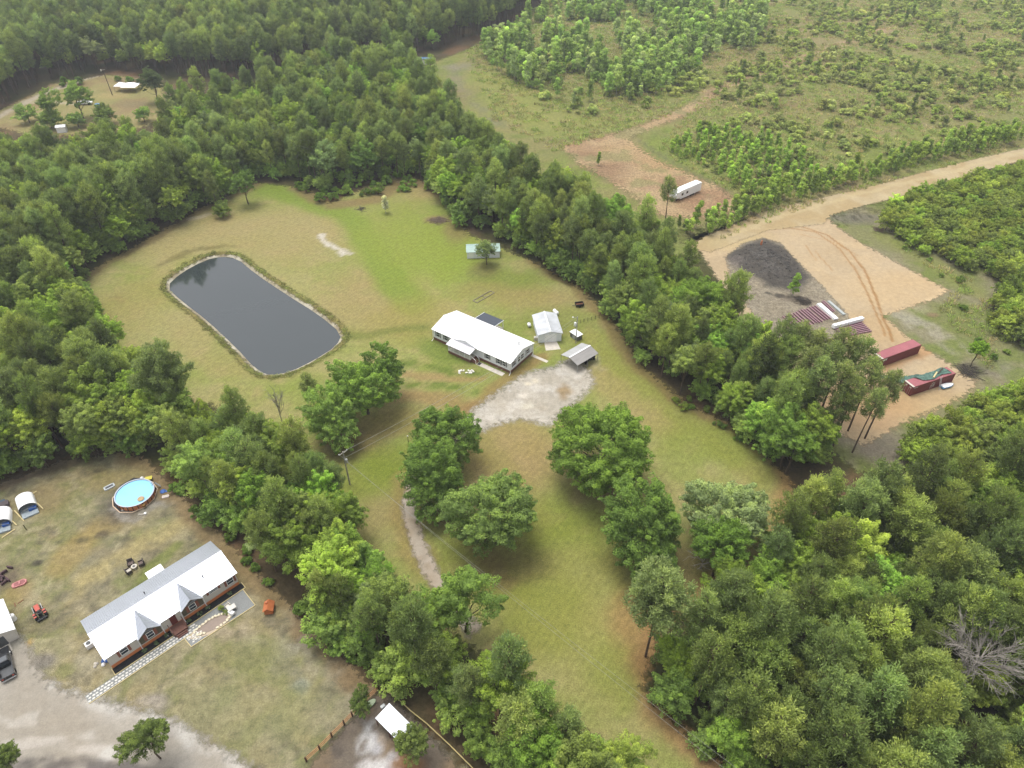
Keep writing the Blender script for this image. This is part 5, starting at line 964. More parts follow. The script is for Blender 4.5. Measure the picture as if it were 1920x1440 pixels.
# teal shed
t0, t1 = G(876, 485), G(937, 483); th = thing('teal_shed', 'small shed with pale teal metal roof half hidden by a mossy tree', 'shed', t0, heading(t0, t1)); tw = (t1 - t0).length
MB().box(0, tw, 0, 4.2, -.05, 2.1).build('wall', SIDING, th); MB().slope(-.2, tw + .2, (-.25, 2.05), (2.1, 2.7), .35, .02).build('roof_slope', TEAL, th); MB().slope(-.2, tw + .2, (4.45, 2.05), (2.1, 2.7), .35, .02).build('roof_slope', TEAL, th); MB().box(.5, 1.8, -.05, -.001, .05, 1.9).build('door', WHITE, th)
rr = np.random.default_rng(21); cb = MB()
for i in range(420):
    q = G(rr.normal(1438, 30), rr.normal(492, 19)); sq = sdf_poly(W([(1366, 484), (1395, 460), (1435, 448), (1462, 460), (1495, 494), (1520, 522), (1500, 545), (1450, 542), (1402, 517)]), np.array([q.x]), np.array([q.y]))[0]
    if sq > -.8: continue
    z = float(heap(np.array([q.x]), np.array([q.y]), np.array([-5.0]))[0]) + .04; a = rr.uniform(0, 3); u = .10 + .28 * rr.uniform() ** 2; k_ = len(cb.v)
    for dz, f in ((0, 1.0), (u * .9, .5)):
        for t in range(5): cb.v.append((q.x + math.cos(a + t * 1.257) * u * f * rr.uniform(.8, 1.3), q.y + math.sin(a + t * 1.257) * u * f * rr.uniform(.8, 1.3), z + dz))
    cb.f += [tuple(k_ + (t + 1) % 5 if j == 1 else k_ + t if j == 0 else k_ + 5 + (t + 1) % 5 if j == 2 else k_ + 5 + t for j in range(4)) for t in range(5)] + [tuple(k_ + 5 + t for t in range(5))]
tag(cb.build('soil_clods', mat('dark_clods', (104, 100, 96), .98, var=.5, scale=.5, spec=.1)), 'loose dark clods strewn over the soil heap on the sand pad', 'soil', kind='stuff')
# brush piles
def brush(p, r, label, n=60, seed=1, h=.7, m=None):
    rr = np.random.default_rng(seed); b = MB()
    for i in range(n):
        a = rr.uniform(0, 6.28); q = rr.normal(size=2) * r * .45; l = r * rr.uniform(.3, .7); z = h * rr.uniform(.1, .9) * math.exp(-(q @ q) / r / r)
        b.tube((q[0] - math.cos(a) * l, q[1] - math.sin(a) * l, z * .6), (q[0] + math.cos(a) * l, q[1] + math.sin(a) * l, z + rr.uniform(0, .3)), .05, .025, 4)
    o = b.build('brush_pile', m or mat('brush_wood', (150, 132, 112), .95, var=.3)); o.location = p; return tag(o, label, 'brush pile', kind=None)
brush(G(822, 414), 2.4, 'heap of cut grey branches at the back edge of the mown grass', 120, 3); brush(G(1505, 566), 2.0, 'dark heap of brush under the lone bright sapling', 100, 4, .8, mat('dark_brush', (96, 88, 80), .95, var=.3)); brush(G(1648, 432), 1.6, 'grey brush heap at the edge of the sand track thicket', 70, 5)
brush(G(678, 392), 1.6, 'low dark log pile lying in the upper mown grass', 30, 6, .4, mat('dark_brush', (96, 88, 80), .95, var=.3)); brush(G(1815, 697), 2.6, 'dark brush and debris beside the right container', 90, 7, .9, mat('dark_brush', (96, 88, 80), .95, var=.3))

# ------------------------------------------------------------------ poles and wires
ub = G(656, 908); uh = GZ(656, 908, 641, 847); UZ = uh
up = thing('utility_pole', 'wooden utility pole with crossarm and transformer at the edge of the tree belt', 'utility pole', ub)
MB().tube((0, 0, -.2), (0, 0, uh), .17, .11, 10).build('pole', POLE, up); wd1 = (G(1390, 1465, 8.5) - G(642, 850, uh)); wd1.z = 0; wdir = wd1.normalized(); wn2 = Vector((-wdir.y, wdir.x, 0))
MB().bar(wn2 * -.9 + Vector((0, 0, uh - .3)), wn2 * .9 + Vector((0, 0, uh - .3)), .1, .12).build('crossarm', POLE, up)
for s in (-.85, .85): MB().lathe(wn2 * s + Vector((0, 0, uh - .24)), [(.06, 0), (.09, .08), (.05, .2)], 8).build('insulator', WHITE, up)
MB().lathe((.32, -.1, uh - 2.6), [(.24, 0), (.26, .1), (.26, .75), (.14, .85)], 12).build('transformer', GREYM, up)
WIRE = mat('pale_wire', (176, 176, 166), .6, var=.05)
def wire(p0, p1, sag, label, r=.015, n=14, grp=None):
    b = MB(); P = [p0.lerp(p1, i / n) - Vector((0, 0, sag * 4 * (i / n) * (1 - i / n))) for i in range(n + 1)]
    for i in range(n): b.tube(P[i], P[i + 1], r, n=4, cap=False)
    return tag(b.build('overhead_wire', WIRE), label, 'wire', grp)
topw = ub + Vector((0, 0, uh - .05)); top2 = bp2 + Vector((0, 0, ht2 - .05))
e1 = G(1400, 1474, 9.0); e2 = G(1400, 1455, 7.6)
wire(topw - wn2 * .85 * (1 if wn2.y > 0 else -1), e1, .8, 'outer overhead wire running from the utility pole to the lower right'); wire(ub + Vector((0, 0, uh - 2.2)), e2, .8, 'lower overhead wire running from the utility pole to the lower right')
wire(topw + wn2 * .2, top2, 1.2, 'upper wire strung from the utility pole to the lamp pole by the pump house', .025); wire(ub + Vector((0, 0, uh - 1.6)), top2 - Vector((0, 0, .8)), 1.4, 'lower wire strung from the utility pole to the lamp pole by the pump house', .025)
lp = thing('marker_post', 'thin dark post with a white cap left of the upper dark oak', 'post', G(766, 832)); MB().tube((0, 0, -.05), (0, 0, 2.0), .06, n=6).build('post', DARK, lp); MB().lathe((0, 0, 2.0), [(.12, 0), (.14, .15), (.05, .25)], 8).build('cap', WHITE, lp)

# ------------------------------------------------------------------ containers, steel, tarp, boat
def cz(x, y, h=0): return G(1440 + x / 4.8, 540 + y / 4.8, h)
def container(p, rz, L_, label):
    Wc, Hc = 2.44, 2.55; t = thing('shipping_container', label, 'shipping container', p, rz)
    def corr(x0, x1, yb, out):
        b = MB(); n = int((x1 - x0) / .28); d = (x1 - x0) / n; P = []
        for i in range(n): q = x0 + i * d; P += [(q, 0), (q + d * .35, 0), (q + d * .5, -.05), (q + d * .85, -.05)]
        P.append((x1, 0))
        for i in range(len(P) - 1):
            v = [(P[i][0], yb + out * P[i][1], .16), (P[i + 1][0], yb + out * P[i + 1][1], .16), (P[i + 1][0], yb + out * P[i + 1][1], Hc - .1), (P[i][0], yb + out * P[i][1], Hc - .1)]
            b.face(v if out < 0 else v[::-1])
        return b
    corr(.12, L_ - .12, 0.02, -1).build('side_wall', CRED, t); corr(.12, L_ - .12, Wc - .02, 1).build('side_wall', CRED, t)
    MB().box(L_ - .06, L_ - .02, .1, Wc - .1, .16, Hc - .1).build('end_wall', CRED, t)
    for x in (.06, L_ - .06):
        for y in (.06, Wc - .06): MB().box(x - .06, x + .06, y - .06, y + .06, 0, Hc).build('corner_post', CRED, t)
    for y in (.05, Wc - .05):
        for z in (.08, Hc - .06): MB().box(.12, L_ - .12, y - .05, y + .05, z - .07, z + .05).build('rail', CRED, t)
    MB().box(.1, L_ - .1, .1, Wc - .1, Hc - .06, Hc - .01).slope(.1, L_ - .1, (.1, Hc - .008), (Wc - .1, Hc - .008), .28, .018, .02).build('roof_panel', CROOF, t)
    MB().box(.1, L_ - .1, .1, Wc - .1, .06, .16).build('floor', DARK, t); MB().box(.005, .5, .02, Wc - .02, Hc - .004, Hc + .012).build('roof_edge', CONC, t)
    for s in (0, 1):
        y0 = .13 + s * (Wc / 2 - .13); d = MB().box(0.0, .05, y0 + .01, y0 + Wc / 2 - .15, .14, Hc - .12).build('door', CRED, t)
        for q in (.3, .75): MB().tube((-.04, y0 + q, .2), (-.04, y0 + q, Hc - .2), .028, n=6).build('locking_bar', GREYM, d)
        MB().box(-.012, -.002, y0 + .2, y0 + .62, Hc - .62, Hc - .32).build('label_plate', LABELW, d)
    return t
k0, k1 = cz(1030, 640, 2.6), cz(1385, 510, 2.6); cA = container(Vector((k0.x, k0.y, 0)), heading(k0, k1), (k1 - k0).length, 'dark red shipping container standing nearer the steel beams, closed roof')
MB().box(.5, 1.7, -.012, .0, 1.75, 2.3).build('label_plate', LABELW, cA)
k0, k1 = cz(1310, 893, 2.6), cz(1695, 765, 2.6); L2 = (k1 - k0).length; cB = container(Vector((k0.x, k0.y, 0)), heading(k0, k1), L2, 'dark red shipping container partly under a green tarp, with a ladder')
lt = MB(); MB().box(.4, 1.5, -.012, .0, 2.1, 2.3).build('label_plate', LABELW, cB)
for q in ((0, .12, 0, 1.0), (.12, .55, .88, 1.0), (.43, .55, .0, 1.0), (.7, .82, .25, 1.25), (.82, 1.1, .68, .8), (.98, 1.1, .25, 1.25), (.1, .4, 1.3, 1.42), (.55, 1.0, 1.45, 1.57), (.3, .42, 1.42, 1.8)): lt.box(L2 * .45 + q[0], L2 * .45 + q[1], -.01, .002, .35 + q[2], .35 + q[3])
lt.build('painted_letters', LABELW, cB)
lad = thing('ladder', 'pale aluminium ladder leaning against the tarp covered container', 'ladder', cB.location, cB.rotation_euler.z)
x = L2 * .60
for s in (0, .42): MB().bar((x + s, -1.0, .0), (x + s, -.03, 3.3), .06, .04).build('side_rail', LABELW, lad)
for i in range(10): f = (i + .7) / 10.5; MB().bar((x + .03, -1.0 + .97 * f, 3.3 * f), (x + .39, -1.0 + .97 * f, 3.3 * f), .04, .04).build('rung', LABELW, lad)
# tarp: over the container's roof and down its far side to the ground
nu, nv = 46, 34; tv, tf = [], []; rr = np.random.default_rng(5)
U, V_ = np.meshgrid(np.linspace(0, 1, nu), np.linspace(0, 1, nv))
def smoothn(a, it):
    for _ in range(it): a = (np.roll(a, 1, 0) + np.roll(a, -1, 0) + np.roll(a, 1, 1) + np.roll(a, -1, 1) + a * 2) / 6
    return a
wr = smoothn(rr.normal(size=(nv, nu)), 2) * .35 + smoothn(rr.normal(size=(nv, nu)), 6) * .9
for j in range(nv):
    for i in range(nu):
        u, v = U[j, i], V_[j, i]; edge = .9 * math.sin(u * 9) * (v > .8) + .35 * math.sin(u * 23)
        x = L2 * (.30 + .62 * u) - v * (1 - u) * 5.2; y = .45 - .25 * math.sin(u * 7) + 1.1 * max(0, .35 - u) + v * (5.6 * (1 - u) ** .8 + 1.6)
        if y < 2.42: z = 2.62
        elif y < 3.4: z = 2.62 - (y - 2.42) * 2.45
        else: z = .16
        tv.append((x, y + edge * .15 * (v > .5), z + abs(wr[j, i]) * (.55 if z > 2 else .8)))
for j in range(nv - 1):
    for i in range(nu - 1): q = j * nu + i; tf.append((q, q + 1, q + nu + 1, q + nu))
tb = MB(); tb.v = tv; tb.f = tf; tarp = tb.build('tarp', TARP, None, True); tarp.location = cB.location; tarp.rotation_euler = cB.rotation_euler; tag(tarp, 'crumpled green tarp draped over the right container and the sand', 'tarp')
sm = tarp.modifiers.new('thickness', 'SOLIDIFY'); sm.thickness = .02
pk = MB().bar((L2 * .50, .6, 2.86), (L2 * .68, 1.7, 2.9), .28, .12).build('timber_plank', WOODL); pk.location = cB.location; pk.rotation_euler = cB.rotation_euler; tag(pk, 'pale timber plank lying on the green tarp', 'plank')
pk = MB().bar((L2 * .66, 1.2, 2.92), (L2 * .86, 2.2, 2.92), .22, .1).build('timber_plank', mat('dark_plank', (84, 72, 60), .9)); pk.location = cB.location; pk.rotation_euler = cB.rotation_euler; tag(pk, 'dark timber plank lying on the tarp near the container end', 'plank')
# boat
bt = thing('dinghy', 'small white dinghy with blue side lying in front of the tarp covered container', 'boat', cz(1608, 890), heading(cz(1550, 900), cz(1665, 870)))
def hull(m, z0, z1, L_, W_, inset, name, parent):
    b = MB(); n = 12; lo, hi = [], []
    for i in range(n + 1):
        t = i / n; w = W_ / 2 * (1 - max(0, (t - .45) / .55) ** 2.2) * (1 if t > .02 else .9); x_ = -L_ / 2 + L_ * t; lo.append((x_ * .92, w * .62)); hi.append((x_, w))
    ring = lambda P, z: [(x_, y_, z) for x_, y_ in P] + [(x_, -y_, z) for x_, y_ in P[::-1]]
    A, B = ring(lo, z0), ring(hi, z1); q = len(A)
    b.v = A + B; b.f = [(i, (i + 1) % q, q + (i + 1) % q, q + i) for i in range(q)] + [tuple(range(q - 1, -1, -1)), tuple(range(q, 2 * q))]
    return b.build(name, m, parent)
hull(mat('light_blue_hull', (110, 168, 214), .4, var=.06, k=.66), 0, .45, 3.4, 1.35, 0, 'hull', bt); hull(WHITE, .451, .62, 3.1, 1.2, 0, 'deck', bt)
# steel beams: I sections, each its own thing
def ibeam(p0, p1, w, h, m, label, grp, name='steel_beam', z=0.0, cat='steel beam'):
    o = MB(); L_ = (p1 - p0).length; o.box(0, L_, -w / 2, w / 2, 0, .03).box(0, L_, -w / 2, w / 2, h - .03, h).box(0, L_, -.02, .02, .03, h - .03)
    b = o.build(name, m); b.location = (p0.x, p0.y, z + .05); b.rotation_euler = (0, 0, heading(p0, p1)); return tag(b, label, cat, grp)
for i in range(13):
    f = i / 12; s0 = cz(128 + f * 288, 262 - f * 96, 0); e0 = cz(262 + f * 300, 385 - f * 102, 0); j = RNG.uniform(-.25, .25)
    ibeam(s0 + Vector((j * .3, j, 0)), e0 + Vector((j * .3, j, 0)), .30, .45, STEELR, f'{ORD[i]} purple-red steel beam from the left in the long row', 'steel beams in the long row')
for i in range(7):
    f = i / 6; s0 = cz(600 + f * 55, 378 + f * 68, 0); e0 = cz(842 + f * 88, 312 + f * 82, 0); ibeam(s0, e0, .26, .4, STEELR, f'{ORD[i]} steel beam below the white sheeting in the near stack', 'steel beams in the near stack')
for i in range(3): f = i / 2; ibeam(cz(440, 478 + f * 14), cz(690, 455 + f * 36), .24, .35, STEELR, f'{ORD[i]} purple-red steel beam from the top, lying by the tall pines', 'steel beams by the pines')
for i in range(2): ibeam(cz(482 + i * 16, 128 - i * 4), cz(580 + i * 16, 222 - i * 4), .26, .4, STEELR, f'{["left", "right"][i]} steel beam of two between the white sheets and the grey bundle', 'steel beams between the bundles')
def bundle(p0, p1, w, h, m, label, n=6, name='sheet_metal_bundle'):
    L_ = (p1 - p0).length; t = thing(name, label, 'building material', p0, heading(p0, p1))
    for i in range(n): MB().box(.02 * i, L_ - .02 * (n - i), -w / 2 + .015 * i, w / 2 - .01 * (n - i), .06 + h * i / n, .05 + h * (i + 1) / n).build('sheet', m, t)
    for x_ in (L_ * .2, L_ * .8): MB().box(x_ - .06, x_ + .06, -w / 2, w / 2, -.02, .06).build('batten', WOODL, t)
    return t
bundle(cz(450, 150), cz(612, 292), 1.15, .5, WHITE, 'white stack of roofing sheets lying among the steel beams'); bundle(cz(540, 122), cz(685, 248), .8, .3, mat('pale_grey_sheet', (196, 202, 200), .6, var=.12), 'pale grey bundle of sheets at the right end of the steel row')
b5 = bundle(cz(575, 372), cz(845, 298), 1.0, .75, WHITE, 'white sheeting laid over the near stack of steel beams'); b5.location.z = .42
br = thing('orange_barrel', 'orange barrel standing on the dark soil heap', 'barrel', G(1426, 463)); br.location.z = .9; MB().lathe((0, 0, -.3), [(.3, 0), (.32, .3), (.28, .5), (.26, .9), (.2, 1.1), (.2, 1.35)], 12).build('barrel_body', ORANGE, br, True); MB().lathe((0, 0, 1.05), [(.08, 0), (.08, .15)], 8).build('handle', ORANGE, br)

# ------------------------------------------------------------------ white camper
v0, v1 = G(1259 + 6, 381), G(1313, 360)
rv = thing('camper_trailer', 'white fifth wheel camper on the cleared red ground behind the trees', 'camper', v0, heading(v0, v1)); rl = (v1 - v0).length
b = MB(Matrix(((1, 0, 0, 0), (0, 0, 1, 0), (0, 1, 0, 0), (0, 0, 0, 1)))); b.prism([(0, 1.5), (.4, 1.2), (2.2, 1.2), (2.4, .6), (rl, .6), (rl, 3.3), (2.6, 3.35), (1.0, 3.1), (.1, 2.5)], 0, 2.45); b.build('body', WHITE, rv)
MB().box(2.7, rl - .2, .2, 2.25, 3.35, 3.42).build('roof', CANVAS, rv); MB().box(3.6, 4.6, .8, 1.6, 3.42, 3.72).build('roof_unit', WHITE, rv); MB().box(rl - 2.0, rl - 1.3, .8, 1.5, 3.42, 3.7).build('roof_unit', WHITE, rv)
for x0 in (2.9, 5.2): MB().box(x0, x0 + .9, -.02, .0, 1.6, 2.4).build('window', CARG, rv)
for y in (-.01, 2.3):
    for x0 in (rl * .62, rl * .72): MB().tube((x0, y, .36), (x0, y + .18, .36), .36, n=14).build('wheel', BLACKR, rv)
MB().box(1.3, 1.5, .5, .7, 0, 1.2).build('landing_leg', DARK, rv); MB().box(1.3, 1.5, 1.75, 1.95, 0, 1.2).build('landing_leg', DARK, rv)

# ------------------------------------------------------------------ the brown-trimmed house below the tree belt
def nz(x, y, h=0): return G(130 + x / 4.8, 1000 + y / 4.8, h)
n0, n1 = nz(390, 1215), nz(1530, 455); Ln = (n1 - n0).length; Wn = 8.3
nh = thing('tan_house', 'tan manufactured house with grey-white ribbed roof, two dormers and orange skirting', 'house', n0, heading(n0, n1))
EA, RI = 3.2, 4.55; kk = (RI - EA) / (Wn / 2); fo = .35; ev = EA + .02 - kk * fo
MB().box(.03, Ln - .03, .03, Wn - .03, -.1, .62).build('skirting', CEDAR, nh)
for i in range(30): x = i * Ln / 30; MB().box(x + .02, x + Ln / 30 - .02, -.06, .03, -.05, .64).build('skirting_board', CEDAR, nh)
m = MB(); m.box(0, Ln, 0, Wn, .66, EA)
for x, f in ((0, -1), (Ln, 1)): m.face([(x, 0, EA), (x, Wn, EA), (x, Wn / 2, RI - .06)][::f])
m.build('wall', TAN, nh)
MB().slope(-.3, Ln + .3, (-fo, ev), (Wn / 2, RI), .30, .035).build('roof_slope', NROOF, nh); MB().slope(-.3, Ln + .3, (Wn + fo, ev), (Wn / 2, RI), .30, .035).build('roof_slope', NROOF, nh); MB().box(-.32, Ln + .32, Wn / 2 - .15, Wn / 2 + .15, RI + .0, RI + .05).build('ridge_cap', NROOF, nh)
PX = Matrix(((0, 1, 0, 0), (1, 0, 0, 0), (0, 0, 1, 0), (0, 0, 0, 1)))
for tc_, tw_ in ((.305, .17), (.632, .174)):
    xc = Ln * tc_; w2 = Ln * tw_ / 2; zg = EA + 1.15; yb = (zg - .02 - EA) / kk
    for s in (-1, 1):
        r_ = MB(); xs = xc + s * w2
        e = [(xs, -.75, ev - .05), (xc, -.75, zg + .05), (xc, yb + .25, zg + .05)]; r_.face(e if s > 0 else e[::-1])
        e2 = [(xs, -.75, ev - .05), (xc, yb + .25, zg + .05), (xs, -fo, ev + .02)]; r_.face(e2 if s > 0 else e2[::-1])
        r_.face([(xs, -.75, ev - .12), (xs, -.75, ev - .05), (xc, -.75, zg + .05), (xc, -.75, zg - .02)])
        for q in range(1, 8):
            f = q / 8; yq = -.74 + (yb + .25 + .74) * f; g_ = max(0, (yq + fo) / (yb + .25 + fo)); z_ = lambda x: ev - .05 + (zg + .10 - ev) * (x - xs) / (xc - xs)
            xb_ = xs + (xc - xs) * g_; r_.bar((xb_, yq, z_(xb_) + .015), (xc, yq, z_(xc) + .015), .05, .03)
        r_.build('dormer_slope', NROOF, nh)
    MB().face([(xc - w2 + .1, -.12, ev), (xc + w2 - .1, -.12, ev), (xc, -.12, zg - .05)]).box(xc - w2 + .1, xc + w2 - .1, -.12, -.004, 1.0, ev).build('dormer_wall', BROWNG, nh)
    window(nh, wallM(xc, -.12, 1.95, FRONT), 1.1, 1.35, SHUT, .42)
    for s in (-1, 1):
        dn = MB(); x = xc + s * (w2 + .05); dn.bar((x, -.45, ev - .08), (x, -.16, ev - .5), .09, .09).box(x - .05, x + .05, -.2, -.1, .25, ev - .45).bar((x, -.15, .28), (x + .1, -.85, .08), .1, .1); dn.build('downspout', WHITE, nh)
for t in (.115, .945): window(nh, wallM(Ln * t, 0, 1.95, FRONT), 1.15, 1.3, SHUT, .36)
window(nh, wallM(Ln * .81, 0, 2.3, FRONT), 1.5, .6, SHUT, .36)
for x, y in ((Ln * .42, Wn * .68), (Ln * .80, Wn * .25)): MB().tube((x, y, EA + .6), (x, y, RI - .1), .09, n=8).build('roof_vent', DARK, nh)
pxa, pxb = Ln * .425, Ln * .535
for i in range(10): y = -1.9 + i * .186; MB().box(pxa, pxb, y, y + .175, .55, .62).build('deck_board', WOODB, nh)
MB().box(pxa + .05, pxb - .05, -1.85, -.1, -.05, .55).build('porch_base', WOODB, nh)
for i in range(2): MB().box(pxa + .3, pxb - .3, -2.16 - i * .26, -1.92 - i * .24, -.05, .40 - i * .18).build('step', WOODB, nh)
for x in (pxa + .05, pxb - .05):
    MB().box(x - .05, x + .05, -1.9, -.1, 1.4, 1.47).build('rail', WOODB, nh)
    for y in (-1.85, -1.0): MB().box(x - .05, x + .05, y - .05, y + .05, .62, 1.42).build('rail_post', WOODB, nh)
MB(wallM((pxa + pxb) / 2, -.002, 1.65, FRONT)).box(-.48, .48, 0, .05, -1.0, 1.0).build('door', RED_W, nh)
MB().box(Ln * .56 - 1.2, Ln * .56 + 1.4, Wn + .03, Wn + 2.1, 2.75, 2.85).build('rear_awning', CANVAS, nh)
for x in (Ln * .56 - 1.1, Ln * .56 + 1.3): MB().box(x - .05, x + .05, Wn + 1.9, Wn + 2.0, 0, 2.75).build('awning_post', WHITE, nh)
pad_ = thing('concrete_pad', 'pale concrete pad at the back left corner of the tan house', 'concrete pad', n0, heading(n0, n1)); MB().box(.4, 2.4, Wn + .1, Wn + 3.0, -.05, .06).build('slab', CONC, pad_)
acn = thing('air_conditioner', 'white square air conditioner at the left end of the tan house', 'air conditioner', nz(188, 1015), heading(n0, n1)); MB().box(-.5, .5, -.45, .45, -.02, .85).build('case', WHITE, acn); MB().lathe((0, 0, .85), [(.32, 0), (.32, .05), (.1, .07)], 14).build('fan_cover', BEDL, acn)
for p, s, mm, l in ((nz(290, 1150), .55, BLUE, 'blue bundle by the left front corner of the tan house'), (nz(318, 1165), .5, WHITE, 'white bags by the left front corner of the tan house'), (nz(232, 1190), .4, CONC, 'pale box on the ground left of the tan house')):
    t = thing('junk_bundle', l, 'bundle', p, 1.0); rr = np.random.default_rng(int(p.x * 10) & 255)
    for i in range(3): o = rr.normal(size=3) * s * .5; MB(Matrix.Translation((o[0], o[1], s * .45)) @ Matrix.Rotation(rr.uniform(0, 3), 4, 'Z')).lathe((0, 0, -s * .45), [(s * .5, 0), (s * .62, s * .3), (s * .4, s * .7), (s * .1, s * .85)], 9).build('bag', mm, t)
# mulch bed, path, patio
def on(o, q): return o.location + Matrix.Rotation(o.rotation_euler.z, 3, 'Z') @ Vector(q)
m1 = loc2(nh, nz(430, 1260)); m2 = loc2(nh, nz(1550, 480)); my = (m1.y + m2.y) / 2 - .35
mb = thing('mulch_bed', 'black mulch bed along the front of the tan house', 'flower bed', n0, heading(n0, n1))
MB().box(-.1, pxa - .05, my, -.1, -.05, .06).build('mulch', MULCH, mb); MB().box(pxb + .05, Ln + .3, my, -.1, -.05, .06).build('mulch', MULCH, mb)
for q in ((-.2, -.1, my, -.1), (Ln + .3, Ln + .4, my, -.1)): MB().box(*q, -.02, .16).build('timber_edge', WOODL, mb)
MB().box(-.2, pxa - .05, my - .1, my, -.02, .14).build('timber_edge', WOODL, mb); MB().box(pxb + .05, Ln + .4, my - .1, my, -.02, .14).build('timber_edge', WOODL, mb)
for i, t in enumerate((.22, .31, .39, .565, .65, .72, .9)): plant('shrub', on(nh, (Ln * t, my * .55, .05)), .30, i, (.08, .11, .06), f'{ORD[i]} small shrub from the left in the black mulch bed', 'shrub', 'shrubs in the mulch bed')
q0 = loc2(nh, nz(180, 1440)); q1 = loc2(nh, nz(1060, 870))
path = thing('stepping_stone_path', 'grey pebble path set with white stepping stones in front of the tan house', 'path', n0, heading(n0, n1))
xa, xb, ya, yb_ = q0.x - .6, pxb + 1.2, my - 1.65, my - .12
MB().box(xa, xb, ya, yb_, -.05, .05).build('pebble_bed', PEB, path); MB().box(xa, pxb - .2, ya - .1, ya, -.02, .12).build('timber_edge', WOODL, path)
st = []; rr = np.random.default_rng(3); xi = xa + .25
sm_ = MB(); 
while xi < xb:
    for r_ in range(3):
        ax, ay = xi + rr.uniform(-.06, .06) + .2 * (r_ % 2), ya + .3 + r_ * .48 + rr.uniform(-.05, .05); s = rr.uniform(.15, .21); th_ = rr.uniform(0, 3)
        sm_.prism([(ax + s * (1.35 if i % 2 else 1) * math.cos(th_ + i * 1.047), ay + s * .8 * math.sin(th_ + i * 1.047)) for i in range(6)], .0, .085)
    xi += .52
tag(sm_.build('stepping_stones', STONE, path), kind='stuff')
P_ = [loc2(nh, nz(*q)) for q in ((1550, 490), (1675, 650), (1100, 1025), (1030, 940))]
patio = thing('pebble_patio', 'grey pebble patio with timber edging in front of the tan house', 'patio', n0, heading(n0, n1)); pp = [(p.x, p.y) for p in P_]
pp[0] = (pp[0][0], my - .12); pp[3] = (pp[3][0], my - 1.66); pp2 = [pp[0], pp[1], pp[2], pp[3], (xb + .02, my - 1.66), (xb + .02, my - .12)]
MB().prism(pp2[::-1], -.05, .03).build('pebble_bed', PEB, patio)
for a, b in ((0, 1), (1, 2), (2, 3)): MB().bar((*pp[a], .07), (*pp[b], .07), .1, .16).build('timber_edge', WOODL, patio)
sm_ = MB()
for i in range(26):
    ax = pp[3][0] + .3 + rr.uniform(0, 2.6); ay = pp[3][1] - rr.uniform(.05, 1.7); s = rr.uniform(.15, .21); sm_.prism([(ax + s * (1.3 if j % 2 else 1) * math.cos(j * 1.047), ay + s * .8 * math.sin(j * 1.047)) for j in range(6)], .0, .098 + .0015 * (i % 9))
tag(sm_.build('stepping_stones', STONE, patio), kind='stuff')
bc = loc2(nh, nz(1285, 825)); basin = thing('garden_basin', 'kidney shaped dry basin edged with pale stones on the pebble patio', 'garden pond', on(nh, (bc.x, bc.y, 0)), nh.rotation_euler.z - .12)
sh = [(2.45 * math.cos(a) * (1 + .12 * math.cos(2 * a + .5)), 1.0 * math.sin(a) * (1 + .18 * math.cos(a))) for a in np.linspace(0, 2 * math.pi, 28, endpoint=False)]
MB().prism([(x * 1.22 - .35, y * 1.35 - .1) for x, y in sh], .0, .065).build('sand_border', mat('pale_sand', (214, 196, 172), .95, var=.12), basin); MB().prism(sh, .02, .10).build('basin_floor', mat('brown_mud', (168, 150, 136), .7, var=.08), basin)
for i in range(28):
    if i in (13, 14, 15, 19, 20, 21): continue
    x, y = sh[i]; MB(Matrix.Translation((x * 1.05, y * 1.08, .12)) @ Matrix.Rotation(i * 1.7, 4, 'Z')).prism([(.24 * math.cos(j * 1.047) * (1.3 if j % 2 else .9), .2 * math.sin(j * 1.047)) for j in range(6)], -.1, .12 + .03 * (i % 3)).build('stone', mat('cream_stone', (234, 222, 192), .85, var=.1, k=.74), basin)
plant('shrub', on(nh, (*loc2(nh, nz(1370, 690)).xy, .0)), .42, .4, (.16, .20, .05), 'yellow-green plant at the right end of the garden basin', 'plant'); plant('shrub', on(nh, (*loc2(nh, nz(1410, 720)).xy, .0)), .34, 1.4, (.13, .16, .05), 'olive tuft beside the basin plant on the patio', 'plant')
gt = loc2(nh, nz(1468, 688)); gtb = thing('garden_table', 'white garden table with things on it on the pebble patio', 'table', on(nh, (gt.x, gt.y, 0)), .7); MB().box(-.65, .65, -.45, .45, .68, .74).build('tabletop', STONE, gtb)
for x in (-.55, .55):
    for y in (-.35, .35): MB().box(x - .04, x + .04, y - .04, y + .04, 0, .68).build('leg', STONE, gtb)
def chair(p, rz, label, m, seatm, s=1.0, grp=None):
    t = thing('garden_chair', label, 'chair', p, rz, grp); t.scale = (s, s, s); MB().box(-.32, .32, -.3, .3, .36, .46).build('seat', seatm, t); MB().box(-.34, .34, .3, .42, .2, .95).build('backrest', m, t)
    for x in (-.4, .34): MB().box(x, x + .08, -.3, .34, .2, .64).build('armrest', m, t)
    for x in (-.3, .26):
        for y in (-.28, .26): MB().box(x, x + .05, y, y + .05, 0, .36).build('leg', m, t)
    return t
gt2 = loc2(nh, nz(1470, 728)); chair(on(nh, (gt2.x, gt2.y, .04)), 2.6, 'white garden chair below the patio table', WHITE, WHITE); gt3 = loc2(nh, nz(1432, 672)); chair(on(nh, (gt3.x, gt3.y, .04)), -.6, 'pale garden chair left of the patio table', CONC, STONE)
dm = MB().box(-.35, .35, -.25, .25, 0, .03).build('doormat', mat('blue_mat', (96, 130, 190), .9)); d_ = loc2(nh, nz(972, 893)); dm.location = on(nh, (d_.x, d_.y, .09)); dm.rotation_euler = nh.rotation_euler; tag(dm, 'small blue mat at the foot of the tan house porch', 'doormat')
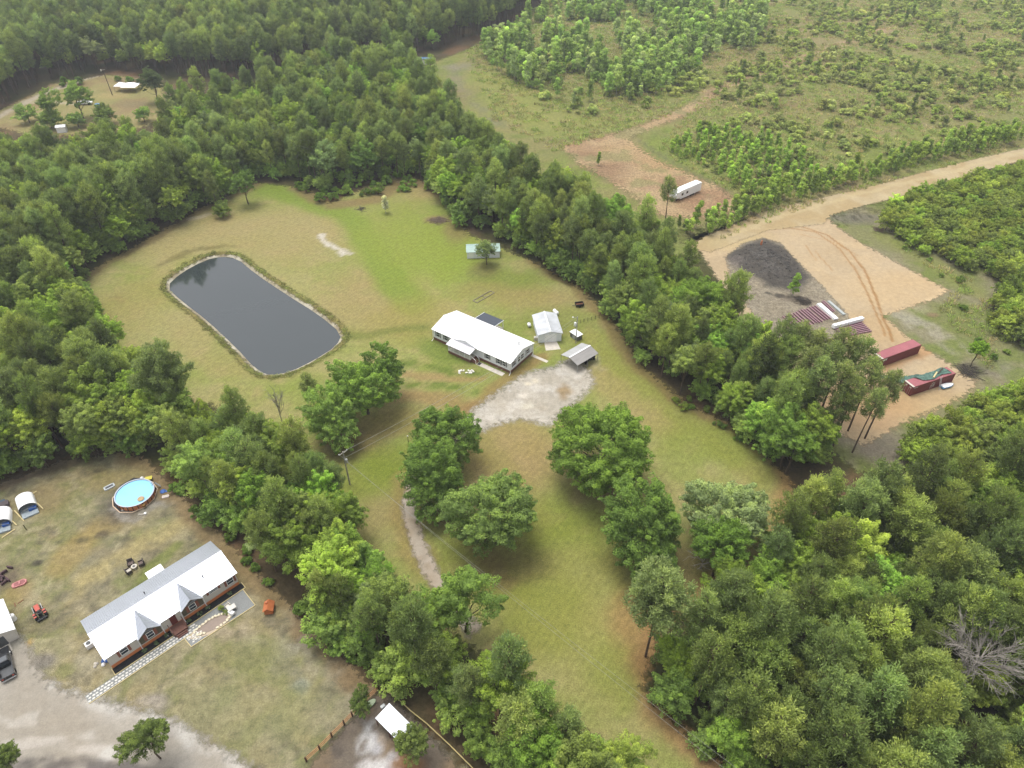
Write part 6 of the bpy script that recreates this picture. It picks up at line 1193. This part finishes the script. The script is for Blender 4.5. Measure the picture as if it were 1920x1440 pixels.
# playhouse
ph_ = thing('playhouse', 'small orange toy playhouse right of the pebble patio', 'playhouse', nz(1805, 690), heading(n0, n1) + .9)
MB().box(-.8, .8, -.65, .65, 0, 1.05).build('wall', ORANGE, ph_)
for s in (-1, 1): MB().face([(-.95, s * .82, .95), (.95, s * .82, .95), (.95, 0, 1.6), (-.95, 0, 1.6)][::-s]).face([(-.95, s * .82, .89), (.95, s * .82, .89), (.95, 0, 1.54), (-.95, 0, 1.54)][::s]).build('roof_slope', ORANGE, ph_)
for x, f in ((-.8, -1), (.8, 1)): MB().face([(x, -.65, 1.05), (x, .65, 1.05), (x, 0, 1.53)][::f]).build('gable', ORANGE, ph_)
MB().box(-.25, .25, -.67, -.65, .02, .85).build('door', RUST, ph_); MB().box(.2, .5, .1, .4, 1.2, 1.75).build('chimney', ORANGE, ph_)

# ------------------------------------------------------------------ pool and its surroundings
def pz(x, y, h=0): return G(200 + x / 13.714, 870 + y / 13.714, h)
pc = (pz(215, 860, 1.2) + pz(1110, 700, 1.2)) / 2; pc = (pz(660, 1060, 1.2) + pz(760, 425, 1.2)) / 2; Rp = 3.35
pool = thing('above_ground_pool', 'round above-ground pool with light blue water and wood-look wall', 'pool', (pc.x, pc.y, 0))
b = MB(); nn = 44
for i in range(nn):
    a0_, a1_ = 2 * math.pi * i / nn, 2 * math.pi * (i + 1) / nn; p0_, p1_ = (Rp * math.cos(a0_), Rp * math.sin(a0_)), (Rp * math.cos(a1_), Rp * math.sin(a1_)); b.face([(*p0_, 0), (*p1_, 0), (*p1_, 1.2), (*p0_, 1.2)]); b.face([(p1_[0] * .985, p1_[1] * .985, .8), (p0_[0] * .985, p0_[1] * .985, .8), (p0_[0] * .985, p0_[1] * .985, 1.2), (p1_[0] * .985, p1_[1] * .985, 1.2)][::1])
b.build('pool_wall', PLUM, pool)
for i in range(24): a = 2 * math.pi * i / 24; MB(Matrix.Rotation(a, 4, 'Z')).box(Rp - .01, Rp + .07, -.07, .07, 0, 1.19).build('upright', mat('dark_upright', (96, 56, 40), .7), pool)
b = MB()
for i in range(nn):
    a0_, a1_ = 2 * math.pi * i / nn, 2 * math.pi * (i + 1) / nn; c = [(math.cos(t), math.sin(t)) for t in (a0_, a1_)]
    b.face([(Rp * .965 * c[0][0], Rp * .965 * c[0][1], 1.22), (Rp * 1.03 * c[0][0], Rp * 1.03 * c[0][1], 1.22), (Rp * 1.03 * c[1][0], Rp * 1.03 * c[1][1], 1.22), (Rp * .965 * c[1][0], Rp * .965 * c[1][1], 1.22)])
b.build('rim', mat('pale_blue_rim', (202, 214, 230), .5, k=.7, var=.05), pool)
b = MB(); b.face([(Rp * .984 * math.cos(2 * math.pi * i / nn), Rp * .984 * math.sin(2 * math.pi * i / nn), 1.06) for i in range(nn)]); b.build('water', POOLW, pool)
ld = MB(); sp = loc2(pool, pz(1130, 690)); ang = math.atan2(sp.y, sp.x)
lad2 = MB(Matrix.Rotation(ang, 4, 'Z'))
for y in (-.3, .3): lad2.bar((Rp - .35, y, 1.3), (Rp + .2, y, 1.7), .06, .06).bar((Rp + .2, y, 1.7), (Rp + 1.0, y, .02), .06, .06)
for i in range(4): lad2.bar((Rp + .4 + i * .17, -.3, 1.28 - i * .35), (Rp + .4 + i * .17, .3, 1.28 - i * .35), .14, .04)
lad2.build('pool_ladder', STEELP, pool)
def edging(pts, name, label, m=WOODL):
    t = thing(name, label, 'timber edging', pts[0]);
    for i in range(len(pts) - 1): MB().bar(pts[i] - pts[0] + Vector((0, 0, .08)), pts[i + 1] - pts[0] + Vector((0, 0, .08)), .14, .16).build('timber', m, t)
edging([pz(*q) for q in ((240, 800), (155, 890), (170, 1095), (345, 1255), (660, 1255), (990, 1115), (1225, 900), (1310, 650), (1190, 475), (1100, 425), (970, 385))], 'timber_edging', 'pale timber edging in a polygon round the pool', mat('pale_timber', (232, 206, 176), .8, var=.08, k=.74))
bs = MB(); poly = [loc2(pool, pz(*q)) for q in ((240, 800), (155, 890), (170, 1095), (345, 1255), (660, 1255), (990, 1115), (1225, 900), (1310, 650), (1190, 475), (970, 385), (700, 350), (350, 560))]
gb = MB().prism([(p.x, p.y) for p in poly] if sum(poly[i].x * poly[(i + 1) % 12].y - poly[(i + 1) % 12].x * poly[i].y for i in range(12)) > 0 else [(p.x, p.y) for p in poly][::-1], -.05, .05).build('ground_cloth', mat('black_ground_cloth', (66, 62, 62), .95, var=.35, scale=2)); gb.location = pool.location; tag(gb, 'dark ground cloth spread under the pool inside the timber edging', 'ground cloth')
fl = thing('pool_float', 'tan foam float drifting at the near rim of the pool', 'pool float', pz(880, 900, 1.1)); fl.location.z = 1.07; MB().lathe((0, 0, 0), [(.5, 0), (.62, .08), (.55, .18), (.2, .22)], 14).build('cushion', mat('tan_foam', (214, 184, 140), .8, var=.1), fl)
bk = thing('wicker_basket', 'brown wicker basket hanging on the near pool wall', 'basket', pz(935, 1030, .6)); bk.location = on(pool, ((Rp + .26) * math.cos(math.atan2(*(loc2(pool, pz(935, 1030, .9)).yx))), (Rp + .26) * math.sin(math.atan2(*(loc2(pool, pz(935, 1030, .9)).yx))), .35)); MB().lathe((0, 0, 0), [(.26, 0), (.34, .5), (.32, .55)], 10).build('basket_body', mat('wicker', (150, 112, 58), .85, var=.25, scale=9), bk)
pm = thing('pool_pump', 'white pool pump at the upper edge of the pool', 'pump', pz(925, 400)); MB().lathe((0, 0, 0), [(.28, 0), (.3, .5), (.2, .65), (.05, .7)], 12).build('filter_tank', WHITE, pm); MB().box(.3, .7, -.15, .15, 0, .35).build('motor', CONC, pm)
yb2 = thing('storage_box', 'black storage box with a yellow lid behind the pool', 'box', pz(1105, 420), .35); MB().box(-.55, .55, -.4, .4, -.02, .55).build('bin', DARK, yb2); MB().box(-.6, .6, -.45, .45, .55, .66).build('lid', YEL, yb2)
yf = thing('pool_float', 'long pale yellow float standing against the far right of the pool', 'pool float', pz(1130, 590), 1.35); MB().bar((-.8, 0, .15), (.7, .0, .75), .4, .16).build('cushion', mat('pale_yellow_foam', (224, 226, 130), .6, k=.7, var=.06), yf)
lg = thing('lounge_raft', 'grey and white inflatable raft on the grass left of the pool', 'raft', pz(75, 600), .75)
for q in ((-.75, .75, -.5, -.28), (-.75, .75, .28, .5), (-.95, -.7, -.45, .45), (.7, .95, -.45, .45)): MB().box(*q, .0, .24).build('tube', mat('pale_grey_vinyl', (206, 212, 214), .5, var=.06, k=.7), lg)
MB().box(-.7, .7, -.28, .28, .02, .1).build('floor', BEDL, lg)
bb = thing('blue_toy', 'crumpled bright blue toy on the ground right of the pool', 'toy', pz(1450, 710)); MB().lathe((0, 0, 0), [(.5, 0), (.55, .12), (.3, .26), (.1, .3)], 9).build('shell', BLUE, bb); MB().box(.3, .8, -.2, .15, 0, .12).build('flap', BLUE, bb)
wtb = thing('white_tub', 'white plastic tub lying on the ground right of the pool', 'tub', pz(1520, 845), .3); MB().prism([(-.6, -.3), (.5, -.3), (.65, 0), (.5, .3), (-.6, .3)], 0, .22).build('tub_body', mat('pinkish_white', (240, 222, 218), .6, var=.05, k=.74), wtb); MB().prism([(-.5, -.22), (.42, -.22), (.5, 0), (.42, .22), (-.5, .22)], .2, .23).build('inside', CONC, wtb)
for p, l in (((460, 1190), 'white hose and fittings at the near foot of the pool wall'), ((910, 1300), 'pale bucket on the ground below the pool edging')):
    t = thing('pool_equipment', l, 'pool equipment', pz(*p), .2); MB().tube((-.5, 0, .14), (.4, -.1, .14), .1, n=8).build('hose', CONC, t); MB().lathe((.6, 0, 0), [(.18, 0), (.22, .3)], 10).build('bucket', WHITE, t)
# fire pit seats
fp = nz(590, 312); ft = thing('fire_table', 'round pale fire table on the grass behind the tan house', 'table', fp); MB().lathe((0, 0, 0), [(.34, 0), (.34, .4), (.48, .45), (.48, .52)], 18).build('table_body', CONC, ft); MB().lathe((0, 0, .52), [(.24, 0), (.2, .03)], 14).build('burner', BEDL, ft)
WICK = mat('dark_wicker', (92, 84, 78), .85, var=.2, scale=8)
for q, rz, l in (((560, 285), .5, 'dark wicker chair behind the fire table'), ((652, 285), -1.0, 'dark wicker chair right of the fire table, set apart'), ((545, 355), 2.4, 'dark wicker chair with a pale cushion below the fire table')): chair(nz(*q), rz, l, WICK, CONC if 'pale' in l else mat('brown_cushion', (128, 112, 104), .9), 1.25)
# arched shelters at the left edge
def shelter(p0, p1, L_, label):
    """white canvas half-barrel shelter; p0-p1 is its open front"""
    w = (p1 - p0).length; t = thing('canopy_shelter', label, 'canopy shelter', p0, heading(p0, p1)); n_ = 14; b = MB(); r = w / 2; hh = 1.5
    prof = [(0, 0)] + [(r - r * math.cos(a), hh * .45 + (hh * .75) * math.sin(a)) for a in np.linspace(0, math.pi, n_)] + [(w, 0)]
    for i in range(len(prof) - 1): a, c = prof[i], prof[i + 1]; b.face([(a[0], 0, a[1]), (c[0], 0, c[1]), (c[0], L_, c[1]), (a[0], L_, a[1])]); b.face([(a[0] + .02, L_, a[1] - .02), (c[0] + .02, L_, c[1] - .02), (c[0] + .02, 0, c[1] - .02), (a[0] + .02, 0, a[1] - .02)])
    b.build('cover', CANVAS, t); MB().face([(x_, L_ - .05, z_) for x_, z_ in prof]).build('rear_panel', CANVAS, t)
    for y in (-.03, -.9):
        h = MB()
        for i in range(len(prof) - 1): a, c = prof[i], prof[i + 1]; h.bar((a[0], y, a[1] + (.03 if y > -.5 else -.35 * (a[1] > .1))), (c[0], y, c[1] + (.03 if y > -.5 else -.35 * (c[1] > .1))), .06, .06)
        h.build('hoop', STEELP if y < -.5 else BEDL, t)
    MB().box(.15, w - .15, -1.6, L_ - .2, .02, .3).build('cart_bed', mat('silver_sheet', (176, 188, 194), .4, var=.18), t); MB().box(w * .5, w - .2, -.5, .2, .3, .75).build('blue_box', BLUE, t)
    return t
def sz(x, y, h=0): return G(x / 14.4, 910 + y / 14.4, h)
shelter(sz(560, 800), sz(1040, 590), 3.4, 'white arched canopy shelter nearer the pool, with grey cart'); shelter(sz(-130, 1190), sz(330, 1040), 3.4, 'white arched canopy shelter cut by the left edge')
for i, (a, c, l) in enumerate((((850, 335), (1170, 640), 'timber plank on the right side of the nearer canopy shelter'), ((400, 690), (660, 975), 'timber plank between the two canopy shelters, nearer the pool'), ((140, 790), (460, 1085), 'timber plank on the right side of the left canopy shelter'), ((780, 300), (1000, 170), 'timber plank behind the nearer canopy shelter'), ((60, 1430), (420, 1190), 'pale plank across the front of the left canopy shelter'), ((80, 750), (310, 590), 'brown plank behind the gap between the canopy shelters'))):
    p, q = sz(*a), sz(*c); o = MB().bar((0, 0, .1), q - p + Vector((0, 0, .1)), .16, .16).build('timber_plank', WOODL if i != 5 else WOODB); o.location = p; tag(o, l, 'plank')
cg = thing('dark_crate', 'dark crate with blue cloth behind the canopy shelters', 'crate', sz(110, 560), .6); MB().box(-.9, .9, -.6, .6, 0, .7).build('crate_body', mat('dark_mesh', (104, 96, 98), .8, var=.2), cg); MB().box(-1.2, .4, .5, 1.3, .0, .5).build('blue_cloth', mat('slate_blue_cloth', (86, 108, 128), .9, var=.2), cg)
psn = thing('garden_post', 'short dark post on the grass in front of the canopy shelters', 'post', sz(720, 1210)); MB().tube((0, 0, 0), (-.2, .2, 1.2), .08, n=6).build('post', mat('mossy_post', (104, 98, 62), .9), psn)
# garage at the left edge
def tz(x, y, h=0): return G(x / 8.47, 1120 + y / 8.47, h)
g0, g1 = tz(-120, 880), tz(310, 640); lg2 = (g1 - g0).length
gr2 = thing('white_garage', 'white garage with gable roof cut by the left edge of the view', 'garage', g0, heading(g0, g1)); gl2 = 6.5
m = MB(); m.box(0, lg2, 0, gl2, -.1, 2.5); m.face([(0, 0, 2.5), (lg2, 0, 2.5), (lg2 / 2, 0, 3.3)]); m.face([(lg2, gl2, 2.5), (0, gl2, 2.5), (lg2 / 2, gl2, 3.3)]); m.build('wall', TAN, gr2)
for s in (0, 1): MB(PX).slope(-.3, gl2 + .3, (-.35 if s == 0 else lg2 + .35, 2.42), (lg2 / 2, 3.34), .4, .025).build('roof_slope', ROOF_W, gr2)
MB().box(lg2 * .30, lg2 * .62, -.03, -.002, 0, 2.1).build('door_opening', BEDL, gr2); MB().box(lg2 * .1, lg2 * .64, -1.6, -.05, -.05, .05).build('apron', CONC, gr2)
wh = thing('water_tank', 'round white tank beside the garage at the left edge', 'water tank', tz(222, 355)); MB().lathe((0, 0, 0), [(.45, 0), (.45, 1.1), (.3, 1.25), (.05, 1.3)], 16).build('tank_body', WHITE, wh); MB().lathe((0, 0, 1.28), [(.1, 0), (.1, .08)], 10).build('lid', GREYM, wh)
# pickup
f_, b_ = tz(62, 880, .0), tz(165, 1300, .0); Lp = 5.7; dirp = (b_ - f_).normalized(); mid = (f_ + b_) / 2
pu = thing('pickup_truck', 'black pickup truck parked on the gravel at the left edge', 'pickup truck', mid, heading(b_, f_))
SWZ = Matrix(((1, 0, 0, 0), (0, 0, 1, 0), (0, 1, 0, 0), (0, 0, 0, 1)))
def side_prism(pts, y0, y1): return MB(SWZ).prism(pts, y0, y1)
side_prism([(-2.85, .45), (2.75, .42), (2.85, .7), (2.7, 1.02), (1.3, 1.12), (-.75, 1.14), (-.75, .62), (-2.75, .62), (-2.85, .62)], -.96, .96).build('body', CARB, pu)
for y in (-.96, .84): MB().box(-2.8, -.75, y, y + .12, .62, 1.16).build('bed_side', CARB, pu)
MB().box(-2.86, -2.78, -.84, .84, .6, 1.14).build('tailgate', CARB, pu); MB().box(-2.78, -.77, -.83, .83, .63, .66).build('bed_liner', BEDL, pu)
cab = MB(); lo = [(-.72, -.9), (1.25, -.9), (1.25, .9), (-.72, .9)]; hi = [(-.55, -.72), (.55, -.72), (.55, .72), (-.55, .72)]
cab.v = [(x, y, 1.13) for x, y in lo] + [(x, y, 1.78) for x, y in hi]; cab.f = [(4, 5, 6, 7), (0, 1, 5, 4), (1, 2, 6, 5), (2, 3, 7, 6), (3, 0, 4, 7)]; cab.build('cab', CARB, pu)
def quad_in(a, b, c, d, s=.88, o=.012):
    P = [Vector(q) for q in (a, b, c, d)]; ce = sum(P, Vector()) / 4; nn_ = (P[1] - P[0]).cross(P[2] - P[1]).normalized(); return [ce + (q - ce) * s + nn_ * o for q in P]
v = cab.v
MB().face(quad_in(v[1], v[2], v[6], v[5])).build('windscreen', CARG, pu); MB().face(quad_in(v[3], v[0], v[4], v[7])).build('rear_window', CARG, pu); MB().face(quad_in(v[0], v[1], v[5], v[4], .84)).build('side_window', CARG, pu); MB().face(quad_in(v[2], v[3], v[7], v[6], .84)).build('side_window', CARG, pu)
MB().box(-.4, .4, -.6, .6, 1.785, 1.80).build('roof_panel', mat('grey_roof_glass', (104, 108, 112), .25, var=.06), pu)
for x in (-1.85, 1.85):
    for y in (-.98, .74): MB().tube((x, y, .4), (x, y + .24, .4), .4, n=16).build('wheel', BLACKR, pu)
for y in (-.98, .93): MB().box(1.0, 1.2, y - .16 if y < 0 else y + .05, y - .0 if y < 0 else y + .2, 1.15, 1.32).build('side_mirror', GREYM, pu)
for y in (-.8, .55): MB().box(2.82, 2.87, y, y + .25, .72, .86).build('headlight', WHITE, pu); MB().box(-2.88, -2.86, y, y + .25, .75, 1.0).build('tail_light', TRED, pu)
MB().box(-3.0, -2.86, -.9, .9, .42, .56).build('bumper', GREYM, pu)
# tractor
tc = thing('red_tractor', 'small red tractor parked on the grass between the garage and the tan house', 'tractor', tz(650, 275), heading(tz(680, 350), tz(590, 170))); tc.scale = (.95,) * 3
MB().box(.2, 1.6, -.35, .35, .55, 1.05).box(1.6, 1.7, -.3, .3, .6, .95).build('hood', TRED, tc); MB().box(-1.0, .3, -.3, .3, .45, .75).build('chassis', DARK, tc); MB().box(-.75, -.3, -.25, .25, .75, .88).box(-.85, -.75, -.25, .25, .85, 1.3).build('seat', DARK, tc)
for y in (-.95, .5): MB().box(-1.05, -.1, y, y + .45, 1.0, 1.07).build('fender', TRED, tc); MB().tube((-.6, y, .55), (-.6, y + .42, .55), .55, n=18).build('rear_wheel', BLACKR, tc)
for y in (-.68, .42): MB().tube((1.25, y, .36), (1.25, y + .26, .36), .36, n=14).build('front_wheel', BLACKR, tc)
MB().bar((-.9, -.5, 1.0), (-.9, -.5, 1.9), .07, .07).bar((-.9, .5, 1.0), (-.9, .5, 1.9), .07, .07).bar((-.9, -.53, 1.9), (-.9, .53, 1.9), .07, .07).build('roll_bar', DARK, tc); MB().bar((.1, -.65, .95), (1.9, -.65, .55), .09, .12).bar((.1, .65, .95), (1.9, .65, .55), .09, .12).build('loader_arm', GREYM, tc); MB().lathe((.0, 0, 1.1), [(.18, 0), (.2, .02), (.18, .04)], 12).build('steering_wheel', DARK, tc); MB().box(-1.5, -1.05, -.75, .75, .2, .5).build('rear_implement', DARK, tc)
# sled and rubbish
sl = thing('plastic_boat', 'faded pink plastic toy boat on the grass near the left edge', 'toy boat', G(38, 1095), .55); MB().prism([(-.95, -.5), (.55, -.62), (1.0, -.3), (1.0, .3), (.55, .62), (-.95, .5), (-1.15, .2), (-1.15, -.2)], 0, .3).build('hull', PINK, sl); MB().prism([(-.8, -.36), (.45, -.46), (.8, -.2), (.8, .2), (.45, .46), (-.8, .36)], .28, .32).build('cockpit', mat('dull_red', (170, 104, 104), .7), sl); MB().box(-.1, .15, -.3, .3, .32, .44).build('seat', PINK, sl)
ap = thing('scrap_heap', 'dark heap of scrap at the left edge above the pink boat', 'scrap', G(8, 1085)); rr = np.random.default_rng(9)
for i in range(9): o = rr.normal(size=2) * .8; MB(Matrix.Translation((o[0], o[1], .15)) @ Matrix.Rotation(rr.uniform(0, 3), 4, 'Z')).box(-.5, .5, -.12, .12, -.15, .2 + .25 * rr.uniform()).build('scrap_piece', mat('dark_scrap', (92, 66, 70), .8, var=.2), ap)
for q, rz, l in (((240, 120), -.9, 'short brown plank on the grass, left of the pair'), ((330, 70), .9, 'short brown plank on the grass, right of the pair')):
    o = MB().box(-.45, .45, -.08, .08, 0, .08).build('timber_plank', mat('brown_board', (140, 96, 66), .9)); o.location = tz(*q); o.rotation_euler = (0, 0, rz); tag(o, l, 'plank')
# ------------------------------------------------------------------ fence, metal shed and pipe at the bottom
def bz(x, y, h=0): return G(560 + x / 5.647, 1260 + y / 5.647, h)
rails = [bz(85, 950), bz(225, 822), bz(355, 690), bz(485, 560), bz(570, 470), bz(700, 330), bz(845, 195)]
fn2 = thing('rail_fence', 'orange-brown wooden rail fence at the bottom of the yard', 'fence', rails[0])
FW = mat('orange_fence_wood', (204, 150, 104), .85, var=.2, k=.75)
for i, p in enumerate(rails):
    q = p - rails[0]; MB().box(q.x - .09, q.x + .09, q.y - .09, q.y + .09, -.1, 1.35).build('post', mat('dark_fence_post', (104, 76, 54), .9), fn2)
    if i: 
        for z in (.35, .75, 1.15): MB().bar(rails[i - 1] - rails[0] + Vector((0, 0, z)), q + Vector((0, 0, z)), .05, .13).build('rail', FW, fn2)
pts = [bz(905, 215), bz(1030, 290), bz(1190, 440), bz(1360, 575), bz(1600, 800), bz(1800, 1000), bz(2000, 1210)]
for i in range(1): 
    b = MB()
    for i in range(len(pts) - 1): b.tube(pts[i] - pts[0] + Vector((0, 0, .9)), pts[i + 1] - pts[0] + Vector((0, 0, .9)), .075, n=6)
    hs_ = thing('timber_rail', 'pale timber rail running from the fence corner toward the bottom', 'fence', pts[0]); b.build('rail', mat('straw_timber', (206, 190, 130), .8, var=.1, k=.68), hs_)
    for p in pts: q = p - pts[0]; MB().tube((q.x, q.y, -.1), (q.x, q.y, .95), .06, n=6).build('post', mat('dark_fence_post', (104, 76, 54), .9), hs_)
s0, s1, s2, s3 = bz(808, 485, 2.3), bz(965, 340, 2.3), bz(1250, 605, 2.3), bz(1085, 765, 2.3)
ms = thing('metal_shed', 'open shed with a white ribbed metal roof beside the rail fence', 'shed', (s0.x, s0.y, 0), heading(s0, s3)); sl_ = (s3 - s0).length; sw_ = (s1 - s0).length
MB().slope(0, sl_, (0, 2.2), (sw_, 2.5), .28, .03).build('roof', mat('bright_roof_metal', (238, 242, 250), .35, var=.05, scale=.7, k=.82), ms)
for x in (.1, sl_ / 2, sl_ - .1):
    for y in (.1, sw_ - .1): MB().box(x - .05, x + .05, y - .05, y + .05, -.05, 2.15).build('post', WOODB, ms)
MB().box(.1, sl_ - .1, sw_ - .14, sw_ - .1, 0, 2.2).build('back_wall', WOODB, ms)
gbt = thing('water_trough', 'pale green oval trough by the rail fence', 'trough', bz(765, 345), .75); MB().lathe((0, 0, 0), [(.42, 0), (.5, .42), (.46, .45)], 16).build('trough_body', mat('pale_green_plastic', (168, 184, 150), .6, var=.1), gbt); gbt.scale = (1.7, .9, 1)
gst = thing('grey_box', 'small grey metal box at the corner of the metal shed', 'box', bz(895, 378), .7); MB().box(-.3, .3, -.2, .2, 0, .5).build('box_body', GREYM, gst); MB().box(-.32, .32, -.22, .22, .5, .56).build('lid', STEELP, gst)
# ------------------------------------------------------------------ far clearing
def fz(x, y, h=0): return G(x / 6, 120 + y / 6, h)
cn = thing('white_canopy', 'white peaked canopy tent in the far clearing at upper left', 'canopy', fz(1490, 300)); 
b = MB(); 
for c_, w_ in (((0, 0), 3.2), ((-4.6, .4), 2.2)):
    n4 = [(c_[0] + w_ * sx, c_[1] + w_ * sy, 2.3) for sx, sy in ((-1, -1), (1, -1), (1, 1), (-1, 1))]; ap_ = (c_[0], c_[1], 3.5); b = MB()
    for i in range(4): b.face([n4[i], n4[(i + 1) % 4], ap_])
    b.build('canopy_top', CANVAS, cn)
    for q in n4: MB().tube((q[0] * .98, q[1] * .98, 0), (q[0] * .98, q[1] * .98, 2.3), .06, n=6).build('post', STEELP, cn)
wv = thing('parked_truck', 'white truck parked in the far clearing behind a tree', 'truck', fz(960, 455), .05); side_prism([(-2.9, .5), (2.9, .5), (2.9, 1.0), (1.7, 1.15), (1.1, 1.9), (-.6, 1.9), (-.8, 1.15), (-2.9, 1.15)], -1, 1).build('body', WHITE, wv); MB().box(-.5, 1.2, -1.01, -1.0, 1.2, 1.7).build('side_window', CARG, wv)
for x in (-1.9, 1.9): MB().tube((x, -1.02, .42), (x, 1.02, .42), .42, n=12).build('wheel', BLACKR, wv)
bd = thing('blue_barrel', 'light blue barrel beside the white truck in the far clearing', 'barrel', fz(1105, 490)); MB().lathe((0, 0, 0), [(.9, 0), (1.0, .7), (.9, 1.5)], 12).build('barrel_body', mat('light_blue_plastic', (126, 178, 220), .5), bd); MB().lathe((0, 0, 1.5), [(.5, 0), (.4, .06)], 10).build('lid', mat('deep_blue', (60, 110, 180), .5), bd)
fu = thing('utility_pole', 'leaning brown utility pole in the far clearing', 'utility pole', fz(1265, 350)); MB().tube((0, 0, 0), (-.6, .4, 10.5), .18, .12, 8).build('pole', mat('brown_pole', (92, 76, 62), .95), fu); MB().bar((-1.5, .3, 10.0), (.4, .3, 10.2), .14, .14).build('crossarm', POLE, fu); MB().lathe((-1.3, .3, 9.6), [(.3, 0), (.3, .5), (.1, .8)], 8).build('lamp_head', CONC, fu)
bt2 = thing('blue_canopy', 'blue and white canopy among the trees at the top of the view', 'canopy', G(798, 119))
for x in (-2.6, 1.2): MB().face([(x - 1.8, -1.6, 2.2), (x + 1.8, -1.6, 2.2), (x + 1.8, 0, 2.8), (x - 1.8, 0, 2.8)]).face([(x - 1.8, 0, 2.8), (x + 1.8, 0, 2.8), (x + 1.8, 1.6, 2.2), (x - 1.8, 1.6, 2.2)]).build('canopy_top', mat('canopy_blue', (90, 140, 200), .7, var=.1), bt2)
for x in (-4.2, .9, 2.9): MB().tube((x, -1.5, 0), (x, -1.5, 2.2), .06, n=6).build('post', STEELP, bt2)
MB().box(-3.5, 2.4, -1.4, 1.4, .0, .9).build('white_goods', WHITE, bt2)
ws2 = thing('white_shed', 'white shed top glimpsed among the trees below the far clearing', 'shed', G(118, 247), .3); MB().box(-1.6, 1.6, -1.2, 1.2, 0, 2.2).build('wall', WHITE, ws2); MB().slope(-1.8, 1.8, (-1.4, 2.1), (0, 2.7), .4, .02).slope(-1.8, 1.8, (1.4, 2.1), (0, 2.7), .4, .02).build('roof', ROOF_W, ws2)

# ------------------------------------------------------------------ thin summer haze
hz_m = bpy.data.materials.new('haze_air'); hz_m.use_nodes = True; hn = hz_m.node_tree
for n in list(hn.nodes): hn.nodes.remove(n)
ho = hn.nodes.new('ShaderNodeOutputMaterial'); hv = hn.nodes.new('ShaderNodeVolumePrincipled'); hv.inputs['Color'].default_value = (.82, .86, .92, 1); hv.inputs['Density'].default_value = .00026; hv.inputs['Anisotropy'].default_value = .2
hn.links.new(hv.outputs[0], ho.inputs['Volume'])
tag(MB().box(-5100, 5100, -60, 9100, -6.0, 112.0).build('haze', hz_m), 'thin pale haze over the woods', 'haze', kind='stuff')
